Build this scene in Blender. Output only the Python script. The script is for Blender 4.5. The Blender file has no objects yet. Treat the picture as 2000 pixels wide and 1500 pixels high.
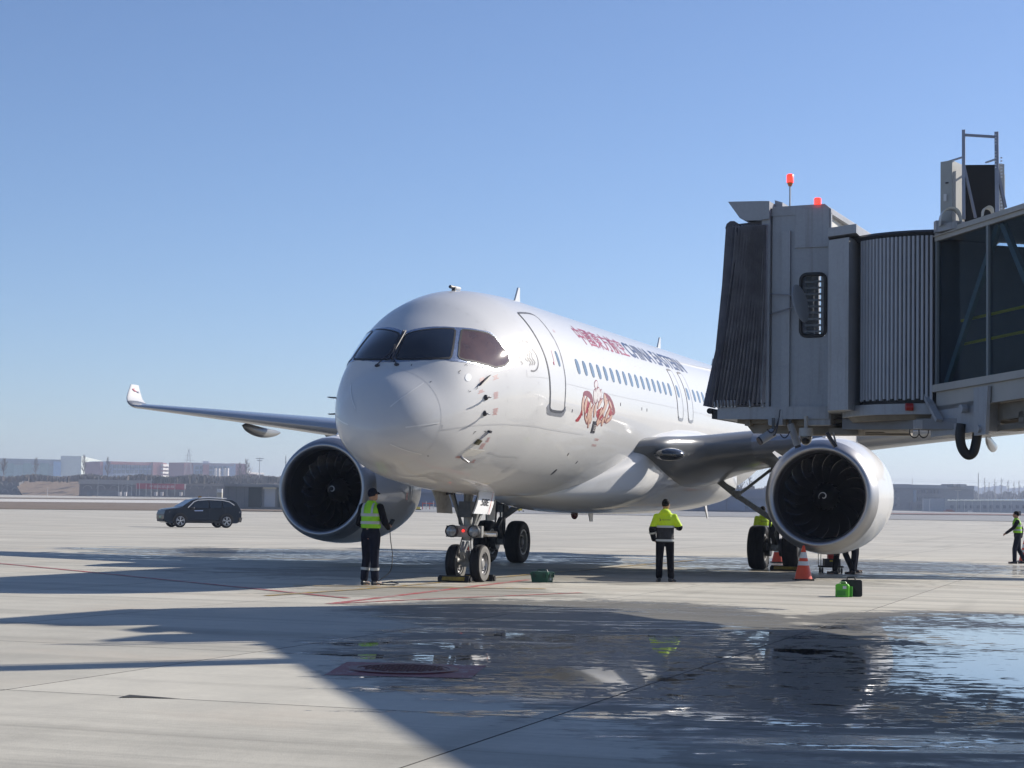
import bpy, bmesh, math, random
import numpy as np
from mathutils import Vector, Matrix
from mathutils.geometry import delaunay_2d_cdt, tessellate_polygon
random.seed(7)
SC = bpy.context.scene
COL = SC.collection
rad = math.radians
# ------------------------------------------------------------------ camera
CAM = Vector((-30.9395, -13.025, 1.5052))
YAW, PITCH, ROLL, FOC = rad(18.4601), rad(3.7324), rad(-0.9516), 3707.4
Fw = Vector((math.cos(YAW)*math.cos(PITCH), math.sin(YAW)*math.cos(PITCH), math.sin(PITCH)))
R0 = Vector((math.sin(YAW), -math.cos(YAW), 0)); U0 = R0.cross(Fw)
Rt = R0*math.cos(ROLL) - U0*math.sin(ROLL); Up = U0*math.cos(ROLL) + R0*math.sin(ROLL)
cd = bpy.data.cameras.new('camera'); cam = bpy.data.objects.new('camera', cd); COL.objects.link(cam)
M = Matrix((Rt, Up, -Fw)).transposed().to_4x4(); M.translation = CAM; cam.matrix_world = M
cd.sensor_width = 36; cd.sensor_fit = 'HORIZONTAL'; cd.lens = FOC/2000*36; cd.clip_end = 9000; cd.clip_start = .3
SC.camera = cam
SC.view_settings.view_transform = 'Standard'; SC.view_settings.look = 'None'
SC.view_settings.exposure = 0.48; SC.view_settings.gamma = 1; SC.view_settings.use_curve_mapping = False
# horizontal frame: LAT to the right of the view, DEP away from the camera
DEP = Vector((math.cos(YAW), math.sin(YAW), 0)); LAT = R0.copy()
# ------------------------------------------------------------------ sun and sky
SUN_EL, SUN_A = rad(28.5), rad(29)
SH = LAT*math.cos(SUN_A) + DEP*math.sin(SUN_A)
SUNV = Vector((SH.x*math.cos(SUN_EL), SH.y*math.cos(SUN_EL), math.sin(SUN_EL)))
W = bpy.data.worlds.new('World'); SC.world = W; W.use_nodes = True
nt = W.node_tree; bg = nt.nodes['Background']
sky = nt.nodes.new('ShaderNodeTexSky'); sky.sky_type = 'NISHITA'; sky.sun_disc = False
sky.sun_elevation = SUN_EL; sky.sun_rotation = math.atan2(SUNV.x, SUNV.y)
sky.altitude = 1500; sky.air_density = 1.0; sky.dust_density = 1.0; sky.ozone_density = 5.0
tint = nt.nodes.new('ShaderNodeVectorMath'); tint.operation = 'MULTIPLY'; tint.inputs[1].default_value = (1.04, .97, .99)
nt.links.new(sky.outputs[0], tint.inputs[0]); nt.links.new(tint.outputs[0], bg.inputs[0]); bg.inputs[1].default_value = 0.096
sd = bpy.data.lights.new('sun', 'SUN'); sd.energy = 4.8; sd.angle = rad(0.55); sd.color = (1.0, .93, .83)
so = bpy.data.objects.new('sun', sd); COL.objects.link(so)
so.rotation_euler = (-SUNV).to_track_quat('-Z', 'Y').to_euler(); so.location = (0, -40, 60)
SC.cycles.max_bounces = 8; SC.cycles.volume_bounces = 0; SC.cycles.transparent_max_bounces = 12
SC.cycles.use_denoising = True
SC.cycles.sample_clamp_indirect = 4.0

# ------------------------------------------------------------------ objects and tags
def tag(o, label=None, cat=None, group=None, kind=None):
    if label: o['label'] = label
    if cat: o['category'] = cat
    if group: o['group'] = group
    if kind: o['kind'] = kind
    return o
def empty(name, loc=(0, 0, 0), rz=0, label=None, cat=None, group=None):
    o = bpy.data.objects.new(name, None); COL.objects.link(o); o.location = loc; o.rotation_euler = (0, 0, rz)
    o.empty_display_size = .3
    return tag(o, label, cat, group)
def link(name, me, parent=None):
    o = bpy.data.objects.new(name, me); COL.objects.link(o)
    if parent: o.parent = parent
    return o
def copy_tree(o, parent=None):
    c = o.copy(); COL.objects.link(c)
    if parent: c.parent = parent
    for ch in [x for x in bpy.data.objects if x.parent == o]: copy_tree(ch, c)
    return c
def PT(lat, d, h=0.0): return CAM*0 + Vector((CAM.x, CAM.y, 0)) + LAT*lat + DEP*d + Vector((0, 0, h))
def ground_h(d):
    return 0.0 if d < 200 else .0058*((d-200)**2/(d-200+40))
def ray(u, v): return Fw + Rt*((u-1000)/FOC) + Up*((750-v)/FOC)
def G(u, v, z=0.0):
    r = ray(u, v); return CAM + r*((z-CAM.z)/r.z)
def GT(u, v):
    """point of the gently rising airfield seen in a direction"""
    r = ray(u, v); t = 5.0
    while t < 3000:
        p = CAM + r*t
        if p.z < ground_h((p-CAM).dot(DEP)): return p
        t *= 1.004
    return p
def AT(u, d, h=0.0):
    """place at view depth d in the compass direction of picture column u, h metres above the ground there"""
    r = ray(u, 985); rl = r.dot(LAT)/r.dot(DEP)*d
    return PT(rl, d, h + ground_h(d))

class MB:
    """collects shapes that become ONE mesh object"""
    def __init__(s): s.v = []; s.f = []; s.m = []; s.mats = []; s.cur = 0; s.sm = []
    def mat(s, m):
        if m not in s.mats: s.mats.append(m)
        s.cur = s.mats.index(m); return s
    def add(s, vs, fs, smooth=False):
        b = len(s.v); s.v += [tuple(v) for v in vs]
        for f in fs: s.f.append([b+i for i in f]); s.m.append(s.cur); s.sm.append(smooth)
        return s
    def box(s, x0, x1, y0, y1, z0, z1, T=None):
        vs = [Vector((x, y, z)) for z in (z0, z1) for y in (y0, y1) for x in (x0, x1)]
        if T: vs = [T @ v for v in vs]
        return s.add(vs, [(0, 2, 3, 1), (4, 5, 7, 6), (0, 1, 5, 4), (2, 6, 7, 3), (0, 4, 6, 2), (1, 3, 7, 5)])
    def hexa(s, p):  # 8 points, bottom 4 then top 4 (same order)
        return s.add(p, [(3, 2, 1, 0), (4, 5, 6, 7), (0, 1, 5, 4), (1, 2, 6, 5), (2, 3, 7, 6), (3, 0, 4, 7)])
    def beam(s, a, b, w, h, up=(0, 0, 1)):
        a, b = Vector(a), Vector(b); d = (b-a).normalized(); u = Vector(up)
        if abs(d.dot(u)) > .98: u = Vector((1, 0, 0))
        r = d.cross(u).normalized(); u = r.cross(d)
        P = []
        for q in (a, b):
            P += [q - r*w/2 - u*h/2, q + r*w/2 - u*h/2, q + r*w/2 + u*h/2, q - r*w/2 + u*h/2]
        return s.hexa(P)
    def tube(s, pts, r, n=8, cap=True, smooth=True):
        pts = [Vector(p) for p in pts]; rr = r if isinstance(r, (list, tuple)) else [r]*len(pts)
        vs = []; prev = None
        for i, p in enumerate(pts):
            t = (pts[min(i+1, len(pts)-1)] - pts[max(i-1, 0)]).normalized()
            if prev is None:
                a = Vector((0, 0, 1)) if abs(t.z) < .9 else Vector((1, 0, 0)); x = t.cross(a).normalized()
            else: x = (prev - t*prev.dot(t)).normalized()
            prev = x; y = t.cross(x)
            vs += [p + (x*math.cos(2*math.pi*k/n) + y*math.sin(2*math.pi*k/n))*rr[i] for k in range(n)]
        fs = []
        for i in range(len(pts)-1):
            for k in range(n): fs.append((i*n+k, i*n+(k+1) % n, (i+1)*n+(k+1) % n, (i+1)*n+k))
        s.add(vs, fs, smooth)
        if cap:
            s.add(vs[:n], [tuple(range(n))[::-1]]); s.add(vs[-n:], [tuple(range(n))])
        return s
    def rings(s, R, closed=True, cap0=False, cap1=False, smooth=True):
        n = len(R[0]); vs = [p for r in R for p in r]; fs = []
        for i in range(len(R)-1):
            for k in range(n if closed else n-1): fs.append((i*n+k, i*n+(k+1) % n, (i+1)*n+(k+1) % n, (i+1)*n+k))
        s.add(vs, fs, smooth)
        if cap0: s.add(R[0], [tuple(range(n))[::-1]], False)
        if cap1: s.add(R[-1], [tuple(range(n))], False)
        return s
    def lathe(s, prof, T, n=48, smooth=True, a0=0, a1=2*math.pi):
        """prof: (axial, radius) pairs; axis = local X of matrix T"""
        full = abs(a1-a0-2*math.pi) < 1e-6; k_ = n if full else n+1
        R = [[T @ Vector((a, r*math.cos(a0+(a1-a0)*k/n), r*math.sin(a0+(a1-a0)*k/n))) for k in range(k_)] for a, r in prof]
        return s.rings(R, closed=full, smooth=smooth)
    def ball(s, c, rx, ry=None, rz=None, n=16, m=10, T=None):
        ry = ry or rx; rz = rz or rx; c = Vector(c)
        R = []
        for i in range(m+1):
            a = math.pi*i/m
            R.append([c + Vector((rx*math.sin(a)*math.cos(2*math.pi*k/n), ry*math.sin(a)*math.sin(2*math.pi*k/n), -rz*math.cos(a))) for k in range(n)])
        if T: R = [[T @ p for p in r] for r in R]
        return s.rings(R)
    def prism(s, poly, vec, caps=True):
        poly = [Vector(p) for p in poly]; vec = Vector(vec); n = len(poly); vs = poly + [p+vec for p in poly]
        fs = [(i, (i+1) % n, n+(i+1) % n, n+i) for i in range(n)]
        if caps: fs += [tuple(range(n))[::-1], tuple(range(n, 2*n))]
        return s.add(vs, fs)
    def build(s, name, m=None, parent=None, sharp=40, loc=None, **kw):
        me = bpy.data.meshes.new(name); me.from_pydata(s.v, [], s.f); me.update()
        if m is not None and not s.mats: me.materials.append(m)
        for mm in s.mats: me.materials.append(mm)
        if len(s.mats) > 1: me.polygons.foreach_set('material_index', s.m)
        bm = bmesh.new(); bm.from_mesh(me); bmesh.ops.remove_doubles(bm, verts=bm.verts, dist=1e-5)
        bmesh.ops.recalc_face_normals(bm, faces=bm.faces); bm.to_mesh(me); bm.free()
        if any(s.sm):
            me.shade_smooth(); me.set_sharp_from_angle(angle=rad(sharp))
        o = link(name, me, parent)
        if loc is not None: o.location = loc
        if kw: tag(o, **kw)
        return o

# ------------------------------------------------------------------ materials
def mat(name, col=(.5, .5, .5), rough=.5, metal=0, spec=.5, coat=0, coat_r=.05, noise=0, nscale=4, bump=0, bscale=30, emit=None, es=1, trans=0, ior=1.45, rnoise=0, alpha=1):
    m = bpy.data.materials.new(name); m.use_nodes = True; t = m.node_tree; b = t.nodes['Principled BSDF']
    b.inputs['Base Color'].default_value = (*col, 1); b.inputs['Roughness'].default_value = rough
    b.inputs['Metallic'].default_value = metal; b.inputs['Specular IOR Level'].default_value = spec
    b.inputs['Coat Weight'].default_value = coat; b.inputs['Coat Roughness'].default_value = coat_r
    b.inputs['Transmission Weight'].default_value = trans; b.inputs['IOR'].default_value = ior; b.inputs['Alpha'].default_value = alpha
    if emit: b.inputs['Emission Color'].default_value = (*emit, 1); b.inputs['Emission Strength'].default_value = es
    if noise or bump or rnoise:
        geo = t.nodes.new('ShaderNodeTexCoord')
        if noise or rnoise:
            n = t.nodes.new('ShaderNodeTexNoise'); n.inputs['Scale'].default_value = nscale; n.inputs['Detail'].default_value = 6; n.inputs['Roughness'].default_value = .62
            t.links.new(geo.outputs['Object'], n.inputs['Vector'])
        if noise:
            r = t.nodes.new('ShaderNodeMapRange'); r.inputs['From Min'].default_value = .3; r.inputs['From Max'].default_value = .7
            r.inputs['To Min'].default_value = 1-noise; r.inputs['To Max'].default_value = 1+noise*.6
            t.links.new(n.outputs['Fac'], r.inputs['Value'])
            x = t.nodes.new('ShaderNodeVectorMath'); x.operation = 'SCALE'; x.inputs[0].default_value = col
            t.links.new(r.outputs[0], x.inputs['Scale']); t.links.new(x.outputs[0], b.inputs['Base Color'])
        if rnoise:
            r2 = t.nodes.new('ShaderNodeMapRange'); r2.inputs['From Min'].default_value = .3; r2.inputs['From Max'].default_value = .7
            r2.inputs['To Min'].default_value = max(0, rough-rnoise); r2.inputs['To Max'].default_value = rough+rnoise
            t.links.new(n.outputs['Fac'], r2.inputs['Value']); t.links.new(r2.outputs[0], b.inputs['Roughness'])
        if bump:
            n2 = t.nodes.new('ShaderNodeTexNoise'); n2.inputs['Scale'].default_value = bscale; n2.inputs['Detail'].default_value = 3
            t.links.new(geo.outputs['Object'], n2.inputs['Vector'])
            bu = t.nodes.new('ShaderNodeBump'); bu.inputs['Strength'].default_value = bump; bu.inputs['Distance'].default_value = .02
            t.links.new(n2.outputs['Fac'], bu.inputs['Height']); t.links.new(bu.outputs[0], b.inputs['Normal'])
    return m
WHITE = mat('aircraft_white_paint', (.56, .562, .562), .5, spec=.15, coat=.6, coat_r=.045, noise=.012, nscale=.5)
RADOME = WHITE
GREYW = mat('wing_grey_paint', (.17, .175, .18), .32, coat=.3, coat_r=.1, noise=.08, nscale=1.5)
SLAT = mat('slat_satin_paint', (.34, .35, .37), .25, metal=.35, coat=.4, coat_r=.06, noise=.03, nscale=1)
BARE = mat('polished_metal', (.62, .62, .63), .26, metal=1, noise=.06, nscale=2, rnoise=.06)
LIPM = mat('intake_lip_metal', (.36, .36, .37), .42, metal=1, noise=.05, nscale=3)
BLACK = mat('black_rubber', (.02, .02, .021), .6, noise=.3, nscale=8, bump=.2)
TYRE = mat('tyre_rubber', (.016, .016, .018), .7, spec=.2, noise=.35, nscale=5, bump=.15, bscale=60)
TYREG = mat('dusty_tyre_wall', (.16, .155, .145), .8, noise=.25, nscale=9)
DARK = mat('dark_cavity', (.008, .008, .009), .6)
GLASS = mat('cockpit_glass', (.006, .008, .012), .03, spec=.6, coat=1, coat_r=.02, noise=.4, nscale=2)
GLASSB = mat('side_cockpit_glass', (.10, .055, .04), .05, spec=.6, coat=1, coat_r=.02, noise=.3, nscale=3)
CWIN = mat('cabin_window_glass', (.16, .20, .22), .12, coat=.5, noise=.2, nscale=6)
SEAL = mat('door_seal', (.045, .05, .065), .5)
SILL = mat('scuff_plate', (.27, .28, .31), .38, metal=.6, noise=.1)
FRAME = mat('windshield_frame_metal', (.42, .47, .56), .25, metal=.85, noise=.35, nscale=26, bump=.25, bscale=60)
LINE = mat('panel_line_grey', (.47, .475, .485), .4)
LINEW = mat('lightning_strip_metal', (.70, .70, .69), .3, coat=.6)
RED = mat('decal_red', (.34, .015, .035), .35, coat=.3)
NAVY = mat('decal_navy', (.010, .022, .085), .35, coat=.3)
INK = mat('decal_ink', (.03, .03, .04), .4)
REDINK = mat('decal_small_red', (.45, .16, .14), .45)
GEARG = mat('gear_grey_paint', (.28, .28, .27), .4, noise=.3, nscale=9, bump=.1)
GEARD = mat('gear_dark_steel', (.07, .072, .078), .42, metal=.4, noise=.3, nscale=12)
CHROME = mat('chrome_oleo', (.75, .75, .76), .12, metal=1)
STEEL = mat('steel', (.35, .35, .36), .4, metal=.9, noise=.2)
# ================================================================== GROUND
def N(t, typ, **kw):
    n = t.nodes.new(typ)
    for k, v in kw.items(): setattr(n, k, v)
    return n
def mathn(t, op, a, b=None, clamp=False, c=None):
    n = t.nodes.new('ShaderNodeMath'); n.operation = op; n.use_clamp = clamp
    for i, x in enumerate((a, b, c)):
        if x is None: continue
        if isinstance(x, (int, float)): n.inputs[i].default_value = x
        else: t.links.new(x, n.inputs[i])
    return n.outputs[0]
def noise(t, vec, scale, detail=4, rough=.6, dist=0):
    n = t.nodes.new('ShaderNodeTexNoise'); n.inputs['Scale'].default_value = scale; n.inputs['Detail'].default_value = detail
    n.inputs['Roughness'].default_value = rough; n.inputs['Distortion'].default_value = dist
    t.links.new(vec, n.inputs['Vector']); return n.outputs['Fac']
def ramp(t, x, a, b, lo=0.0, hi=1.0):
    n = t.nodes.new('ShaderNodeMapRange'); n.interpolation_type = 'SMOOTHSTEP'
    n.inputs['From Min'].default_value = a; n.inputs['From Max'].default_value = b
    n.inputs['To Min'].default_value = lo; n.inputs['To Max'].default_value = hi
    t.links.new(x, n.inputs['Value']); return n.outputs[0]
def mixc(t, f, a, b):
    n = t.nodes.new('ShaderNodeMix'); n.data_type = 'RGBA'
    if isinstance(f, (int, float)): n.inputs[0].default_value = f
    else: t.links.new(f, n.inputs[0])
    for i, x in ((6, a), (7, b)):
        if isinstance(x, tuple): n.inputs[i].default_value = (*x, 1)
        else: t.links.new(x, n.inputs[i])
    return n.outputs[2]
def scalec(t, c, f):
    n = t.nodes.new('ShaderNodeVectorMath'); n.operation = 'SCALE'
    if isinstance(c, tuple): n.inputs[0].default_value = c
    else: t.links.new(c, n.inputs[0])
    t.links.new(f, n.inputs['Scale']); return n.outputs[0]
def vmul(t, v, k):
    n = t.nodes.new('ShaderNodeVectorMath'); n.operation = 'MULTIPLY'; n.inputs[1].default_value = k; t.links.new(v, n.inputs[0]); return n.outputs[0]

def blob(t, L, cx, cy, rx, ry):
    """soft patch: 1 in the middle, 0 at the rim, in metres on the apron"""
    s = t.nodes.new('ShaderNodeVectorMath'); s.operation = 'SUBTRACT'; s.inputs[1].default_value = (cx, cy, 0); t.links.new(L, s.inputs[0])
    k = vmul(t, s.outputs[0], (1/rx, 1/ry, 0))
    l = t.nodes.new('ShaderNodeVectorMath'); l.operation = 'LENGTH'; t.links.new(k, l.inputs[0])
    return mathn(t, 'SUBTRACT', 1.0, l.outputs['Value'])
def maxn(t, xs):
    r = xs[0]
    for x in xs[1:]: r = mathn(t, 'MAXIMUM', r, x)
    return r

def concrete(name, wet=True, base=(.49, .465, .395), joints=False):
    m = bpy.data.materials.new(name); m.use_nodes = True; t = m.node_tree; b = t.nodes['Principled BSDF']
    g = N(t, 'ShaderNodeNewGeometry'); P = g.outputs['Position']
    # broad tone, drags and stains (streaks lie across the stand, along Y)
    n1 = noise(t, P, .12, 5, .6); n2 = noise(t, P, 1.3, 6, .65); n3 = noise(t, P, 14, 4, .7)
    st = noise(t, vmul(t, P, (1.6, .10, 1)), .55, 5, .62, .3)
    st2 = noise(t, vmul(t, P, (.06, 1.1, 1)), .6, 4, .6, .2)
    tone = mathn(t, 'ADD', ramp(t, n1, .3, .7, .90, 1.07), ramp(t, n2, .25, .75, -.07, .06))
    tone = mathn(t, 'ADD', tone, ramp(t, n3, .2, .8, -.05, .05))
    tone = mathn(t, 'MULTIPLY', tone, ramp(t, st, .46, .74, 1.03, .72))
    tone = mathn(t, 'MULTIPLY', tone, ramp(t, st2, .52, .74, 1.0, .80))
    # dark rubber and oil spots
    sp = noise(t, P, 3.1, 3, .5); tone = mathn(t, 'MULTIPLY', tone, ramp(t, sp, .73, .80, 1.0, .72))
    if joints:   # far away, where the slabs can no longer be told apart
        sx = N(t, 'ShaderNodeSeparateXYZ'); t.links.new(P, sx.inputs[0])
        for o, off in ((sx.outputs[0], 17.8), (sx.outputs[1], 90.05)):
            fr = mathn(t, 'FRACT', mathn(t, 'DIVIDE', mathn(t, 'ADD', o, off+900), 4.5))
            d = mathn(t, 'ABSOLUTE', mathn(t, 'SUBTRACT', fr, .5))
            tone = mathn(t, 'MULTIPLY', tone, ramp(t, d, .488, .497, 1.0, .62))
    drag = noise(t, vmul(t, P, (5.5, .07, 1)), 1.0, 4, .7, .15); tone = mathn(t, 'MULTIPLY', tone, ramp(t, drag, .56, .72, 1.0, .80))
    sc = N(t, 'ShaderNodeSeparateXYZ'); t.links.new(P, sc.inputs[0]); cb_ = N(t, 'ShaderNodeCombineXYZ')
    for o, off, i in ((sc.outputs[0], 917.8, 0), (sc.outputs[1], 989.95, 1)): t.links.new(mathn(t, 'FLOOR', mathn(t, 'DIVIDE', mathn(t, 'ADD', o, off-.0), 4.5)), cb_.inputs[i])
    wn = N(t, 'ShaderNodeTexWhiteNoise'); wn.noise_dimensions = '2D'; t.links.new(cb_.outputs[0], wn.inputs['Vector']); tone = mathn(t, 'MULTIPLY', tone, ramp(t, wn.outputs['Value'], 0, 1, .93, 1.05))
    col = scalec(t, base, tone)
    warm = ramp(t, noise(t, P, .33, 4, .6), .52, .72); col = mixc(t, mathn(t, 'MULTIPLY', warm, .35), col, (.50, .42, .33))
    rough = ramp(t, n2, .2, .8, .78, .9)
    bumpn = mathn(t, 'ADD', mathn(t, 'MULTIPLY', n3, .5), mathn(t, 'MULTIPLY', noise(t, P, 70, 2, .5), .35))
    bs = None
    if wet:
        mp = N(t, 'ShaderNodeMapping'); mp.vector_type = 'TEXTURE'
        mp.inputs['Location'].default_value = (CAM.x, CAM.y, 0)
        mp.inputs['Rotation'].default_value = (0, 0, math.atan2(LAT.y, LAT.x))
        t.links.new(P, mp.inputs['Vector']); L = mp.outputs[0]    # x = metres right of the camera axis, y = metres away
        nb = noise(t, P, .55, 6, .62, .4); nf = noise(t, P, 3.2, 5, .65)
        nst = noise(t, vmul(t, L, (.35, 1.5, 1)), .9, 6, .62, .5)
        wob = mathn(t, 'ADD', mathn(t, 'MULTIPLY', mathn(t, 'SUBTRACT', nb, .5), 1.5), mathn(t, 'MULTIPLY', mathn(t, 'SUBTRACT', nf, .5), .6))
        wob = mathn(t, 'ADD', wob, mathn(t, 'MULTIPLY', mathn(t, 'SUBTRACT', nst, .5), 1.1))
        n7 = noise(t, vmul(t, L, (.55, 1.0, 1)), 7.0, 5, .65, .5); n7c = mathn(t, 'SUBTRACT', n7, .5)
        n20 = noise(t, vmul(t, L, (.6, 1.0, 1)), 21.0, 3, .6)
        wob = mathn(t, 'ADD', wob, mathn(t, 'MULTIPLY', n7c, .9))
        # damp, darkened concrete
        damp = maxn(t, [blob(t, L, *q) for q in DAMP])
        dm = ramp(t, mathn(t, 'ADD', damp, mathn(t, 'MULTIPLY', wob, .55)), .10, .26)
        half = maxn(t, [blob(t, L, *q) for q in HALF])
        hm = ramp(t, mathn(t, 'ADD', half, mathn(t, 'MULTIPLY', wob, .8)), .25, .50)
        # thin broken film
        film = maxn(t, [blob(t, L, *q) for q in FILM])
        fst = noise(t, vmul(t, L, (.22, 1.0, 1)), 1.1, 7, .68, .8)
        fm = ramp(t, mathn(t, 'ADD', mathn(t, 'ADD', film, mathn(t, 'MULTIPLY', wob, .5)), mathn(t, 'MULTIPLY', mathn(t, 'SUBTRACT', fst, .5), 2.4)), .14, .26)
        # open still water
        pool = maxn(t, [blob(t, L, *q) for q in POOL])
        nis = noise(t, vmul(t, L, (.75, 1.25, 1)), 1.7, 6, .66, .3)
        pm = ramp(t, mathn(t, 'ADD', mathn(t, 'ADD', pool, mathn(t, 'MULTIPLY', mathn(t, 'SUBTRACT', nis, .5), 2.0)), mathn(t, 'MULTIPLY', n7c, 2.8)), .20, .225)
        mixn = mathn(t, 'ADD', mathn(t, 'MULTIPLY', n7, .6), mathn(t, 'ADD', mathn(t, 'MULTIPLY', fst, .45), mathn(t, 'MULTIPLY', n20, .2)))
        spk = mathn(t, 'MULTIPLY', fm, ramp(t, mixn, .655, .675))
        glaze = mathn(t, 'MULTIPLY', dm, ramp(t, mathn(t, 'ADD', mathn(t, 'MULTIPLY', nst, .7), mathn(t, 'MULTIPLY', nf, .3)), .50, .60))
        gz_ = maxn(t, [blob(t, L, *q) for q in GLZ]); glaze = mathn(t, 'MAXIMUM', glaze, mathn(t, 'MULTIPLY', dm, ramp(t, mathn(t, 'ADD', gz_, mathn(t, 'MULTIPLY', mathn(t, 'SUBTRACT', fst, .5), 2.6)), .28, .60)))
        pm = mathn(t, 'MAXIMUM', pm, spk)
        dd = mathn(t, 'MAXIMUM', dm, mathn(t, 'MULTIPLY', hm, .6))
        k = mathn(t, 'SUBTRACT', 1.0, mathn(t, 'MULTIPLY', dd, .70))
        k = mathn(t, 'MULTIPLY', k, mathn(t, 'SUBTRACT', 1.0, mathn(t, 'MULTIPLY', fm, ramp(t, n20, .35, .65,   .84, .5))))
        k = mathn(t, 'MULTIPLY', k, mathn(t, 'SUBTRACT', 1.0, mathn(t, 'MULTIPLY', pm, .45)))
        col = scalec(t, col, k)
        def mixf(f, a_, b_):
            n_ = N(t, 'ShaderNodeMix'); t.links.new(f, n_.inputs[0])
            for i_, x_ in ((2, a_), (3, b_)):
                if isinstance(x_, (int, float)): n_.inputs[i_].default_value = x_
                else: t.links.new(x_, n_.inputs[i_])
            return n_.outputs[0]
        rough = mixf(dm, rough, .62); rough = mixf(glaze, rough, .24); rough = mixf(fm, rough, .45); rough = mixf(pm, rough, .012)
        sp_ = mixf(dd, .35, .30); sp_ = mixf(glaze, sp_, .42); sp_ = mixf(fm, sp_, .24); sp_ = mixf(pm, sp_, .5)
        t.links.new(sp_, b.inputs['Specular IOR Level'])
        skin = mathn(t, 'ADD', mathn(t, 'MULTIPLY', n20, 2.5), mathn(t, 'MULTIPLY', n7, 2.0))
        bumpn = mathn(t, 'ADD', mathn(t, 'MULTIPLY', bumpn, mathn(t, 'SUBTRACT', 1.0, mathn(t, 'MULTIPLY', dm, .4))), mathn(t, 'MULTIPLY', skin, fm))
        bs = mathn(t, 'SUBTRACT', 1.0, mathn(t, 'MULTIPLY', pm, .996))
    bu = N(t, 'ShaderNodeBump'); bu.inputs['Distance'].default_value = .012; bu.inputs['Strength'].default_value = .35
    t.links.new(bumpn, bu.inputs['Height'])
    if bs is not None: t.links.new(mathn(t, 'MULTIPLY', bs, .42), bu.inputs['Strength'])
    t.links.new(bu.outputs[0], b.inputs['Normal']); t.links.new(col, b.inputs['Base Color']); t.links.new(rough, b.inputs['Roughness'])
    return m
# patches in metres: (right of view axis, away from camera, half width, half depth)
DAMP = [(2.6, 20.5, 5.2, 9.0), (7.0, 26.5, 4.0, 4.0), (3.0, 15.0, 3.2, 4.0), (1.0, 28.0, 4.0, 4.5)]
HALF = [(-1.4, 33.5, 4.0, 4.5), (-4.0, 59, 12, 11), (9.5, 56, 9, 12), (1.0, 43, 13, 7), (2.0, 12.0, 1.6, 2.2)]
FILM = [(2.9, 19.0, 4.4, 6.4), (-5.5, 58, 9.0, 8.0), (9.0, 55, 7.5, 9.5), (7.2, 26, 3.4, 3.4)]
POOL = [(.85, 17.3, .85, .95), (5.5, 18.3, 2.1, 4.4), (6.4, 23.0, 1.7, 3.0), (3.2, 20.8, .5, .5), (8.5, 27.5, 2.2, 1.5)]
JOINT = mat('joint_sealant', (.045, .043, .04), .8, noise=.3)
GLZ = [(.4, 15.6, 2.4, 1.5), (6.5, 25.5, 2.5, 2.5), (2.6, 12.6, 2.6, .9)]
CONC = concrete('apron_concrete_wet'); CONCF = concrete('far_concrete', wet=False, base=(.50, .48, .44), joints=True)
JOINT = mat('joint_sealant', (.045, .043, .04), .8, noise=.3)

# the airfield: one sheet to the horizon, with a recess where the nearer slabs lie
SX0, SX1, SY0, SY1 = -31.3, 27.2, -17.95, 18.05       # slab field, 4.5 m bays: 13 x 8
xs = [SX0 + 4.5*i for i in range(14)]; ys = [SY0 + 4.5*i for i in range(9)]
def sheet(name, xs_, ys_, m, zf, hole=None, kind='structure'):
    b = MB()
    vid = {}
    vs = []
    for i, x in enumerate(xs_):
        for j, y in enumerate(ys_): vs.append((x, y, zf(x, y)))
    fs = []
    for i in range(len(xs_)-1):
        for j in range(len(ys_)-1):
            if hole and hole[0]-.01 < xs_[i] and xs_[i+1] < hole[1]+.01 and hole[2]-.01 < ys_[j] and ys_[j+1] < hole[3]+.01: continue
            n = len(ys_); fs.append((i*n+j, (i+1)*n+j, (i+1)*n+j+1, i*n+j+1))
    b.add(vs, fs, True)
    return b.build(name, m, kind=kind)
def terr(x, y):
    d = (Vector((x, y, 0))-CAM).dot(DEP); return ground_h(d)
gx = [-160, -90, -50] + [SX0] + [SX1] + [60, 120, 160] + list(range(180, 700, 20)) + list(range(700, 3600, 100))
gy = [-1600, -1000, -600, -300, -150, -70, -40, SY0, SY1, 40, 70, 110, 150, 200, 250, 300, 360, 420, 500, 600, 700, 850, 1000, 1300, 1700, 2200]
apron = sheet('apron', gx, gy, concrete('apron_concrete_far', wet=True, base=(.49, .465, .40), joints=True), terr, hole=(SX0, SX1, SY0, SY1))
MB().add([(SX0, SY0, -.007), (SX1, SY0, -.007), (SX1, SY1, -.007), (SX0, SY1, -.007)], [(0, 1, 2, 3)]).build('joint_bed', JOINT, kind='structure')
slab_root = apron
def slab_mesh():
    b = bmesh.new(); bmesh.ops.create_cube(b, size=1, matrix=Matrix.Translation((0, 0, -.1)) @ Matrix.Diagonal((4.488, 4.488, .2, 1)))
    bmesh.ops.bevel(b, geom=[e for e in b.edges if all(v.co.z > -.01 for v in e.verts)], offset=.004, segments=1, affect='EDGES')
    me = bpy.data.meshes.new('slab'); b.to_mesh(me); b.free(); me.materials.append(CONC); me.materials.append(JOINT)
    for p in me.polygons: p.material_index = 0 if p.normal.z > .99 else 1
    return me
sm_ = slab_mesh()
for i in range(13):
    for j in range(8):
        cx, cy = (xs[i]+xs[i+1])/2, (ys[j]+ys[j+1])/2
        v = Vector((cx, cy, 0))-CAM; d = v.dot(DEP); l = v.dot(LAT)
        if d < 0 or abs(l) > d*.33+7: continue
        o = link('concrete_slab', sm_, slab_root); o.location = (cx, cy, 0)
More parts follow.
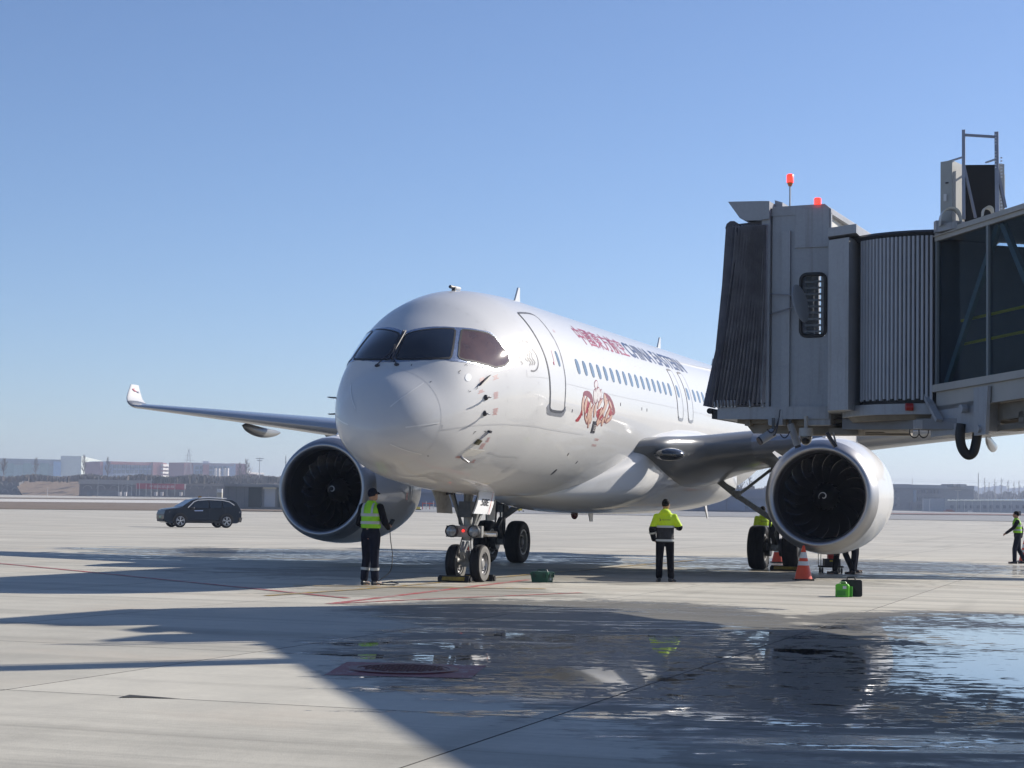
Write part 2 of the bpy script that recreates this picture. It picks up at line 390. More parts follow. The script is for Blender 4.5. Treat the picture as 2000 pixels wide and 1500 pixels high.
# ------------------------------------------------------------------ painted markings
def worn(name, col, wear=.5):
    m = bpy.data.materials.new(name); m.use_nodes = True; t = m.node_tree; b = t.nodes['Principled BSDF']
    g = N(t, 'ShaderNodeNewGeometry'); P = g.outputs['Position']
    f = ramp(t, mathn(t, 'ADD', mathn(t, 'MULTIPLY', noise(t, P, 2.2, 6, .7), .6), mathn(t, 'MULTIPLY', noise(t, P, 22, 4, .7), .4)), wear-.05, wear+.06, 1, 0)
    c = mixc(t, f, (.33, .31, .28), col); t.links.new(c, b.inputs['Base Color']); b.inputs['Roughness'].default_value = .6
    return m
PRED = worn('worn_red_line_paint', (.40, .06, .06), .53); PYEL = worn('worn_yellow_line_paint', (.46, .30, .06), .50)
PRED2 = worn('dark_red_paint', (.20, .035, .04), .56)
def strip(name, pts, w, m, z=.004, **kw):
    b = MB(); pts = [Vector((x, y, z)) for x, y in pts]; n = len(pts); vs = []
    for i, p in enumerate(pts):
        t = (pts[min(i+1, n-1)]-pts[max(i-1, 0)]).normalized(); s = Vector((-t.y, t.x, 0))*w/2; vs += [p-s, p+s]
    b.add(vs, [(2*i, 2*i+2, 2*i+3, 2*i+1) for i in range(n-1)])
    return b.build(name, m, kind='structure', **kw)
strip('red_boundary_line', [(-4.3, -1.25), (7.2, -.72)], .16, PRED)
strip('red_boundary_line', [(-4.3, -1.25), (-2.6, -1.75), (2, -3.4)], .13, PRED, z=.006)
strip('red_boundary_line', [(8.4, 13.4), (4.6, 8.3), (-2.5, -.8)], .15, PRED, z=.008)
strip('nose_wheel_guide_line', [(-2.6, .62), (1, .3), (26, .02)], .15, PYEL, z=.010)
strip('nose_wheel_guide_line', [(1.2, 1.9), (3.1, -2.4)], .2, PYEL, z=.012)
# red painted square with its round manhole cover
MH = (-14.55, -6.55)
b = MB(); c_ = [(-.85, .42), (-.52, -.84), (.82, -.52), (.54, .80)]
b.add([(MH[0]+x, MH[1]+y, .004) for x, y in c_], [(0, 1, 2, 3)]).build('red_painted_square', PRED2, kind='structure')
mh = empty('manhole_cover', (MH[0], MH[1], 0), label='round ribbed manhole cover inside the red painted square, in the bridge shadow', cat='manhole cover')
IRON = mat('cast_iron_red', (.10, .018, .02), .45, metal=.3, noise=.3, nscale=8)
b = MB()
b.lathe([(0, .001), (.016, .001), (.016, .40), (.009, .405), (.009, .425), (.018, .43), (.018, .50), (.006, .505)], Matrix.Rotation(rad(-90), 4, 'Y'), 48)
b.build('cover_plate', IRON, mh)
b = MB(); 
for i in range(-7, 8):
    for j in range(-7, 8):
        x, y = i*.052, j*.052
        if x*x+y*y < .37**2: 
            k = 1 if (i+j) % 2 else -1
            T = Matrix.Translation((x, y, .018)) @ Matrix.Rotation(rad(45*k), 4, 'Z'); b.box(-.018, .018, -.005, .005, 0, .006, T)
b.build('tread_studs', IRON, mh, kind='stuff')
# a patch repair and small litter on the concrete
b = MB(); P0 = G(285, 1362.5)
b.add([P0+Vector(q)+Vector((0, 0, .005)) for q in ((-.12, .17, 0), (-.05, .05, 0), (.02, -.30, 0), (.05, -.1, 0), (.10, .2, 0))], [(0, 1, 2, 3, 4)])
b.build('dark_repair_patch', JOINT, kind='structure')

# ------------------------------------------------------------------ far ground bands
GRASS = mat('dry_brown_grass', (.17, .125, .085), .95, noise=.35, nscale=.4)
GREYT = mat('grey_taxiway', (.25, .25, .245), .9, noise=.18, nscale=.05)
PALE = mat('pale_runway_concrete', (.56, .54, .49), .9, noise=.1, nscale=.05)
def band(name, corners, m, lift=.06, n=16):
    """corners: lower edge then upper edge as picture columns/rows of the flat ground seen there"""
    (a, b_), (c, d) = corners; vs = []
    for i in range(n+1):
        k = i/n; lo = GT(a[0]+(b_[0]-a[0])*k, a[1]+(b_[1]-a[1])*k); hi = GT(c[0]+(d[0]-c[0])*k, c[1]+(d[1]-c[1])*k)
        for j in range(7):
            p = lo.lerp(hi, j/6); p.z = ground_h((p-CAM).dot(DEP)) + lift; vs.append(p)
    fs = [(i*7+j, (i+1)*7+j, (i+1)*7+j+1, i*7+j+1) for i in range(n) for j in range(6)]
    return MB().add(vs, fs, True).build(name, m, kind='structure')
band('grass_strip', (((-400, 991), (620, 1000.3)), ((-400, 976.5), (620, 985.5))), GRASS)
band('runway', (((-400, 977), (620, 986)), ((-400, 969.8), (620, 979.5))), PALE, .09)
band('runway_shoulder', (((-400, 971.0), (620, 980.4)), ((-400, 968.3), (620, 978.3))), GRASS, .16)
band('taxiway', (((620, 997), (2600, 1029)), ((620, 983), (2600, 1011.0))), GREYT, .06)
band('grass_strip', (((1640, 1004.5), (2600, 1013.3)), ((1640, 1002.6), (2600, 1011.6))), mat('red_brown_soil', (.20, .09, .07), .95, noise=.2, nscale=.2), .22)
# ================================================================== AIRLINER
# body frame: X runs aft from the nose, Y to starboard, Z up
TILT = rad(.28316); XP = 18.8116
plane = empty('airliner', (XP, 0, 0), label='white twin-engine passenger jet with red and blue Chinese and English titles, parked nose towards us', cat='airliner')
plane.rotation_euler = (0, -TILT, 0)
class Body:  # part builder: vertices are given in body coordinates and shifted to the parent's origin
    pass
OFF = Vector((-XP, 0, 0))
def part(mb, name, m=None, parent=None, sharp=40, **kw):
    mb.v = [(v[0]-XP, v[1], v[2]) for v in mb.v]
    return mb.build(name, m, parent or plane, sharp, **kw)
def sub(mb, name, m=None, parent=None, sharp=40, **kw):
    return part(mb, name, m, parent, sharp, **kw)
KS = [0.0, 0.04, 0.16, 0.45, 0.9, 1.5, 2.2, 3.1, 4.4, 6.5]
KT = [2.9322, 3.1866, 3.4377, 3.7812, 4.1223, 4.7416, 5.1939, 5.6279, 5.8931, 5.974]
KB = [2.9322, 2.75, 2.5891, 2.4168, 2.282, 2.0969, 2.0051, 1.9238, 1.8566, 1.808]
KW = [0.0, 0.2404, 0.4727, 0.7694, 1.0521, 1.325, 1.5274, 1.7371, 1.9339, 1.98]
XN = 0.172056
KQ = [math.sqrt(k) for k in KS]
def pchip(x, y, q):
    n = len(x); h = [x[i+1]-x[i] for i in range(n-1)]; d = [(y[i+1]-y[i])/h[i] for i in range(n-1)]; m = [0.0]*n
    for i in range(1, n-1):
        if d[i-1]*d[i] > 0:
            w1 = 2*h[i]+h[i-1]; w2 = h[i]+2*h[i-1]; m[i] = (w1+w2)/(w1/d[i-1]+w2/d[i])
    m[0] = ((2*h[0]+h[1])*d[0]-h[0]*d[1])/(h[0]+h[1])
    if m[0]*d[0] <= 0: m[0] = 0
    i = max(0, min(n-2, next((k for k in range(n-1) if q <= x[k+1]), n-2))); t = (q-x[i])/h[i]
    return (2*t**3-3*t*t+1)*y[i]+(t**3-2*t*t+t)*h[i]*m[i]+(-2*t**3+3*t*t)*y[i+1]+(t**3-t*t)*h[i]*m[i+1]
def section(X):
    """half width, centre height, half height of the fuselage at X"""
    s = max(X-XN, 0)
    if s <= 6.5:
        q = math.sqrt(s); t = pchip(KQ, KT, q); b_ = pchip(KQ, KB, q); w = pchip(KQ, KW, q)
    else:
        t, b_, w = 5.974, 1.808, 1.98
        if X > 25:
            k = (X-25)/13.9; t = 5.974-.35*k**2; b_ = 1.808+3.15*k**1.7; w = 1.98*(1-.93*k**1.75)
    return w, (t+b_)/2, (t-b_)/2
_cache = {}
def S(X, phi, off=0.0):
    """surface point: phi in degrees up from the port waterline; off = metres proud of the skin"""
    def f(x, a):
        key = round(x, 4)
        if key not in _cache: _cache[key] = section(x)
        w, zc, h = _cache[key]
        return Vector((x, -w*math.cos(a), zc+h*math.sin(a)))
    a = rad(phi); p = f(X, a)
    if off:
        e = .02; t1 = f(X+e, a)-f(max(X-e, XN+1e-4), a); t2 = f(X, a+.01)-f(X, a-.01)
        n = t2.cross(t1)
        if n.length > 1e-12:
            n.normalize(); c = Vector((X, 0, zc_(X)))
            if n.dot(p-c) < 0: n = -n
            p = p + n*off
    return p
def zc_(X): return section(X)[1]
# --- fuselage skin
b = MB(); R = []
ss = [(.02*i)**1.0*0+((i/22)**2)*1.1 for i in range(1, 23)] + [1.1+.09*i for i in range(1, 61)] + [6.9+.9*i for i in range(0, 21)] + [25+.6*i for i in range(1, 23)] + [38.72]
NS = 128
for s_ in ss:
    X = XN+s_ if s_ < 24 else s_
    w, zc, h = section(X)
    R.append([Vector((X, w*math.cos(2*math.pi*k/NS), zc+h*math.sin(2*math.pi*k/NS))) for k in range(NS)])
tip = [Vector((XN, 0, KT[0]))]*NS
b.rings([tip]+R, cap1=True)
fus = part(b, 'fuselage', WHITE)

def surf_patch(name, poly, m, off=.004, step=.09, parent=None, thick=None, label=None):
    """filled outline given as (X, phi) on the skin"""
    K = 2*math.pi/180
    P = [Vector((x, ph*K)) for x, ph in poly]
    out = []
    for i, p in enumerate(P):
        q = P[(i+1) % len(P)]; n = max(1, int((q-p).length/step))
        out += [p.lerp(q, k/n) for k in range(n)]
    nb = len(out); x0 = min(p.x for p in out); x1 = max(p.x for p in out); y0 = min(p.y for p in out); y1 = max(p.y for p in out)
    vs = list(out)
    def inside(pt):
        c = False; j = nb-1
        for i in range(nb):
            a, bb = out[i], out[j]
            if (a.y > pt.y) != (bb.y > pt.y) and pt.x < (bb.x-a.x)*(pt.y-a.y)/(bb.y-a.y)+a.x: c = not c
            j = i
        return c
    x = x0+step*.5
    while x < x1:
        y = y0+step*.5
        while y < y1:
            p = Vector((x, y))
            if inside(p) and min((p-o).length_squared for o in out) > (step*.4)**2: vs.append(p)
            y += step
        x += step
    V, E_, F, *_ = delaunay_2d_cdt(vs, [(i, (i+1) % nb) for i in range(nb)], [list(range(nb))], 1, 1e-5)
    mb = MB(); mb.add([S(v.x, v.y/K, off) for v in V], [tuple(f) for f in F], True)
    # rim down to the skin so that the pane or plate has an edge
    rim = [S(p.x, p.y/K, off) for p in out]; low = [S(p.x, p.y/K, -.004) for p in out]
    mb.rings([rim, low], smooth=False)
    o = part(mb, name, m, parent, 30)
    if label: o['label'] = label
    return o
def surf_line(name, pts, w, m, off=.003, closed=False, parent=None, step=.12, mb=None):
    K = 2*math.pi/180
    P = [Vector((x, ph*K)) for x, ph in pts]
    if closed: P = P+[P[0]]
    out = []
    for i in range(len(P)-1):
        n = max(1, int((P[i+1]-P[i]).length/step)); out += [P[i].lerp(P[i+1], k/n) for k in range(n)]
    if not closed: out.append(P[-1])
    n = len(out); A = []; B = []; C3 = [S(p.x, p.y/K, off) for p in out]; LO = []
    for i in range(n):
        a = C3[(i-1) % n] if (closed or i) else C3[0]; c = C3[(i+1) % n] if (closed or i < n-1) else C3[-1]
        t = (c-a).normalized(); nn = (S(out[i].x, out[i].y/K, off+.05)-C3[i]).normalized(); s_ = t.cross(nn).normalized()*w/2
        A.append(C3[i]-s_); B.append(C3[i]+s_)
    own = mb is None; mb = mb or MB(); vs = A+B
    rng = range(n if closed else n-1)
    mb.add(vs, [(i, (i+1) % n, n+(i+1) % n, n+i) for i in rng], True)
    if own: return part(mb, name, m, parent)
def grow(poly, d):
    """outline pushed outwards by d metres"""
    K = 2*math.pi/180; P = [Vector((x, ph*K)) for x, ph in poly]; n = len(P)
    A = sum(P[i].x*P[(i+1) % n].y-P[(i+1) % n].x*P[i].y for i in range(n)); sg = 1 if A > 0 else -1; o = []
    for i in range(n):
        e1 = (P[i]-P[i-1]).normalized(); e2 = (P[(i+1) % n]-P[i]).normalized(); t = (e1+e2)
        t = t.normalized() if t.length > 1e-6 else e1
        nn = Vector((t.y, -t.x))*sg; k = 1/max(.5, abs(e1.x*t.x+e1.y*t.y)); q = P[i]+nn*d*k; o.append((q.x, q.y/K))
    return o
# --- cockpit glazing
SUR = [(1.42, 140.7), (1.80, 135.9), (2.10, 134.14), (2.34, 133.5), (2.30, 126.9), (2.134, 113.8), (1.903, 101.91), (1.752, 90.93), (1.862, 83.46), (1.974, 76.21), (2.134, 67.39), (2.305, 59.57), (2.492, 53.74), (2.743, 46.35), (2.973, 40.96), (3.025, 36.75), (3.083, 30.98), (3.205, 23.32), (3.328, 19.58), (3.247, 16.03), (2.989, 15.35), (2.61, 16.28), (2.362, 20.51), (1.989, 29.85), (1.779, 35.32), (1.636, 40.14), (1.37, 56.49), (1.244, 68.81), (1.186, 78.85), (1.159, 87.65), (1.184, 93.43), (1.22, 103), (1.25, 111), (1.37, 123.5), (1.52, 131.5)]
SUR = [(x, p) for x, p in SUR if p < 90.5]
SUR_P = SUR                                    # port half, nose centre line at phi 90
SUR_P = [(1.745, 90)] + [q for q in SUR if q[1] < 89] + [(1.165, 90)]
SUR_S = [(x, 180-p) for x, p in SUR_P][::-1]
surf_patch('windshield_frame', SUR_P, FRAME, .006, .07)
surf_patch('windshield_frame', SUR_S, FRAME, .0062, .07)
GPF = [(1.243, 87.3), (1.45, 87.2), (1.65, 87.2), (1.715, 85.5), (1.804, 79.78), (1.909, 73.18), (2.063, 65.88), (2.243, 58.59), (2.226, 56.79), (1.945, 50.79), (1.667, 44.1), (1.623, 44.23), (1.493, 50.67), (1.398, 57.53), (1.317, 65.77), (1.258, 74.57), (1.227, 85.11)]
GPS = [(2.356, 53.26), (2.401, 52.95), (2.503, 50.14), (2.636, 46.58), (2.877, 40.47), (2.957, 37.06), (3.004, 30.91), (3.085, 23.2), (3.07, 19.8), (2.90, 18.2), (2.618, 19.33), (2.256, 26.31), (1.918, 34.31), (1.818, 38.5), (1.828, 40.27), (2.067, 47.39)]
mir = lambda P: [(x, 180-p) for x, p in P][::-1]
for P_, m_, lb in ((GPF, GLASS, None), (mir(GPF), GLASS, None), (GPS, GLASSB, 'brownish side cockpit window catching the sun'), (mir(GPS), GLASSB, None)):
    w_ = surf_patch('cockpit_window', P_, m_, .013, .06, label=lb)
    mb = MB(); surf_line('x', grow(P_, .012), .035, BLACK, .015, True, mb=mb, step=.06); sub(mb, 'window_seal', BLACK, w_)
# centre post fillet
mb = MB(); surf_line('x', [(1.17, 90), (1.45, 90), (1.74, 90)], .10, FRAME, .010, mb=mb, step=.05); part(mb, 'centre_post', FRAME)
# wipers
for piv, arm in (((1.115, 84.0), [(1.20, 89.0), (1.30, 91.5), (1.42, 91.0)]), ((1.125, 104.5), [(1.19, 99.0), (1.29, 93.5), (1.44, 92.0)])):
    mb = MB(); q = [S(*piv, .03)]+[S(*a, .06) for a in arm]
    mb.tube(q, .013, 6); mb.tube([S(arm[1][0]-.10, arm[1][1]-1, .045), S(arm[-1][0]-.02, arm[-1][1]-1.0, .045), S(1.76, 88.8 if piv[1] < 90 else 90.6, .04)], .016, 6)
    mb.ball(S(*piv, .01), .05, .05, .03); part(mb, 'windshield_wiper', INK)
# --- cabin doors and windows, port side
def rrect(x0, x1, p0, p1, r=.09, n=5, tl=None):
    K = 2*math.pi/180; y0, y1 = p0*K, p1*K; o = []
    for cx, cy, a in ((x1-r, y1-r, 0), (x0+r, y1-r, 90), (x0+r, y0+r, 180), (x1-r, y0+r, 270)):
        for k in range(n+1):
            t = rad(a+90*k/n); o.append((cx+r*math.cos(t), (cy+r*math.sin(t))/K))
    return o
def oval(cx, cp, w, h, n=20, e=2.6):
    K = 2*math.pi/180; o = []
    for k in range(n):
        t = 2*math.pi*k/n; c, s_ = math.cos(t), math.sin(t)
        o.append((cx+w/2*math.copysign(abs(c)**(2/e), c), cp+h/2/K*math.copysign(abs(s_)**(2/e), s_)))
    return o
DOOR = [(4.72, 50.3), (5.259, 51.2), (5.56, 51.3), (5.70, 50.2), (5.76, 47.8), (5.745, 38.37), (5.745, 31.39), (5.72, 24.83), (5.66, 16.54), (5.634, 8.72), (5.60, 2.93), (5.575, -3.41), (5.60, -8.3), (5.55, -9.9), (5.45, -10.6), (5.166, -10.85), (4.90, -10.8), (4.78, -10.2), (4.72, -9.0), (4.683, -3.9), (4.665, 1.74), (4.667, 11.26), (4.665, 18.45), (4.645, 25.23), (4.62, 33.21), (4.625, 40.41), (4.64, 46.5), (4.66, 49.0)]
d1 = surf_patch('cabin_door', DOOR, WHITE, .008, .15)
mb = MB(); surf_line('x', DOOR, .055, SEAL, .0095, True, mb=mb, step=.06); sub(mb, 'door_seal', SEAL, d1)
w1 = surf_patch('door_window', oval(5.41, 19.5, .15, .33), CWIN, .012, .06, parent=d1)
mb = MB(); surf_line('x', [(5.16, 24.2), (5.10, 16.8)], .022, REDINK, .014, mb=mb); sub(mb, 'door_lever_mark', REDINK, d1)
surf_patch('lever_dot', oval(5.06, 16.2, .06, .07, 10, 2), RED, .015, .05, parent=d1)
surf_patch('door_sill_plate', [(4.632, -7.12), (4.54, -9.13), (4.62, -12.6), (4.72, -13.3), (5.1, -13.5), (5.52, -13.5), (5.63, -12.3), (5.72, -9.6), (5.68, -7.2), (5.648, -8.6), (5.60, -10.4), (5.47, -11.4), (5.166, -11.7), (4.88, -11.6), (4.74, -10.8), (4.69, -9.3), (4.68, -7.4)], SILL, .006, .08)
for x in (15.58, 16.69):
    P_ = [(x-.20, 33.4), (x-.1, 34.2), (x+.12, 34.6), (x+.26, 34.0), (x+.33, 32.0), (x+.33, 18), (x+.27, 5), (x+.24, -.5), (x+.17, -2.0), (x-.17, -2.0), (x-.27, -.8), (x-.30, 5), (x-.24, 18), (x-.19, 29)]
    e = surf_patch('overwing_exit', P_, WHITE, .007, .15)
    mb = MB(); surf_line('x', P_, .035, SEAL, .0085, True, mb=mb, step=.08); sub(mb, 'exit_seal', SEAL, e)
    surf_patch('exit_window', oval(x+.0, 17.3, .23, .32), CWIN, .011, .07, parent=e)
    mb = MB(); surf_line('x', [(x-.24, -1.0), (x-.16, -2.6), (x+.16, -2.6), (x+.25, -.9)], .07, SILL, .010, mb=mb, step=.06); sub(mb, 'sill_strip', SILL, e)
    mb = MB(); surf_line('x', [(x-.16, 33.6), (x+.2, 34.2)], .06, SEAL, .010, mb=mb, step=.06); sub(mb, 'top_hinge_strip', SEAL, e)
K_ = 2*math.pi/180
mwin = None
for i in range(0, 46):
    x = 6.72+.5363*i
    if abs(x-15.58) < .4 or abs(x-16.69) < .45: continue
    if x > 31: break
    o = surf_patch('cabin_window', oval(x, 17.3, .235, .325, 16), CWIN, .007, .1)
# aft door
P_ = rrect(31.9, 32.7, -9, 46, .12); e = surf_patch('cabin_door', P_, WHITE, .008, .2)
mb = MB(); surf_line('x', P_, .05, SEAL, .0095, True, mb=mb); sub(mb, 'door_seal', SEAL, e)
# --- skin joints, radome ring and lightning strips
mb = MB()
surf_line('x', [(3.251, -19.5), (4.974, -21.3), (7.389, -21.58)], .028, LINE, .003, mb=mb)
surf_line('x', [(1.07, -8.5), (1.075, -14.5), (3.251, -19.5)], .022, LINE, .003, mb=mb)
surf_line('x', [(3.66, 12.3), (3.647, 8.31), (5.67, 5.6), (7.44, 5.0), (10.175, 4.6), (13.754, 4.9), (24, 4.9)], .014, LINE, .003, mb=mb)
surf_line('x', [(1.03, p) for p in range(-90, 270, 6)], .006, LINE, .003, True, mb=mb)
surf_line('x', [(2.804, -38.3), (3.484, -40.85), (4.241, -40.65), (4.272, -47.01), (4.106, -53.71)], .016, INK, .003, mb=mb)
for x_ in (2.9, 4.1, 6.35, 9.2, 12.4, 14.6, 18.9, 22.6, 27): surf_line('x', [(x_, p) for p in range(-84, 100, 8)], .006, LINE, .0025, mb=mb, step=.2)
surf_line('x', [(6.35, 62), (27, 62)], .006, LINE, .0025, mb=mb, step=.4); surf_line('x', [(6.35, -52), (10, -52)], .006, LINE, .0025, mb=mb, step=.4)
part(mb, 'panel_joints', LINE)
for ph in (46.5, -48, -5.5, 136.5, 178): 
    mb = MB(); surf_line('x', [(.34 if abs(ph) > 10 else .42, ph+(3 if ph in (46.5,) else 0)), (.6, ph), (.99, ph)], .022, LINEW, .008, mb=mb, step=.05); part(mb, 'lightning_strip', LINEW)
# --- probes and small fittings on the port cheek
def probe(X, ph, name='pitot_probe'):
    mb = MB(); mb.mat(INK); mb.ball(S(X, ph, .0), .055, .055, .055, 12, 8)
    n = (S(X, ph, .1)-S(X, ph, 0)).normalized(); a = S(X, ph, .02); mb.mat(STEEL)
    mb.tube([a, a+n*.09, a+n*.13+Vector((-.08, 0, 0)), a+n*.13+Vector((-.17, 0, 0))], [.02, .018, .015, .010], 6); part(mb, name)
for q in ((2.16, 2.4), (2.16, -8.6), (2.16, 177.6), (2.16, 188.6)): probe(*q)
mb = MB(); mb.prism([S(1.96, 12.2, .012), S(2.10, 14.4, .012), S(2.34, 16.2, .012), S(2.2, 13.4, .012)], (S(2.1, 14, .06)-S(2.1, 14, .0))); part(mb, 'angle_of_attack_vane', INK)
surf_patch('landing_light_lens', oval(1.775, 22, .17, .20, 20, 2), mat('lens_white', (.85, .86, .84), .2, coat=1), .006, .05)
mb = MB(); mb.prism([S(2.14, -31.0, .004), S(2.20, -27.4, .004), S(2.31, -28.2, .004), S(2.26, -31.6, .004)], S(2.2, -29, .05)-S(2.2, -29, 0)); part(mb, 'drain_fairing', mat('brass_fitting', (.10, .09, .05), .3, metal=.7))
mb = MB(); mb.prism([S(2.43, -21.4, .004), S(2.50, -21.6, .004), S(2.50, -23.2, .004), S(2.43, -23.0, .004)], S(2.4, -22, .05)-S(2.4, -22, 0)); part(mb, 'static_port', INK)
mb = MB(); mb.tube([S(2.20, -29, .03), S(2.44, -22.6, .03)], .012, 5); part(mb, 'drain_pipe', STEEL)
mb = MB(); a = S(2.03, -42.8, 0); n = S(2.03, -42.8, 1)-S(2.03, -42.8, 0); mb.tube([a, a+n*.06, a+n*.1+Vector((.09, -.05, -.04))], [.03, .028, .022], 8); part(mb, 'drain_mast', STEEL)
surf_patch('cream_panel', [(1.98, -39.5), (2.06, -35.2), (2.72, -37.2), (2.45, -41.6), (2.08, -42.9)], mat('cream_paint', (.62, .60, .55), .35), .003, .1)
surf_patch('outflow_vent', oval(7.05, -48.8, .13, .19, 12, 2), INK, .004, .05)
for X, ph in ((6.154, -9.1), (9.81, -.15), (11.695, -.3), (12.17, -.4), (15.55, 1.2), (16.66, 1.0), (7.0, -35), (8.0, -40)):
    surf_patch('static_port', oval(X, ph, .045, .075, 8, 2), INK, .005, .05)
for X, ph, w_, h_ in ((.25, 0, 0, 0),): pass
surf_patch('small_vent', oval(1.17, 69.9, .035, .03, 8, 2), INK, .006, .05)
surf_patch('small_vent', oval(1.10, 42.5, .035, .03, 8, 2), INK, .006, .05)
surf_patch('small_vent', oval(1.16, -48, .03, .03, 8, 2), INK, .006, .05)
# blade antennas on the crown
def blade(X, h, c, Y=0):
    mb = MB(); z = 5.96; 
    prof = [(0, 0), (c*.55, h*.75), (c*.72, h), (c*.95, h), (c*1.0, 0)]
    mb.prism([Vector((X+x, Y-.018, z+zz)) for x, zz in prof], (0, .036, 0)); part(mb, 'blade_antenna', WHITE)
blade(8.1, .42, .42); blade(20.9, .42, .42); blade(28, .35, .4)
mb = MB(); mb.mat(INK); mb.tube([(4.35, 0, 5.86), (4.38, 0, 5.93)], .05); mb.tube([(4.22, .03, 5.935), (4.42, 0, 5.935)], .035, 8); mb.mat(WHITE); mb.tube([(4.42, 0, 5.935), (4.60, -.03, 5.935)], .036, 8); part(mb, 'crown_sensor')
# --- titles wrapped on the skin
def text_tris(s, size=1):
    c = bpy.data.curves.new('t', 'FONT'); c.body = s; c.size = size; c.resolution_u = 3
    o = bpy.data.objects.new('t', c); COL.objects.link(o); bpy.context.view_layer.update()
    dg = bpy.context.evaluated_depsgraph_get(); me = o.evaluated_get(dg).to_mesh(); me.calc_loop_triangles()
    V = [Vector((v.co.x, v.co.y)) for v in me.vertices]; T = [tuple(V[i] for i in t.vertices) for t in me.loop_triangles]
    o.evaluated_get(dg).to_mesh_clear(); bpy.data.objects.remove(o); bpy.data.curves.remove(c)
    return T
def surf_text(name, s, X0, X1, ph0, ph1, m, off=.0045, shear=0, flip=False, bold=0, parent=None, maxl=.16):
    T = text_tris(s); xs_ = [p.x for t in T for p in t]; ys_ = [p.y for t in T for p in t]
    a, b_, c, d = min(xs_), max(xs_), min(ys_), max(ys_); K = 2*math.pi/180
    def mp(p): 
        y = (p.y-c)/(d-c); return Vector((X0+(p.x-a)/(b_-a)*(X1-X0)+shear*y, (ph0+y*(ph1-ph0))*K))
    st = [tuple(mp(p) for p in t) for t in T]; out = []
    while st:
        t = st.pop(); L = [(t[i]-t[(i+1) % 3]).length for i in range(3)]; k = max(range(3), key=lambda i: L[i])
        if L[k] > maxl:
            p, q, r = t[k], t[(k+1) % 3], t[(k+2) % 3]; mm = (p+q)/2; st += [(p, mm, r), (mm, q, r)]
        else: out.append(t)
    mb = MB()
    for dx, dy in ([(0, 0)] if not bold else [(0, 0), (bold, 0), (0, bold), (bold, bold)]):
        for t in out: mb.add([S(p.x+dx, (p.y+dy)/K, off+.0002*(dx+dy)/max(bold, 1e-6)) for p in t], [(0, 1, 2)], False)
    return part(mb, name, m, parent)
surf_text('title_lettering', '中國東方航空', 8.05, 12.02, 35.3, 50.8, RED, bold=.012)
surf_text('title_lettering', 'CHINA EASTERN', 12.18, 17.95, 36.4, 49.6, NAVY, bold=.03)
surf_text('door_number_lettering', '1', 5.0, 5.05, 30, 33, REDINK)
# alliance roundel: ring and ribbon
mb = MB(); 
surf_line('x', [(3.93+.30*math.cos(t), 18.6+7.4*math.sin(t)) for t in [rad(x) for x in range(-110, 60, 10)]], .03, INK, .005, mb=mb, step=.05)
for dx in (-.09, .0, .09):
    surf_line('x', [(3.93+dx-.05, 23.0), (3.93+dx+.03, 21.8), (3.93+dx-.02, 18.8), (3.93+dx+.05, 16.2), (3.93+dx-.02, 14.8)], .028, INK, .005, mb=mb, step=.04)
surf_line('x', [(3.80, 20.0), (3.72, 18.5), (3.80, 17.3), (3.87, 18.6), (3.80, 20.0)], .022, INK, .005, mb=mb, step=.04)
part(mb, 'alliance_emblem', INK)
for i, ch in enumerate('SKYTEAM'):
    a = rad(195-i*21); cx = 3.90+.37*math.cos(a); cp = 19.5+9.8*math.sin(a)
    surf_text('alliance_lettering', ch, cx-.035, cx+.035, cp-1.1, cp+1.1, INK, .005)
# small instruction lines (too fine to read in the photograph)
rr = random.Random(3)
for X, ph, n, w_ in ((2.02, 16.6, 4, .2), (2.44, 14.3, 4, .2), (1.93, 8.6, 3, .2), (2.40, 3.6, 6, .18), (2.42, -7.2, 6, .18), (2.50, -27.2, 5, .14), (2.42, -31.5, 6, .16), (1.86, -42.5, 3, .18), (2.5, -45, 4, .18), (5.25, 33, 3, .1), (5.0, 26, 5, .13), (8.3, -23.2, 2, .35), (8.3, -27, 2, .35), (11.9, 28.3, 1, .08), (12.33, 28.2, 1, .08), (6.1, 40, 3, .12)):
    mb = MB()
    for k in range(n):
        l = w_*rr.uniform(.5, 1); surf_line('x', [(X+(w_-l)/2, ph-k*.75), (X+(w_+l)/2, ph-k*.75-.1)], .009, REDINK, .0045, mb=mb, step=.1)
    part(mb, 'placard_lettering', REDINK)
for (X, ph), (sx, sy) in {(1.62, 30.2): (1, -1), (1.87, 31.5): (-1, -1), (1.70, 11.3): (1, 1), (1.95, 11.0): (-1, 1), (1.98, -21.5): (1, -1), (2.36, -22): (-1, -1)}.items():
    mb = MB(); surf_line('x', [(X, ph+sy*1.6), (X, ph), (X+sx*.055, ph)], .014, INK, .0045, mb=mb, step=.1); part(mb, 'corner_mark', INK)
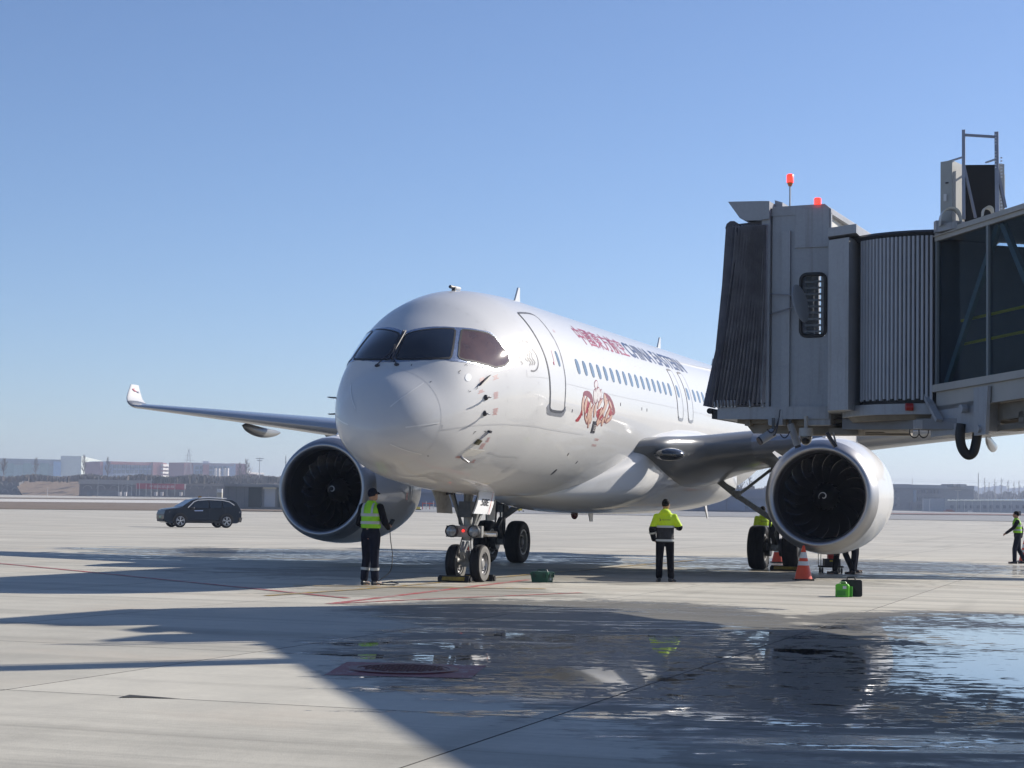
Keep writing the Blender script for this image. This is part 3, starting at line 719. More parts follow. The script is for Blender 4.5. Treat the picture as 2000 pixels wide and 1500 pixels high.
# --- painted emblem below the windows: dark red sweep, cream brush strokes, small dark tag
EMR = [[(6.82,0.28),(6.852,2.44),(6.96,3.41),(7.135,3.93),(7.331,3.68),(7.499,2.04),(7.6,-0.9),(7.653,-3.3),(7.525,-3.01),(7.343,-0.57),(7.155,0.8),(6.953,0.72)],[(6.953,0.72),(6.82,0.28),(6.79,-3.51),(6.778,-7.28),(6.732,-10.18),(6.595,-12.63),(6.49,-13.91),(6.562,-14.93),(6.727,-14.48),(6.837,-12.04),(6.9,-8.06),(6.932,-3.77)],[(8.444,4.99),(8.671,4.61),(8.928,3.29),(9.122,0.87),(9.33,-3.29),(9.398,-5.68),(9.319,-7.54),(9.167,-7.38),(9.156,-3.53),(8.977,-0.82),(8.754,1.31),(8.542,3.19)],[(7.911,-7.17),(8.046,-5.54),(8.353,-4.15),(8.512,-6.37),(8.501,-9.33),(8.319,-11.29),(8.101,-11.56),(7.944,-9.56)],[(6.937,-4.23),(7.192,-1.5),(7.392,-3.58),(7.328,-7.96),(7.115,-9.67)],[(8.859,-1.48),(9.081,-4.12),(9.195,-7.45),(8.942,-8.27),(8.784,-4.53)]]
EMC = [[(6.86,0.83),(6.787,-1.5),(6.757,-3.78),(6.766,-6.02),(6.814,-8.23),(6.878,-10.45),(6.924,-10.41),(6.91,-8.16),(6.911,-5.9),(6.912,-3.64),(6.912,-1.39),(6.9,0.86)],[(7.114,0.53),(7.012,-1.48),(6.958,-3.45),(6.947,-5.4),(6.981,-7.34),(7.031,-9.27),(7.085,-9.26),(7.093,-7.31),(7.116,-5.36),(7.137,-3.39),(7.156,-1.43),(7.16,0.55)],[(7.368,-1.78),(7.299,-4.38),(7.267,-6.96),(7.259,-9.54),(7.275,-12.12),(7.297,-14.71),(7.352,-14.73),(7.389,-12.15),(7.43,-9.57),(7.449,-6.98),(7.445,-4.38),(7.414,-1.78)],[(7.605,-3.33),(7.472,-6.07),(7.4,-8.81),(7.383,-11.57),(7.424,-14.36),(7.493,-17.18),(7.549,-17.22),(7.539,-14.44),(7.556,-11.67),(7.582,-8.91),(7.619,-6.14),(7.651,-3.35)],[(7.791,-2.5),(7.727,-4.12),(7.698,-5.73),(7.694,-7.32),(7.716,-8.92),(7.745,-10.51),(7.794,-10.51),(7.817,-8.91),(7.846,-7.3),(7.859,-5.7),(7.857,-4.1),(7.831,-2.49)],[(8.295,1.17),(8.158,0.03),(8.06,-1.17),(7.996,-2.44),(7.969,-3.76),(7.954,-5.1),(8.0,-5.2),(8.064,-3.97),(8.139,-2.74),(8.211,-1.49),(8.279,-0.22),(8.333,1.09)],[(8.444,4.24),(8.417,2.62),(8.423,1.07),(8.446,-0.45),(8.486,-1.94),(8.524,-3.44),(8.585,-3.32),(8.615,-1.68),(8.641,-0.05),(8.631,1.5),(8.585,2.97),(8.497,4.35)],[(8.533,-3.09),(8.394,-4.62),(8.288,-6.22),(8.207,-7.85),(8.151,-9.54),(8.102,-11.22),(8.149,-11.35),(8.248,-9.8),(8.351,-8.24),(8.44,-6.63),(8.516,-4.95),(8.571,-3.19)],[(8.73,1.09),(8.566,-0.86),(8.456,-2.83),(8.396,-4.82),(8.387,-6.86),(8.399,-8.9),(8.456,-8.97),(8.505,-6.99),(8.572,-5.02),(8.643,-3.02),(8.717,-1.01),(8.778,1.04)],[(8.808,0.85),(8.816,-0.31),(8.853,-1.37),(8.911,-2.36),(8.99,-3.28),(9.072,-4.19),(9.116,-4.02),(9.082,-2.92),(9.05,-1.82),(9.001,-0.8),(8.936,0.16),(8.846,1.0)],[(8.928,-3.04),(8.787,-4.87),(8.694,-6.73),(8.645,-8.63),(8.641,-10.58),(8.654,-12.54),(8.708,-12.62),(8.753,-10.74),(8.812,-8.86),(8.871,-6.96),(8.929,-5.05),(8.972,-3.1)],[(9.136,-7.17),(9.036,-8.15),(8.965,-9.21),(8.908,-10.3),(8.865,-11.43),(8.82,-12.54),(8.875,-12.72),(8.98,-11.8),(9.078,-10.86),(9.145,-9.79),(9.181,-8.62),(9.181,-7.32)],[(8.122,-11.0),(8.059,-11.83),(8.037,-12.68),(8.046,-13.54),(8.085,-14.41),(8.127,-15.29),(8.196,-15.32),(8.228,-14.47),(8.26,-13.62),(8.264,-12.76),(8.241,-11.89),(8.18,-11.01)],[(8.546,-9.46),(8.459,-10.47),(8.414,-11.52),(8.405,-12.61),(8.432,-13.74),(8.468,-14.88),(8.527,-14.95),(8.552,-13.88),(8.585,-12.81),(8.605,-11.74),(8.612,-10.64),(8.594,-9.51)],[(7.505,-9.15),(7.472,-10.22),(7.469,-11.27),(7.488,-12.32),(7.53,-13.36),(7.576,-14.4),(7.624,-14.38),(7.63,-13.31),(7.637,-12.24),(7.627,-11.19),(7.599,-10.14),(7.545,-9.12)],[(7.051,-9.79),(7.071,-10.97),(7.117,-12.09),(7.183,-13.16),(7.268,-14.18),(7.356,-15.21),(7.395,-15.09),(7.35,-13.93),(7.307,-12.78),(7.249,-11.68),(7.178,-10.64),(7.085,-9.68)],[(8.273,-4.21),(8.21,-4.99),(8.17,-5.78),(8.147,-6.6),(8.141,-7.44),(8.137,-8.28),(8.174,-8.33),(8.218,-7.55),(8.262,-6.77),(8.292,-5.96),(8.308,-5.12),(8.304,-4.26)],[(7.217,-5.77),(7.241,-6.6),(7.286,-7.34),(7.344,-8.02),(7.417,-8.63),(7.491,-9.24),(7.522,-9.08),(7.482,-8.3),(7.442,-7.53),(7.39,-6.82),(7.325,-6.18),(7.243,-5.64)],[(8.302,-11.47),(8.233,-11.87),(8.197,-12.35),(8.185,-12.87),(8.197,-13.46),(8.21,-14.05),(8.267,-14.18),(8.313,-13.74),(8.359,-13.29),(8.381,-12.78),(8.381,-12.22),(8.349,-11.58)],[(8.889,-9.76),(8.823,-10.3),(8.784,-10.89),(8.764,-11.53),(8.765,-12.21),(8.768,-12.9),(8.814,-13.01),(8.86,-12.43),(8.906,-11.86),(8.934,-11.24),(8.943,-10.57),(8.927,-9.85)]]
EMW = [[(7.904,11.17),(7.799,10.03),(7.748,8.98),(7.735,7.98),(7.759,7.05),(7.788,6.11),(7.873,6.23),(7.937,7.29),(8.002,8.36),(8.033,9.39),(8.029,10.37),(7.977,11.28)],[(7.706,5.48),(7.635,3.77),(7.61,2.15),(7.62,0.59),(7.663,-0.91),(7.713,-2.41),(7.78,-2.3),(7.804,-0.68),(7.833,0.96),(7.837,2.55),(7.819,4.1),(7.764,5.59)],[(7.999,7.17),(7.906,5.31),(7.87,3.56),(7.876,1.89),(7.924,0.29),(7.979,-1.3),(8.063,-1.16),(8.099,0.58),(8.141,2.35),(8.153,4.06),(8.135,5.72),(8.072,7.31)],[(7.88,6.74),(7.815,4.89),(7.787,3.12),(7.786,1.39),(7.813,-0.29),(7.846,-1.97),(7.896,-1.9),(7.916,-0.14),(7.941,1.63),(7.953,3.38),(7.949,5.11),(7.923,6.81)],[(8.226,6.35),(8.165,5.2),(8.133,4.09),(8.122,3.0),(8.131,1.94),(8.143,0.89),(8.186,0.93),(8.22,2.04),(8.255,3.15),(8.275,4.24),(8.28,5.33),(8.262,6.39)]]
EMT = [(7.788,-12.93),(8.041,-12.87),(8.12,-19.91),(7.822,-20.04)]
MAROON = mat('decal_maroon', (.20, .035, .045), .35); CREAM = mat('decal_cream', (.50, .33, .25), .35); CREAMW = mat('decal_cream_white', (.56, .52, .50), .35)
em = None
for k, P_ in enumerate(EMR):
    o = surf_patch('emblem_red_sweep', P_, (MAROON if k in (0, 2) else mat('decal_deep_red', (.30, .025, .035), .35)), .0032+.0001*k, .12)
for k, P_ in enumerate(EMW):
    surf_patch('emblem_outline', grow(P_, .012), MAROON, .0040+.00005*k, .2); surf_patch('emblem_stroke', grow(P_, -.009), CREAMW, .0050+.00005*k, .2)
for k, P_ in enumerate(EMC):
    surf_patch('emblem_outline', grow(P_, .010), MAROON, .0058+.00005*k, .2); surf_patch('emblem_stroke', grow(P_, -.009), CREAM, .0075+.00005*k, .2)
surf_patch('emblem_tag', EMT, INK, .0095, .1)
surf_text('emblem_tag_lettering', '回回', 7.93, 8.13, -18.6, -15.2, CREAMW, .0105)
# ------------------------------------------------------------------ belly fairing
def sect_ring(X, w, zb, zt, n=64, e=2.3, zc=None):
    zc = zb+(zt-zb)*.5 if zc is None else zc; o = []
    for k in range(n):
        t = 2*math.pi*k/n; c, s_ = math.cos(t), math.sin(t); e = 4.2 if s_ > 0 else 2.3
        o.append(Vector((X, w*math.copysign(abs(c)**(2/e), c), zc+((zt-zc) if s_ > 0 else (zc-zb))*math.copysign(abs(s_)**(2/e), s_))))
    return o
b = MB()
FR = [(8.9, .05, 1.80, 1.84), (9.3, .55, 1.72, 2.05), (10, 1.05, 1.62, 2.3), (10.8, 1.5, 1.53, 2.6), (11.5, 1.84, 1.47, 2.85), (12.1, 2.02, 1.44, 3.12), (12.8, 2.12, 1.42, 3.38), (13.8, 2.18, 1.41, 3.60), (15.4, 2.20, 1.40, 3.78), (17.5, 2.20, 1.40, 3.83), (19.5, 2.18, 1.42, 3.78), (21.5, 2.08, 1.47, 3.5), (23.2, 1.85, 1.58, 3.0), (24.6, 1.3, 1.72, 2.5), (25.6, .5, 1.83, 2.0)]
b.rings([sect_ring(*q) for q in FR], cap0=True, cap1=True)
part(b, 'belly_fairing', WHITE, sharp=60)
# air inlets in the fairing
def flush(poly, name):
    b = MB(); b.add(poly, [tuple(range(len(poly)))]); part(b, name, DARK)
# ------------------------------------------------------------------ wings
def airfoil(n=14, t=.13, camber=.02):
    xs_ = [(1-math.cos(math.pi*i/n))/2 for i in range(n+1)]
    yt = lambda x: 5*t*(.2969*math.sqrt(x)-.126*x-.3516*x*x+.2843*x**3-.1015*x**4)
    yc = lambda x: camber*4*x*(1-x)
    return [(x, yc(x)+yt(x)) for x in xs_[::-1]] + [(x, yc(x)-yt(x)) for x in xs_[1:-1]]
def le_x(y): return 13.3+.57*(y-2) if y >= 3 else 13.87 - (3-y)*.57 - 1.30*min(1, (3-y)/.68)**1.4
def z_le(y): return 2.83+.0965*y
def chord(y):
    if y < 6.3: return (20.75+.06*(y-2)) - le_x(y)
    return (21.0+(23.45-21.0)*(y-6.3)/(17.0-6.3)) - le_x(y)
WST = [(1.6, .112, -.03), (2.1, .112, -.03), (2.32, .113, -.03), (2.5, .116, -.028), (2.75, .122, -.022), (3.0, .128, -.015), (4, .132, 0), (5.2, .13, .01), (6.3, .122, .012), (8, .118, .015), (10, .115, .015), (12, .11, .015), (14, .108, .015), (16, .105, .012), (17.15, .10, .01)]
def wing(side):
    b = MB(); R = []
    for y, t, c in WST:
        ch = chord(y); af = airfoil(18, t, c); inc = rad(3.0-4.2*(y-2)/15)
        ring = []
        for x, z in af:
            X = x*ch; Zz = z*ch
            ring.append(Vector((le_x(y)+X*math.cos(inc)+Zz*math.sin(inc), side*y, z_le(y)-.03*ch*0+Zz*math.cos(inc)-X*math.sin(inc))))
        R.append(ring)
    # winglet: blended upward curve
    y0 = 17.15; tip = []
    for k in range(1, 11):
        a = k/10; ang = rad(80)*min(1, a*1.9)
        tip.append((a, ang))
    y, z, xl = y0, z_le(y0), le_x(y0); ch = chord(y0)
    for k in range(1, 12):
        a = k/11; ang = rad(76)*min(1, a*1.6); y += .112*math.cos(ang)+.012; z += .085*math.sin(ang)+.004
        xl += .07+.055*a; c2 = ch*(1-a)+.50*a; af = airfoil(18, .10, .0); nx = Vector((0, -side*math.sin(ang), math.cos(ang)))
        R.append([Vector((xl+x*c2, side*y, z))+nx*(zz*c2) for x, zz in af])
    nn = len(WST)
    b.rings(R, cap0=True, cap1=True)
    w = part(b, 'wing', GREYW, sharp=50)
    # bright metal leading edge, laid over the front eighth of the chord
    b = MB(); LR = []
    for (y, t, c), ring in zip(WST[6:], R[6:nn]):
        n = len(ring); le = 18; idx = [le-6, le-5, le-4, le-3, le-2, le-1, le, le+1, le+2, le+3, le+4]
        cen = sum((ring[(i) % n] for i in idx), Vector())/len(idx)
        LR.append([ring[i % n]+(ring[i % n]-cen).normalized()*.006 for i in idx])
    b.rings(LR, closed=False); sub(b, 'leading_edge_slat', SLAT, w)
    # winglet skin in white with the swallow mark
    b = MB(); b.rings([[p+ (Vector((0, 0, 0))) for p in r] for r in R[nn+3:]], cap1=True)
    for i, v in enumerate(b.v): pass
    cs = [sum(r, Vector())/len(r) for r in R[nn+3:]]
    m_ = len(R[0]); b.v = [tuple(Vector(v)+(Vector(v)-cs[min(i//m_, len(cs)-1)]).normalized()*.004) for i, v in enumerate(b.v)]
    wl = part(b, 'winglet', WHITE, sharp=50)
    r1, r2 = R[nn+6], R[nn+9]
    inner = lambda r, f: r[int(18-f*18) % len(r)]   # towards the fuselage
    # red and navy bird
    for nm, mt, pts in (('winglet_mark_red', RED, [(.30, .75), (.50, .78), (.42, .60), (.62, .42), (.48, .40), (.34, .58)]), ('winglet_mark_navy', NAVY, [(.52, .42), (.82, .22), (.72, .36), (.78, .45), (.66, .44)])):
        P_ = []
        for f, h_ in pts:
            rr1 = r1[18-int(round(f*17))]; k = min(1.0, max(0, h_)); P_.append(r1[18-int(round(f*17))].lerp(r2[18-int(round(f*17))], k)+Vector((0, -side*.02, .006)))
        bb = MB(); bb.add(P_, [tuple(range(len(P_)))]); part(bb, nm, mt)
    # flap track fairings
    for y in (9.2, 12.6):
        bb = MB(); X0_ = le_x(y)+chord(y)*.34; L = chord(y)*.86; zc_0 = z_le(y)-.22
        rg = []
        for k in range(13):
            a = k/12; r = math.sin(math.pi*min(.999, a**.75*1.0))**.6*.10+.01; rg.append([Vector((X0_+L*a, side*y+r*.8*math.cos(t), zc_0-.12*a-.1*math.sin(math.pi*a)+r*1.5*math.sin(t))) for t in [2*math.pi*i/14 for i in range(14)]])
        bb.rings(rg, cap0=True, cap1=True); f_ = part(bb, 'flap_track_fairing', GREYW)
    return R
RW = {s_: wing(s_) for s_ in (1, -1)}
# wing root lights
for s_ in (1, -1):
    b = MB(); b.ball((0, 0, 0), .40, .30, .155, 24, 12, Matrix.Translation((12.28, s_*2.50, 2.84)) @ Matrix.Rotation(s_*rad(42), 4, 'Z'))
    l_ = part(b, 'wing_root_light', mat('smoked_lens', (.03, .033, .036), .08, coat=1, noise=.4, nscale=9))
    b = MB(); b.lathe([(-.02, 1), (.02, 1.03), (.04, 1.0)], Matrix.Translation((12.16, s_*2.6, 2.84)) @ Matrix.Rotation(s_*rad(42), 4, 'Z') @ Matrix.Diagonal((1, .37, .17, 1)) , 24)
# tail: fin and stabilisers
def slab_wing(P0, P1, c0, c1, t, nrm, name):
    af = airfoil(12, t, 0); b = MB(); R = []
    for P_, c in ((P0, c0), (P1, c1)): R.append([Vector(P_)+Vector((x*c, 0, 0))+Vector(nrm)*(z*c) for x, z in af])
    b.rings(R, cap0=True, cap1=True); return part(b, name, WHITE, sharp=50)
slab_wing((30.6, 0, 5.5), (36.2, 0, 11.75), 5.6, 2.1, .11, (0, 1, 0), 'tail_fin')
for s_ in (1, -1): slab_wing((33.6, s_*.5, 4.9), (37.2, s_*6.1, 5.5), 3.6, 1.5, .10, (0, 0, 1), 'stabiliser')
# ------------------------------------------------------------------ engines
FANM = mat('fan_blade', (.018, .018, .021), .25, metal=.4, spec=.6, noise=.2)
FANE = mat('fan_blade_edge_metal', (.16, .16, .165), .2, metal=1)
SPIN = mat('spinner_black', (.012, .012, .013), .3)
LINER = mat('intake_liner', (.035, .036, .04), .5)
EX, EY, EZ = 11.724, 6.084, 1.903
LXS = [0, .05, .12, .25, .5]
def engine(side):
    T = Matrix.Translation((EX, side*EY, EZ)) @ Matrix.Rotation(rad(-1.0), 4, 'Y')
    e = empty('engine'); e.parent = plane; e.name = 'engine'
    # outer cowl: slightly flat at the bottom
    def lat(prof, n=72): 
        b = MB(); R = []
        for a, r in prof:
            ring = []
            for k in range(n):
                t = 2*math.pi*k/n; c, s_ = math.cos(t), math.sin(t); rr = r*(1-.02*max(0, -s_)**3) if r > .9 else r
                ring.append(T @ Vector((a-.10*(-s_)*(max(0, 1-a/1.2)), rr*c, rr*s_)))
            R.append(ring)
        b.rings(R); return b
    R_L = 1.115
    cowl = [(.42, 1.285), (.7, 1.325), (1.1, 1.362), (1.6, 1.38), (2.2, 1.37), (2.8, 1.32), (3.3, 1.24), (3.75, 1.14), (4.0, 1.07), (4.0, 1.03), (3.7, 1.02)]
    b = lat(cowl); part(b, 'nacelle', WHITE, e, 50)
    lip = [(.42, 1.286), (.30, 1.262), (.18, 1.228), (.09, 1.19), (.03, 1.15), (0, 1.108), (.01, 1.07), (.05, 1.035), (.12, 1.01), (.22, .995), (.34, .99)]
    b = lat(lip); part(b, 'intake_lip', LIPM, e, 60)
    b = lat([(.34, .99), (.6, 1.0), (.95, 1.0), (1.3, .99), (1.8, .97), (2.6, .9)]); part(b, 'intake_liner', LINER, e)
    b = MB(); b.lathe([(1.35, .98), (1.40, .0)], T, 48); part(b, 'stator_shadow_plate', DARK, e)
    b = MB(); b.lathe([(.58, .001), (.60, .03), (.70, .11), (.85, .21), (1.05, .31), (1.3, .34)], T, 32); part(b, 'spinner', SPIN, e)
    # painted spiral on the spinner
    b = MB(); vs = []
    for k in range(29):
        a = k/28; t = rad(60+330*a)*1.0; r = .02+.095*a**.8; x = .80+.9*(max(0, r-.03))**1.0*.9 - .012
        x = .58 + (0 if r < .03 else (r-.03)*1.25)-.004
        w = .013*(1-.35*a)
        d = Vector((0, math.cos(-t), math.sin(-t)))
        vs += [T @ (Vector((x-.012, 0, 0))+d*(r-w)), T @ (Vector((x+.01, 0, 0))+d*(r+w))]
    b.add(vs, [(2*i, 2*i+1, 2*i+3, 2*i+2) for i in range(28)]); part(b, 'spinner_spiral', mat('spiral_white', (.6, .6, .58), .4), e)
    # wide-chord swept fan blades
    me = None
    for k in range(18):
        b = MB(); b.mat(FANM); n = 12; LE = []; TE = []
        for i in range(n+1):
            s_ = i/n; r = .30+.685*s_; tw = rad(28+38*s_); th0 = rad(6*math.sin(s_*math.pi*.95)*-1.3 + 8*s_**2)
            cax = .30*(1-.1*s_)/2*math.cos(tw)+.02; ct = .26/2*math.sin(tw)/r*1.45
            sw = .05*math.sin(math.pi*s_)-.02*s_
            for L_, sg in ((LE, -1), (TE, 1)):
                th = th0+sg*ct; L_.append(Vector((1.08+sg*cax+ (sw if sg < 0 else 0), r*math.cos(th), r*math.sin(th))))
        MID = [(a+c)/2+Vector((.0, 0, 0))+Vector((.02, 0, 0)) for a, c in zip(LE, TE)]
        Rz = Matrix.Rotation(rad(20*k), 4, 'X')
        A = [T @ Rz @ p for p in LE]; Bm = [T @ Rz @ p for p in MID]; C_ = [T @ Rz @ p for p in TE]
        b.rings([A, Bm, C_], closed=False)
        b.mat(FANE); o_ = [T @ Rz @ (p+Vector((-.004, 0, 0))) for p in LE]; q_ = [T @ Rz @ (p*0.97+r_*0.03+Vector((-.006, 0, 0))) for p, r_ in zip(LE, TE)]
        b.rings([o_, q_], closed=False)
        part(b, 'fan_blade', None, e, 60)
    # exhaust core and plug
    b = MB(); b.lathe([(3.4, .80), (4.3, .66), (4.85, .52), (4.85, .48), (4.4, .5)], T, 40); part(b, 'core_nozzle', GEARD, e)
    b = MB(); b.lathe([(4.3, .34), (4.9, .30), (5.5, .06), (5.52, .001)], T, 28); part(b, 'exhaust_cone', GEARD, e)
    # strake, joint lines, pylon
    b = MB(); a0 = rad(180-38) if side < 0 else rad(38)
    inb = -side
    ang = rad(142) if inb < 0 else rad(38)
    d_ = Vector((0, math.cos(ang), math.sin(ang)))
    p_ = [Vector((.95, 0, 0))+d_*1.34, Vector((1.15, 0, 0))+d_*1.58, Vector((1.75, 0, 0))+d_*1.66, Vector((2.0, 0, 0))+d_*1.38]
    b.prism([T @ x for x in p_], Vector((0, .02, .02))); part(b, 'nacelle_strake', WHITE, e)
    b = MB()
    for xx, rr_ in ((1.75, 1.3835), (2.9, 1.310)): b.lathe([(xx-.008, rr_), (xx+.008, rr_-.0005)], T, 72)
    part(b, 'cowl_joint', LINE, e)
    b = MB(); rg = []
    for X, w, zt, zb in ((.85, .02, 1.345, 1.30), (1.2, .12, 1.47, 1.3), (1.7, .19, 1.60, 1.3), (2.6, .24, 1.72, 1.2), (3.6, .27, 1.74, .9), (4.6, .27, 1.62, .75), (5.8, .24, 1.5, .80), (7.2, .12, 1.35, .95), (8.3, .03, 1.2, 1.05)):
        ring = []
        for k in range(16):
            t = 2*math.pi*k/16; c, s_ = math.cos(t), math.sin(t); zz = (zt+zb)/2+(zt-zb)/2*math.copysign(abs(s_)**.6, s_)
            ring.append(T @ Vector((X, w*math.copysign(abs(c)**.7, c), zz)))
        rg.append(ring)
    b.rings(rg, cap0=True, cap1=True); part(b, 'engine_pylon', WHITE)
    if side > 0:   # small maker's swallow mark and warning marks on the inboard cowl
        for nm, mt, th, x0, sz in (('cowl_mark_red', RED, 187, 2.25, .16),):
            b = MB()
            for q in ([(-.5, .6), (.5, .6), (.2, 0), (.6, -.6), (-.4, -.6), (-.6, 0)],):
                vs = []
                for x, y in q:
                    t = rad(th)+y*sz/1.37*-1; vs.append(T @ Vector((x0+x*sz, 1.376*math.cos(t), 1.376*math.sin(t))))
                b.add(vs, [tuple(range(len(vs)))])
            part(b, nm, mt, e)
    return e
eng = [engine(1), engine(-1)]
# ------------------------------------------------------------------ landing gear
def gz(X, z): return z - (X-XP)*math.sin(TILT)       # ground height in body coordinates
def wheel(X, Y, r, w, parent, side=1, light=False, name='wheel'):
    z = gz(X, r-.012); T = Matrix.Translation((X, Y, z)) @ Matrix.Rotation(rad(90), 4, 'Z')
    b = MB(); b.mat(TYRE); h = w/2
    prof = [(-h*.80, r*.60), (-h*.97, r*.72), (-h, r*.82), (-h*.93, r*.92), (-h*.72, r*.975), (-h*.4, r*.995)]
    full = prof+[(-h*.33, r*.985), (-h*.28, r*.985), (-h*.22, r), (-h*.05, r), (0, r*.985), (h*.05, r)]+[(-a, q) for a, q in prof[::-1]]
    b.lathe(full, T, 40)
    if light:
        b.mat(TYREG)
        for s_ in (-1, 1): b.lathe([(s_*h*.985, r*.60), (s_*(h*.975+.004), r*.72), (s_*(h+.004), r*.82), (s_*(h*.935+.004), r*.915)], T, 40)
    rim = STEEL if light else GEARG
    b.mat(rim)
    for s_ in (-1, 1):
        b.lathe([(s_*h*.80, r*.60), (s_*h*.84, r*.56), (s_*h*.80, r*.53), (s_*h*.45, r*.50), (s_*h*.30, r*.38), (s_*h*.34, r*.30)], T, 32)
        b.mat(DARK if not light else GEARG); b.lathe([(s_*h*.34, r*.30), (s_*h*.62, r*.26), (s_*h*.72, r*.20), (s_*h*.74, 0.001)], T, 24)
        b.mat(INK if light else GEARD)
        for k in range(9):
            a = 2*math.pi*k/9; b.ball(T @ Vector((s_*h*.40, r*.43*math.cos(a), r*.43*math.sin(a))), r*.055, n=8, m=5)
        b.mat(rim)
    return sub(b, name, None, parent, 50)
def gear_root(name): 
    e = empty(name); e.parent = plane; return e
# nose gear
ng = gear_root('nose_gear'); X = 5.442; g0 = gz(X, 0)
for s_ in (1, -1): wheel(X, s_*.26, .382, .215, ng, s_, light=True)
b = MB(); b.mat(GEARG)
b.tube([(X-.02, 0, g0+.30), (X-.02, 0, g0+.62)], .058, 14); b.mat(CHROME); b.tube([(X-.02, 0, g0+.60), (X-.02, 0, g0+.86)], .045, 14)
b.mat(GEARG); b.tube([(X-.03, 0, g0+.84), (X-.06, 0, g0+2.0)], .085, 16); b.tube([(X-.035, 0, g0+.83), (X-.035, 0, g0+.92)], .11, 16)
b.tube([(X, -.24, g0+.38), (X, .24, g0+.38)], .05, 10); b.box(X-.09, X+.05, -.10, .10, g0+.30, g0+.46)
part(b, 'strut', None, ng)
b = MB(); b.mat(GEARG)
for s_ in (1, -1):
    b.beam((X-.15, s_*.05, g0+.80), (X-.32, s_*.03, g0+.62), .05, .05); b.beam((X-.32, s_*.03, g0+.62), (X-.12, s_*.06, g0+.42), .05, .05)
    b.beam((X-.05, s_*.12, g0+1.12), (X-.1, s_*.42, g0+2.0), .07, .06); b.beam((X+.02, s_*.08, g0+1.0), (X+.9, s_*.22, g0+1.95), .06, .06)
    b.mat(GEARD); b.tube([(X-.12, s_*.15, g0+1.15), (X-.18, s_*.17, g0+1.5), (X-.14, s_*.30, g0+1.9)], .018, 6); b.tube([(X-.1, s_*.09, g0+.9), (X-.17, s_*.12, g0+.7), (X-.06, s_*.12, g0+.45)], .012, 6); b.mat(GEARG)
b.tube([(X-.12, -.30, g0+.99), (X-.12, .30, g0+.99)], .045, 10); b.box(X-.2, X+.02, -.16, .16, g0+.90, g0+1.05); b.mat(CHROME); b.tube([(X-.05, -.16, g0+.97), (X-.02, -.62, g0+.97)], .055, 12)
b.mat(GEARD); b.box(X-.25, X+.1, -.13, .13, g0+1.30, g0+1.62); b.tube([(X-.2, .35, g0+1.75), (X-.2, .35, g0+1.95)], .07); b.tube([(X-.2, -.35, g0+1.72), (X-.2, -.35, g0+1.92)], .08)
part(b, 'drag_brace', None, ng)
LENS = mat('lamp_lens', (.22, .23, .24), .08, spec=.9, coat=1, noise=.5, nscale=18)
b = MB(); b.mat(GEARG)
b.box(X-.27, X-.15, -.38, .38, g0+.90, g0+1.13)
b.mat(GEARD)
for s_ in (1, -1): b.lathe([(-.12, .125), (-.02, .13), (.06, .10)], Matrix.Translation((X-.26, s_*.24, g0+1.02)), 20)
b.mat(LENS)
for s_ in (1, -1): b.lathe([(-.10, .11), (-.125, .07), (-.13, .001)], Matrix.Translation((X-.26, s_*.24, g0+1.02)), 20)
part(b, 'taxi_light_bar', None, ng)
b = MB(); b.ball((X-.31, 0, g0+1.03), .028, n=12, m=8); part(b, 'red_indicator_light', mat('red_lamp_lit', (.5, .02, .02), .3, emit=(1, .03, .02), es=1.4), ng)
b = MB(); b.box(X-.13, X-.115, -.05, .06, g0+.64, g0+.71); part(b, 'red_tag', mat('red_tag', (.35, .06, .05), .5), ng)
# gear doors; the port one carries the number
gzt = 1.84
def on_plane(u, v, y):
    """body-frame point of the vertical plane Y = y seen at a given picture place (used to size the doors)"""
    r = ray(u, v); t = (y-CAM.y)/r.y; P = CAM+r*t; dx = P.x-XP; c, s_ = math.cos(TILT), math.sin(TILT)
    return Vector((XP+dx*c+P.z*s_, P.y, -dx*s_+P.z*c))
def face_plate(P_, m, name, txt=None, out=-1):
    b = MB(); nrm = Vector((0, out, 0))
    n = 6; rows = []
    for k in range(n+1):
        a = k/n; rows.append((P_[3].lerp(P_[0], a)+nrm*.03*math.sin(math.pi*a), P_[2].lerp(P_[1], a)+nrm*.03*math.sin(math.pi*a)))
    b.rings([[r[0] for r in rows], [r[1] for r in rows], [r[1]-nrm*.03 for r in rows], [r[0]-nrm*.03 for r in rows], [r[0] for r in rows]], closed=False, smooth=True); o = part(b, name, m, ng)
    if txt:
        T = text_tris(txt); xs_ = [p.x for t in T for p in t]; ys_ = [p.y for t in T for p in t]; a_, b_, c_, d_ = min(xs_), max(xs_), min(ys_), max(ys_)
        bb = MB()
        for k in range(3):
            for t in T:
                vs = []
                for p in t:
                    u = .20+.46*(p.x-a_)/(b_-a_)+.015*k; v = .36+.30*(p.y-c_)/(d_-c_)
                    vs.append((P_[0].lerp(P_[1], u)).lerp(P_[3].lerp(P_[2], u), v)+nrm*.036)
                bb.add(vs, [(0, 1, 2)])
        sub(bb, 'door_number', INK, o)
        bb = MB(); q = lambda u, v: (P_[0].lerp(P_[1], u)).lerp(P_[3].lerp(P_[2], u), v)+nrm*.034
        bb.add([q(.80, 0), q(.83, 0), q(.83, 1), q(.80, 1)], [(0, 1, 2, 3)]); sub(bb, 'door_joint_line', REDINK, o)
    return o
face_plate([on_plane(925, 1003, -.56), on_plane(957, 1005, -.56), on_plane(966, 961, -.44), on_plane(936.5, 958, -.44)], mat('gear_door_white', (.6, .6, .6), .4, coat=.3), 'nose_gear_door', '58E')
face_plate([on_plane(856, 1001.5, .50), on_plane(884, 1003, .50), on_plane(873, 958, .42), on_plane(845, 956, .42)], GEARG, 'nose_gear_door', None, -1)
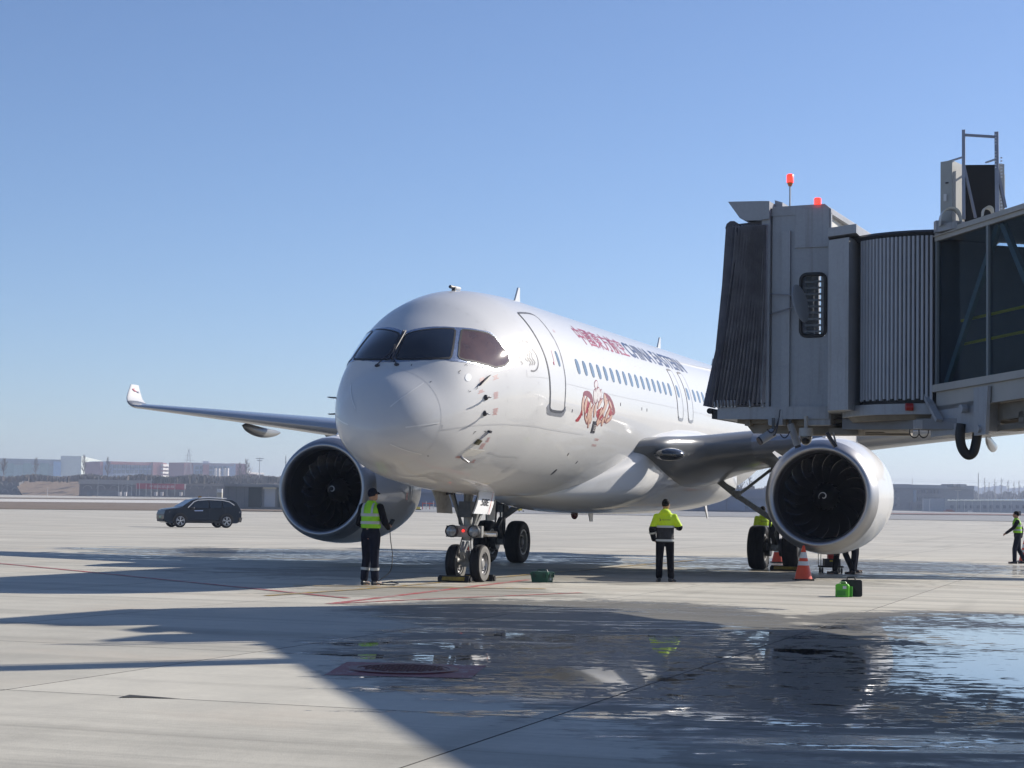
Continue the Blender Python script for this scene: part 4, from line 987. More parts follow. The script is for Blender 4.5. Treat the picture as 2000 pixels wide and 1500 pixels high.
# stripe at the plate's outer edge
# main gears
def main_gear(side):
    mg = gear_root('main_gear'); X = XP; yc = side*3.803
    for s_ in (1, -1): wheel(X, yc+s_*.455, .585, .43, mg)
    b = MB(); b.mat(GEARG)
    b.tube([(X, yc, .50), (X, yc, 1.25)], .10, 16); b.mat(CHROME); b.tube([(X, yc, 1.2), (X, yc, 1.5)], .075, 14); b.mat(GEARG)
    b.tube([(X, yc, 1.42), (X+.02, yc, 2.9)], .15, 18); b.tube([(X, yc-.42, .585), (X, yc+.42, .585)], .10, 12); b.tube([(X, yc, 1.38), (X, yc, 1.55)], .19, 18)
    part(b, 'strut', None, mg)
    b = MB(); b.mat(GEARG); yi = yc-side*.05
    b.beam((X+.05, yc, 1.25), (X-.15, yc-side*1.05, 1.95), .15, .14); b.beam((X-.15, yc-side*.95, 1.88), (X-.3, yc-side*2.15, 2.85), .17, .16)
    b.tube([(X-.2, yc-side*1.02, 1.9), (X-.2, yc-side*1.02, 2.05)], .12, 12)
    b.beam((X-.15, yc-side*1.0, 1.93), (X+.05, yc-side*.15, 2.62), .08, .08); b.tube([(X-.25, yc-side*1.9, 2.55), (X-.18, yc-side*1.05, 2.08)], .035, 8)
    part(b, 'side_brace', None, mg)
    b = MB(); b.mat(GEARD)
    b.beam((X-.14, yc, 1.2), (X-.48, yc, .95), .12, .06); b.beam((X-.48, yc, .95), (X-.14, yc, .68), .12, .06)
    for s_ in (1, -1):
        b.tube([(X, yc+s_*.12, .585), (X, yc+s_*.26, .585)], .24, 16)
        b.tube([(X-.15, yc+s_*.14, .6), (X-.3, yc+s_*.12, .9), (X-.2, yc+s_*.1, 1.4), (X-.16, yc+s_*.1, 2.4)], .022, 6)
        b.tube([(X-.26, yc+s_*.2, .7), (X-.26, yc+s_*.2, .5)], .05, 8)
    b.box(X-.2, X-.1, yc-.09, yc+.09, 1.6, 1.75)
    part(b, 'torque_link', None, mg)
    b = MB(); o_ = side*.30
    b.hexa([(X-.42, yc+o_, 1.15), (X+.42, yc+o_, 1.15), (X+.42, yc+o_+side*.04, 1.15), (X-.42, yc+o_+side*.04, 1.15),
            (X-.50, yc+o_, 2.75), (X+.50, yc+o_, 2.75), (X+.50, yc+o_+side*.04, 2.75), (X-.50, yc+o_+side*.04, 2.75)])
    part(b, 'main_gear_door', GEARG, mg)
main_gear(1); main_gear(-1)
# small belly fittings
b = MB(); b.prism([(14.2, -.01, 1.42), (14.6, -.01, 1.42), (14.58, -.01, 1.22), (14.35, -.01, 1.22)], (0, .02, 0)); part(b, 'belly_antenna', WHITE)
b = MB(); b.ball((13.0, 0, 1.40), .09, .09, .12, 12, 8); part(b, 'anti_collision_light', mat('dark_red_lens', (.08, .01, .01), .2))
b = MB(); b.prism([(24.5, -.6, 1.75), (24.8, -.6, 1.75), (25.1, -.6, 1.25), (25.0, -.6, 1.25)], (0, .03, 0)); part(b, 'drain_mast', WHITE)
# ================================================================== BOARDING BRIDGE
def grimy(name, c, rough=.5):
    m = mat(name, c, rough); t = m.node_tree; b = t.nodes['Principled BSDF']; tc = N(t, 'ShaderNodeTexCoord'); P = tc.outputs['Object']
    run = noise(t, vmul(t, P, (7, 7, .35)), 1.3, 5, .65, .3); blot = noise(t, P, 1.1, 5, .6); fine = noise(t, P, 22, 4, .7)
    f = mathn(t, 'ADD', ramp(t, run, .50, .74, 0, .55), ramp(t, blot, .5, .8, 0, .35))
    c1 = mixc(t, f, c, tuple(x*k for x, k in zip(c, (.62, .56, .48)))); c1 = scalec(t, c1, ramp(t, fine, .2, .8, .93, 1.06)); t.links.new(c1, b.inputs['Base Color'])
    return m
BG = grimy('bridge_grey_paint', (.30, .31, .33), .45)
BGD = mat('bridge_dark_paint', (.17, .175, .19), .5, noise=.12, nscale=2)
BRAIL = mat('bridge_beige_rail', (.36, .345, .32), .5, noise=.1, nscale=2)
CANV = mat('bellows_fabric', (.33, .32, .34), .8, noise=.3, nscale=4, bump=.3, bscale=18)
CANVD = mat('bellows_dark_fabric', (.085, .085, .10), .85, noise=.3)
UNDER = mat('bridge_underside', (.22, .195, .16), .7, noise=.35, nscale=2)
BGLASS = mat('bridge_glass', (.24, .36, .48), .04, trans=1.0, ior=1.12, spec=.8)
YRAIL = mat('yellow_handrail', (.55, .43, .04), .45)
bridge = empty('boarding_bridge', PT(6.5, 27.5, 0), label='grey passenger boarding bridge with dark fabric bellows, raised over the port engine at right', cat='boarding bridge')
BO = bridge.location.copy()
def bpart(mb, name, m=None, parent=None, sharp=40, **kw):
    mb.v = [tuple(Vector(v)-BO) for v in mb.v]
    return mb.build(name, m, parent or bridge, sharp, **kw)
def hgt(v, u, d):   # height above ground seen at row v, column u and distance d
    H = 991.88+.01661*(u-1000); return 1.5052+(H-v)/FOC*d
def LD(u, d): return (u-1000)/FOC*d
# plan frame of the cab: e1 along the near wall (towards the aircraft, leftwards and away), e2 through the cab away from the camera
e1 = (LAT*-.92+DEP*.39).normalized(); e2 = (LAT*.39+DEP*.92).normalized()
A0 = PT(LD(1505, 28.8), 28.8)             # near front corner of the cab wall
def C(s_, w, h): return A0 + e1*s_ + e2*w + Vector((0, 0, h))      # s_>0 towards the aircraft
CW = 3.5; FL = 3.08; TOP = 6.16
def cbox(mb, s0, s1, w0, w1, h0, h1):
    return mb.hexa([C(s0, w0, h0), C(s1, w0, h0), C(s1, w1, h0), C(s0, w1, h0), C(s0, w0, h1), C(s1, w0, h1), C(s1, w1, h1), C(s0, w1, h1)])
sB = -.93                                  # rear of the narrow cab wall
WH0, WH1 = hgt(655, 1590, 28.5), hgt(533, 1590, 28.5)
ws0, ws1 = -.47, -.85                      # window slot in the near wall
b = MB()                                  # wall in pieces round the window opening
cbox(b, -.02, ws0, 0, .06, FL, TOP-.12); cbox(b, ws1, sB, 0, .06, FL, TOP-.12); cbox(b, ws0, ws1, 0, .06, FL, WH0); cbox(b, ws0, ws1, 0, .06, WH1, TOP-.12)
bpart(b, 'cab_side_wall', BG)
b = MB(); cbox(b, -.02, sB, CW-.06, CW, FL, TOP-.12); bpart(b, 'cab_side_wall', BG)
b = MB(); b.prism([C(.0, -.01, TOP-.14), C(sB, -.01, TOP-.14), C(sB, -.01, TOP-.07), C(sB+.10, -.01, TOP+.012), C(-.02, -.01, TOP)], e2*(CW+.02)); bpart(b, 'cab_roof', BG)
b = MB(); cbox(b, .0, .13, -.07, .10, FL-.1, TOP-.12); bpart(b, 'corner_post', BG)
b = MB(); cbox(b, -.18, -.31, -.05, .0, FL-.05, TOP-.38); bpart(b, 'wall_rib', BG)
b = MB(); cbox(b, -.38, -.90, -.028, .0, hgt(480, 1590, 28.5), TOP-.05); bpart(b, 'access_panel', BG)
b = MB(); cbox(b, -.02, -.92, -.014, .0, FL, FL+.20); bpart(b, 'kick_plate', BG)
# rounded window with black rubber
def rr_loop(s0, s1, h0, h1, r, w, n=5):
    o = []
    for cs, ch, a in ((s1-r if s1 > s0 else s1+r, h1-r, 0), (s0+r if s1 > s0 else s0-r, h1-r, 90), (s0+r if s1 > s0 else s0-r, h0+r, 180), (s1-r if s1 > s0 else s1+r, h0+r, 270)):
        for k in range(n+1):
            t = rad(a+90*k/n); o.append(C(cs+r*math.cos(t)*(1 if s1 > s0 else -1), w, ch+r*math.sin(t)))
    return o
lo = rr_loop(ws0-.0, ws1+.0, WH0, WH1, .09, -.01); b = MB(); b.tube(lo+[lo[0], lo[1]], .028, 6, cap=False); 
wf = bpart(b, 'cab_window', BLACK)
b = MB(); b.add(rr_loop(ws0, ws1, WH0, WH1, .09, .03), [tuple(range(24))]); bpart(b, 'window_pane', mat('cab_window_glass', (.6, .66, .70), .03, trans=.92, ior=1.1, spec=.8), wf)
# cab rear column, canopy slab, sunlit rear screen
b = MB(); D1 = 28.2
q = lambda u, d, v: PT(LD(u, d), d, hgt(v, u, d))
def vbox(mb, pts, h0, h1, dh=0):
    n = len(pts); lo = [p+Vector((0, 0, h0)) for p in pts]; hi = [p+Vector((0, 0, h1)) for p in pts]
    mb.add(lo+hi, [tuple(range(n))[::-1], tuple(range(n, 2*n))]+[(i, (i+1) % n, n+(i+1) % n, n+i) for i in range(n)]); return mb
g = lambda u, d: PT(LD(u, d), d, 0)
vbox(b, [g(1618, 27.5), g(1658, 27.15), g(1691, 27.75), g(1700, 29.5), g(1625, 30)], hgt(801, 1640, 27.3), hgt(463, 1640, 27.3)); bpart(b, 'rear_column', BG)
b = MB(); vbox(b, [g(1616.5, 27.45), g(1672.5, 27.0), g(1697, 28.2), g(1640, 30.0)], hgt(455, 1640, 27.2), hgt(437.5, 1640, 27.2)); bpart(b, 'canopy_slab', BG)
b = MB(); vbox(b, [g(1616, 28.5), g(1692, 31.3), g(1684, 31.5), g(1606, 28.8)], hgt(455, 1640, 28.1)+.0, TOP-.03); bpart(b, 'rear_screen', mat('sunlit_screen_paint', (.55, .54, .50), .5))  # sunlight on the upper rear wall put into this paler colour
b = MB(); vbox(b, [g(1622, 28.7), g(1692, 31.3), g(1684, 31.6), g(1612, 29.0)], FL, hgt(455, 1640, 28.1)-.01); bpart(b, 'sun_block_wall', BG)  # hidden closure added to keep the sun from passing through the gap
b = MB(); vbox(b, [g(1619, 27.6), g(1680, 27.4), g(1680, 28.5), g(1620, 28.5)], hgt(466, 1640, 27.4), hgt(454, 1640, 27.4)); bpart(b, 'roof_gap', DARK)
# hood above the bellows
b = MB(); b.prism([C(.66, -.10, hgt(393, 1427, 29.1)), C(.12, -.10, hgt(389.5, 1488, 28.8)), C(.12, -.10, hgt(428, 1488, 28.8)), C(.36, -.10, hgt(428.5, 1462, 28.9)), C(.47, -.10, hgt(423, 1450, 28.9))], e2*(CW+.2)); bpart(b, 'bellows_hood', BG)
b = MB(); b.prism([C(.12, -.12, hgt(390, 1490, 28.8)), C(.00, -.12, hgt(391, 1500, 28.8)), C(.00, -.12, hgt(426, 1500, 28.8)), C(.12, -.12, hgt(427, 1490, 28.8))], e2*(CW+.24)); b.prism([C(.0, .2, TOP+.0), C(-.12, .2, TOP-.02), C(-.12, .2, TOP+.10), C(.0, .2, TOP+.14)], e2*.4); bpart(b, 'hood_frame', BG)
# fabric bellows: pleats that fan out downwards
def bell(side_w, sgn, name):
    n = 15
    for k in range(n):
        b = MB(); A = []; Bq = []
        for j in range(13):
            a = j/12                              # top to bottom
            reach = (.60+.02*math.sin(a*3)) + .34*a**1.5
            reach_in = .03
            def pt(f, out): 
                ff = f**(1.35-.55*a) if f > 0 else 0
                s_ = reach_in+(reach-reach_in)*ff
                h = (TOP-.28) + (FL+.03-(TOP-.28))*a
                wob = .012*math.sin(7*a+k*1.7)
                return C(s_+wob*(1-a)*.6, side_w+sgn*(out+wob), h)
            f0, f1 = (k)/n, (k+1)/n
            A.append([pt(f0, .0), pt(f0+(f1-f0)*.25, -.07), pt(f0+(f1-f0)*.5, -.13), pt(f0+(f1-f0)*.78, -.07), pt(f1, .0)])
        b.rings(A, closed=False); bpart(b, name, CANV, sharp=80)
bell(-.02, 1, 'bellows_pleat'); bell(CW+.02, -1, 'bellows_pleat')
for w_ in (.01, CW-.01):
    b = MB(); s0_ = .02 if w_ < 1 else .24
    b.add([C(s0_, w_, FL+.02), C(.95, w_, FL+.02), C(.70, w_, (FL+TOP)/2), C(.60, w_, TOP-.28), C(s0_, w_, TOP-.28)], [(0, 1, 2, 3, 4)]); bpart(b, 'bellows_lining', CANVD)
for k in range(22):
    b = MB(); z = FL+.5+k*.105; b.hexa([C(-.02, CW-.10, z), C(.25, CW-.10, z), C(.25, CW-.04, z), C(-.02, CW-.04, z), C(-.02, CW-.10, z+.03), C(.25, CW-.10, z+.03), C(.25, CW-.04, z+.03), C(-.02, CW-.04, z+.03)]); bpart(b, 'louvre', BGD)
b = MB(); tp = [C(.60, -.06, TOP-.30), C(.66, -.06, TOP-1.2), C(.76, -.06, TOP-2.2), C(.94, -.06, FL+.02)]; tq = [C(.60, CW+.06, TOP-.30), C(.66, CW+.06, TOP-1.2), C(.76, CW+.06, TOP-2.2), C(.94, CW+.06, FL+.02)]
b.tube(tp, [.10, .095, .09, .10], 10); b.tube(tq, .10, 10); b.tube([tp[0], (tp[0]+tq[0])/2+e1*.1, tq[0]], .11, 10); bpart(b, 'bellows_bumper', CANVD)
b = MB(); 
b.hexa([C(.05, 0, TOP-.40), C(.60, 0, TOP-.40), C(.60, CW, TOP-.40), C(.05, CW, TOP-.40), C(.05, 0, TOP-.20), C(.60, 0, TOP-.24), C(.60, CW, TOP-.24), C(.05, CW, TOP-.20)]); bpart(b, 'bellows_top', CANVD)
b = MB(); 
for k in range(9):
    s_ = .86-.055*k if k < 7 else (.30, .10)[k-7]; b.mat(STEEL); b.tube([C(s_, -.10, FL+.12), C(s_-.02, -.10, FL+.01)], .022, 8)
b.mat(GEARD); b.tube([C(.92, -.09, FL+.05), C(.05, -.09, FL+.07)], .012, 6); bpart(b, 'bellows_rail', None)
# mirror on its arms
b = MB(); b.mat(STEEL); M0 = C(-.52, -.22, hgt(593, 1566, 28.5)); b.tube([C(.06, -.04, hgt(573, 1503, 28.8)), M0+Vector((0, 0, .12))], .010, 6); b.tube([C(.06, -.04, hgt(616, 1503, 28.8)), M0-Vector((0, 0, .02))], .012, 6)
b.mat(mat('mirror_shell', (.34, .35, .36), .3, metal=.3)); Tm = Matrix.Translation(M0) @ Matrix(((e1.x, e2.x, 0, 0), (e1.y, e2.y, 0, 0), (0, 0, 1, 0), (0, 0, 0, 1))) @ Matrix.Rotation(rad(14), 4, 'Y') @ Matrix.Rotation(rad(20), 4, 'Z')
b.ball((0, 0, 0), .03, .20, .30, 20, 12, Tm); bpart(b, 'convex_mirror', None)
# cab floor, fascia, under-cab gear
b = MB(); cbox(b, .78, -.95, -.06, CW+.06, FL-.16, FL); bpart(b, 'cab_floor', BG)
b = MB(); cbox(b, .80, -.93, -.085, -.06, FL-.17, FL+.02); bpart(b, 'floor_fascia', BG)
b = MB(); cbox(b, .90, .78, -.05, CW+.05, FL-.16, FL-.02); b.tube([C(.93, -.08, FL-.04), C(.93, CW+.08, FL-.04)], .045, 10); bpart(b, 'front_bumper', BLACK)
b = MB(); cbox(b, .55, -1.2, .15, CW-.15, FL-.22, FL-.16); cbox(b, .35, -1.6, .5, .7, FL-.30, FL-.22); cbox(b, .35, -1.6, CW-.8, CW-.6, FL-.30, FL-.22)
cbox(b, .30, -1.55, .9, 1.0, FL-.34, FL-.22); cbox(b, .42, .34, .1, CW-.1, FL-.26, FL-.1); cbox(b, -.4, -.5, .1, CW-.1, FL-.26, FL-.1)
bpart(b, 'cab_undercarriage', UNDER)
b = MB(); b.prism([C(.48, .3, FL-.20), C(.34, .3, FL-.37), C(-1.15, .3, FL-.38), C(-1.15, .3, FL-.20)], e2*.06); bpart(b, 'skirt_plate', UNDER)
b = MB(); cbox(b, .0, -.22, -.09, .12, FL-.26, FL-.02); bpart(b, 'bracket', BG)
b = MB(); cbox(b, -.60, -.95, -.06, .3, FL-.26, FL-.16); bpart(b, 'bracket', BG)
b = MB(); b.mat(BG)
def cam_bullet(p, d, L, r, name):
    b = MB(); b.mat(BG); d = Vector(d).normalized(); b.tube([p, p+d*L*.9], r, 12); b.mat(INK); b.tube([p+d*L*.9, p+d*L], r*.9, 12); b.mat(GEARD); b.beam(p, p+Vector((0, 0, .22)), .04, .04); bpart(b, name, None)
cam_bullet(PT(LD(1512, 28.6), 28.6, hgt(845, 1512, 28.6)), -LAT*.8-Vector((0, 0, .5))-DEP*.3, .28, .07, 'camera_housing')
cam_bullet(PT(LD(1545, 28.7), 28.7, hgt(828, 1545, 28.7)), LAT*.35-Vector((0, 0, 1.0)), .38, .055, 'floodlight')
b = MB(); pc = PT(LD(1576, 28.4), 28.4, hgt(852, 1576, 28.4)); b.mat(BRAIL); b.tube([pc+Vector((0, 0, .12)), pc-Vector((0, 0, .0))], [.10, .11], 16); b.tube([pc+Vector((0, 0, .3)), pc], .03); b.mat(mat('dome_black', (.01, .01, .012), .05, coat=1)); b.ball(pc-Vector((0, 0, .01)), .095, .095, .13, 16, 10); bpart(b, 'dome_camera', None)
b = MB(); 
for u0, v0, u1, v1, sag in ((1500, 838, 1524, 812, .14), (1512, 850, 1525, 800, .12), (1526, 848, 1545, 842, .08)):
    p0 = PT(LD(u0, 28.5), 28.5, hgt(v0, u0, 28.5)); p1 = PT(LD(u1, 28.5), 28.5, hgt(v1, u1, 28.5)); b.tube([p0.lerp(p1, k/8)-Vector((0, 0, sag*4*(k/8)*(1-k/8))) for k in range(9)], .009, 5)
bpart(b, 'loose_cable', INK)
b = MB(); p0 = PT(LD(1616, 28.3), 28.3, hgt(845, 1616, 28.3)); p1 = PT(LD(1634, 28.3), 28.3, hgt(873, 1634, 28.3)); b.mat(INK); b.beam(p0, p1, .09, .05); b.mat(STEEL); b.tube([p0+LAT*.1, p1+LAT*.02], .014); bpart(b, 'limit_switch_arm', None)
# rotunda with corrugated rolling curtain
Rc = 1.32; ang_l, ang_r = rad(64.5), rad(13.5)
Pl = g(1826, 26.55); c0 = Pl + (LAT*math.sin(ang_r)+DEP*math.cos(ang_r))*Rc
def arc(a, r, h): return c0 - (LAT*math.sin(a)+DEP*math.cos(a))*r + Vector((0, 0, h))
CT, CB = hgt(465, 1760, 27.0), hgt(784, 1760, 27.0); ns = 19
CURT = mat('curtain_slat_paint', (.33, .34, .37), .4, noise=.08, nscale=2)
for k in range(ns):
    a0 = ang_l+(ang_r-ang_l)*k/ns; a1 = ang_l+(ang_r-ang_l)*(k+1)/ns; dz = .02*(k % 2)
    mm = lambda f: a0+(a1-a0)*f
    prof = [(0.0, 0), (.08, .030), (.60, .034), (.78, .0)]
    o = MB(); o.rings([[arc(mm(f), Rc+r, CB-.0+dz) for f, r in prof], [arc(mm(f), Rc+r, CT) for f, r in prof]], closed=False, smooth=False); bpart(o, 'curtain_slat', CURT)
b = MB(); b.rings([[arc(ang_l+(ang_r-ang_l)*k/20, Rc-.004, CB-.04) for k in range(21)], [arc(ang_l+(ang_r-ang_l)*k/20, Rc-.004, CT+.02) for k in range(21)]], closed=False); bpart(b, 'curtain_backing', DARK)
b = MB(); 
n_ = 28; top = [arc(2*math.pi*k/n_, Rc+.06, CT+.05) for k in range(n_)]; t2 = [arc(2*math.pi*k/n_, Rc+.04, CT+.08) for k in range(n_)]; t3 = [arc(2*math.pi*k/n_, .1, CT+.17) for k in range(n_)]; t0 = [arc(2*math.pi*k/n_, Rc-.02, CT-.0) for k in range(n_)]
b.rings([t0, top, t2, t3], cap0=True, cap1=True); bpart(b, 'rotunda_roof', mat('dark_roof_edge', (.05, .055, .07), .4, noise=.2), sharp=30)
b = MB(); b.rings([[arc(2*math.pi*k/n_, Rc+.03, CB-.20) for k in range(n_)], [arc(2*math.pi*k/n_, Rc+.03, CB-.05) for k in range(n_)], [arc(2*math.pi*k/n_, .1, CB-.05) for k in range(n_)]], cap0=True, cap1=True, smooth=False); bpart(b, 'rotunda_base', BG)
b = MB(); b.rings([[arc(2*math.pi*k/n_, Rc-.12, CB-.27) for k in range(n_)], [arc(2*math.pi*k/n_, Rc-.06, CB-.20) for k in range(n_)]], cap0=True, smooth=False); bpart(b, 'rotunda_bearing', UNDER)
b = MB(); pr = arc(rad(28), Rc+.07, hgt(797, 1806, 26.8)); b.tube([pr-LAT*.04, pr+LAT*.06], .055, 10); bpart(b, 'red_warning_lamp', mat('red_lamp_off', (.35, .02, .02), .3))
# closed far side of the cab and the tunnel behind the curtain
b = MB(); vbox(b, [arc(ang_l, Rc-.05, 0), C(sB, CW*.3, 0), C(sB, CW, 0), arc(rad(-120), Rc-.1, 0), arc(rad(-60), Rc-.15, 0), arc(0, Rc-.3, 0)], FL-.02, CT-.02); bpart(b, 'rotunda_core', BGD)
# --- glazed tunnel: t along it (towards the terminal, nearer the camera), w across it, h up
tv = (LAT*.31-DEP*1.0).normalized(); tw = (LAT*1.0+DEP*.31).normalized(); rise = .031
T0 = g(1828, 26.5)
def Tn(t, w, h): return T0 + tv*t + tw*w + Vector((0, 0, h+rise*t))
def tbox(mb, t0, t1, w0, w1, h0, h1): return mb.hexa([Tn(t0, w0, h0), Tn(t1, w0, h0), Tn(t1, w1, h0), Tn(t0, w1, h0), Tn(t0, w0, h1), Tn(t1, w0, h1), Tn(t1, w1, h1), Tn(t0, w1, h1)])
hT0, hT1 = hgt(468.8, 1828, 26.5), hgt(456.5, 1828, 26.5)+.01
hS0, hS1 = hgt(766, 1830, 26.5), hgt(754, 1830, 26.5)
LT, TW = 15.5, 2.9
b = MB(); tbox(b, -.02, LT, 0, .12, hT0, hT1+.04); tbox(b, -.02, LT, -.03, 0, hT0+.06, hT1-.02); bpart(b, 'roof_beam', BRAIL)
b = MB(); tbox(b, -.02, LT, TW-.12, TW, hT0-.35, hT1+.04); bpart(b, 'roof_beam', BRAIL)
b = MB(); tbox(b, 0, LT, .05, TW-.05, hT1-.06, hT1+.03); bpart(b, 'tunnel_roof', BG)
b = MB(); tbox(b, 0, LT, .02, .14, hS0-.26, hS1); tbox(b, -.05, LT, -.03, .02, hS0+.0, hS1+.015); bpart(b, 'sill_beam', BRAIL)
b = MB(); tbox(b, 0, LT, TW-.14, TW-.02, hS0-.26, hS1); bpart(b, 'sill_beam', BRAIL)
b = MB(); tbox(b, 0, LT, .1, TW-.1, hS0-.18, hS0-.08); bpart(b, 'tunnel_floor', UNDER)
MULL = mat('mullion_grey', (.16, .18, .19), .4)
BRC = mat('brace_green_grey', (.17, .22, .21), .5)
k = 0
for t in np.arange(0, LT, 1.34):
    b = MB(); tbox(b, t-.02, t+.03, .01, .06, hS1, hT0); bpart(b, 'window_mullion', MULL)
    b = MB(); b.add([Tn(t+.03, .045, hS1), Tn(min(LT, t+1.32), .045, hS1), Tn(min(LT, t+1.32), .045, hT0), Tn(t+.03, .045, hT0)], [(0, 1, 2, 3)]); bpart(b, 'glass_pane', BGLASS)
    b = MB(); b.add([Tn(t+.03, TW-.045, hS1), Tn(min(LT, t+1.32), TW-.045, hS1), Tn(min(LT, t+1.32), TW-.045, hT0), Tn(t+.03, TW-.045, hT0)], [(0, 1, 2, 3)]); bpart(b, 'glass_pane', mat('far_side_glass', (.10, .15, .20), .1, trans=.55, ior=1.1) if k == 0 else bpy.data.materials['far_side_glass'])
    b = MB(); tbox(b, t-.04, t+.05, TW-.1, TW-.02, hS1, hT0); bpart(b, 'window_mullion', MULL)
    if k % 2 == 0:
        b = MB(); b.beam(Tn(t+.1, .16, hS1-.0), Tn(t+1.45, .16, hT0), .09, .09, up=tw); b.beam(Tn(t+1.55, .16, hT0), Tn(t+2.9, .16, hS1), .09, .09, up=tw); bpart(b, 'diagonal_brace', BRC)
    k += 1
for w_ in (.32, TW-.3):
    for h_ in (.95, .62): 
        b = MB(); b.tube([Tn(.3, w_, hS1+h_-.06), Tn(LT, w_, hS1+h_-.06)], .022, 6); bpart(b, 'handrail', YRAIL)
# lining inside the tunnel's first bay, seen dark through the glass
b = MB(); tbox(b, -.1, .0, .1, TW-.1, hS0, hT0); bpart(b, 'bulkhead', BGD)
# wedge bracket, hinge plate and girders below
b = MB(); tbox(b, -.15, 1.2, .02, .30, hS0-.62, hS0-.2); bpart(b, 'end_frame', BG)
b = MB(); b.beam(Tn(-.16, -.06, hS0-.02), Tn(.26, -.08, hS0-.42), .05, .10, up=tw); bpart(b, 'diagonal_rail', BG)
b = MB(); b.hexa([Tn(1.12, -.05, hS0-.68), Tn(1.40, -.05, hS0-.68), Tn(1.40, .0, hS0-.68), Tn(1.12, .0, hS0-.68), Tn(1.10, -.05, hS0-.04), Tn(1.46, -.05, hS0-.04), Tn(1.46, .0, hS0-.04), Tn(1.10, .0, hS0-.04)]); b.tube([Tn(.85, -.02, hS0-.30), Tn(.85, -.10, hS0-.30)], .06, 12); b.tube([Tn(1.26, -.02, hS0-.6), Tn(1.26, -.09, hS0-.6)], .05, 12); bpart(b, 'hinge_plate', BG)
b = MB(); tbox(b, 1.3, LT, .2, .36, hS0-.48, hS0-.26); tbox(b, 1.3, LT, .2, .5, hS0-.62, hS0-.54); tbox(b, 1.3, LT, TW-.4, TW-.2, hS0-.6, hS0-.26)
for t in np.arange(1.8, LT, 1.5): tbox(b, t, t+.12, .2, TW-.2, hS0-.56, hS0-.4)
bpart(b, 'floor_girder', UNDER)
b = MB(); pa = PT(LD(1652, 28.3), 28.3, hgt(829, 1652, 28.3)); pb = PT(LD(1876, 26.0), 26.0, hgt(828, 1876, 26.0)); b.beam(pa, pb, .10, .15); bpart(b, 'cable_tray', BGD)
b = MB(); pb2 = pb+Vector((0, 0, .1)); b.beam(pb2, Tn(1.4, 1.2, hS0-.5), .12, .12); b.beam(pb+DEP*.5, pa+DEP*2.0+Vector((0, 0, .12)), .16, .16); bpart(b, 'swivel_frame', UNDER)
b = MB(); cbox(b, -.95, -1.9, .3, 1.4, FL-.32, FL-.15); cbox(b, -.9, -1.35, .05, .5, FL-.40, FL-.3); bpart(b, 'drive_box', UNDER)
b = MB(); L0 = PT(LD(1874, 25.8), 25.8, hgt(832, 1874, 25.8)); pts = [(1880, 828), (1877, 850), (1880, 872), (1888, 886), (1896, 889), (1904, 882), (1909, 862), (1912, 842), (1918, 824)]
hp0 = [PT(LD(u, 25.8), 25.8, hgt(v, u, 25.8)) for u, v in pts]; hs = []
for i in range(len(hp0)-1):
    p0, p1, p2, p3 = hp0[max(i-1, 0)], hp0[i], hp0[i+1], hp0[min(i+2, len(hp0)-1)]
    for k_ in range(5):
        t_ = k_/5; hs.append(.5*((2*p1)+(p2-p0)*t_+(2*p0-5*p1+4*p2-p3)*t_*t_+(3*p1-p0-3*p2+p3)*t_**3))
b.tube(hs+[hp0[-1]], .066, 14); bpart(b, 'hose_loop', BLACK)
b = MB(); p_ = PT(LD(1866, 26.0), 26.0, hgt(839, 1866, 26)); b.beam(p_, p_+LAT*.12, .2, .16); bpart(b, 'junction_box', BG)
b = MB(); b.beam(p_-LAT*.55+Vector((0, 0, .06)), p_-LAT*.45+Vector((0, 0, .06)), .12, .12); bpart(b, 'junction_box', BG)
b = MB()
for u in (1788, 1806): 
    p_ = PT(LD(u, 27), 27, hgt(836, u, 27)); b.tube([p_+LAT*(.07*math.cos(t))+Vector((0, 0, .09*math.sin(t)-.05)) for t in [rad(x) for x in range(150, 400, 25)]], .008, 5)
bpart(b, 'loose_cable', INK)
# support column far back, off to the right
b = MB(); tbox(b, 10.0, 10.5, .3, .8, -6, hS0-.6); tbox(b, 10.0, 10.5, TW-.8, TW-.3, -6, hS0-.6)
for i, v in enumerate(b.v): b.v[i] = (v[0], v[1], max(0.0, v[2]))
bpart(b, 'support_column', BG)
# beacons
BEA = mat('beacon_red_lit', (.75, .03, .02), .25, emit=(1, .03, .015), es=2.2, coat=1)
def beacon(u, v, d, h_, mast):
    p_ = PT(LD(u, d), d, hgt(v, u, d)); b = MB()
    if mast: b.mat(STEEL); b.tube([p_-Vector((0, 0, .42)), p_], .014, 6); b.mat(mat('beacon_amber_base', (.5, .16, .04), .4)); b.tube([p_-Vector((0, 0, .02)), p_+Vector((0, 0, .04))], [.025, .05], 12)
    z0 = .04 if mast else 0
    b.mat(BEA); b.tube([p_+Vector((0, 0, z0)), p_+Vector((0, 0, z0+h_*.85)), p_+Vector((0, 0, z0+h_))], [.055, .055, .04], 14); bpart(b, 'warning_beacon', None)
beacon(1541.5, 357, 29.3, .13, True); beacon(1596, 395.5, 28.5, .10, False)
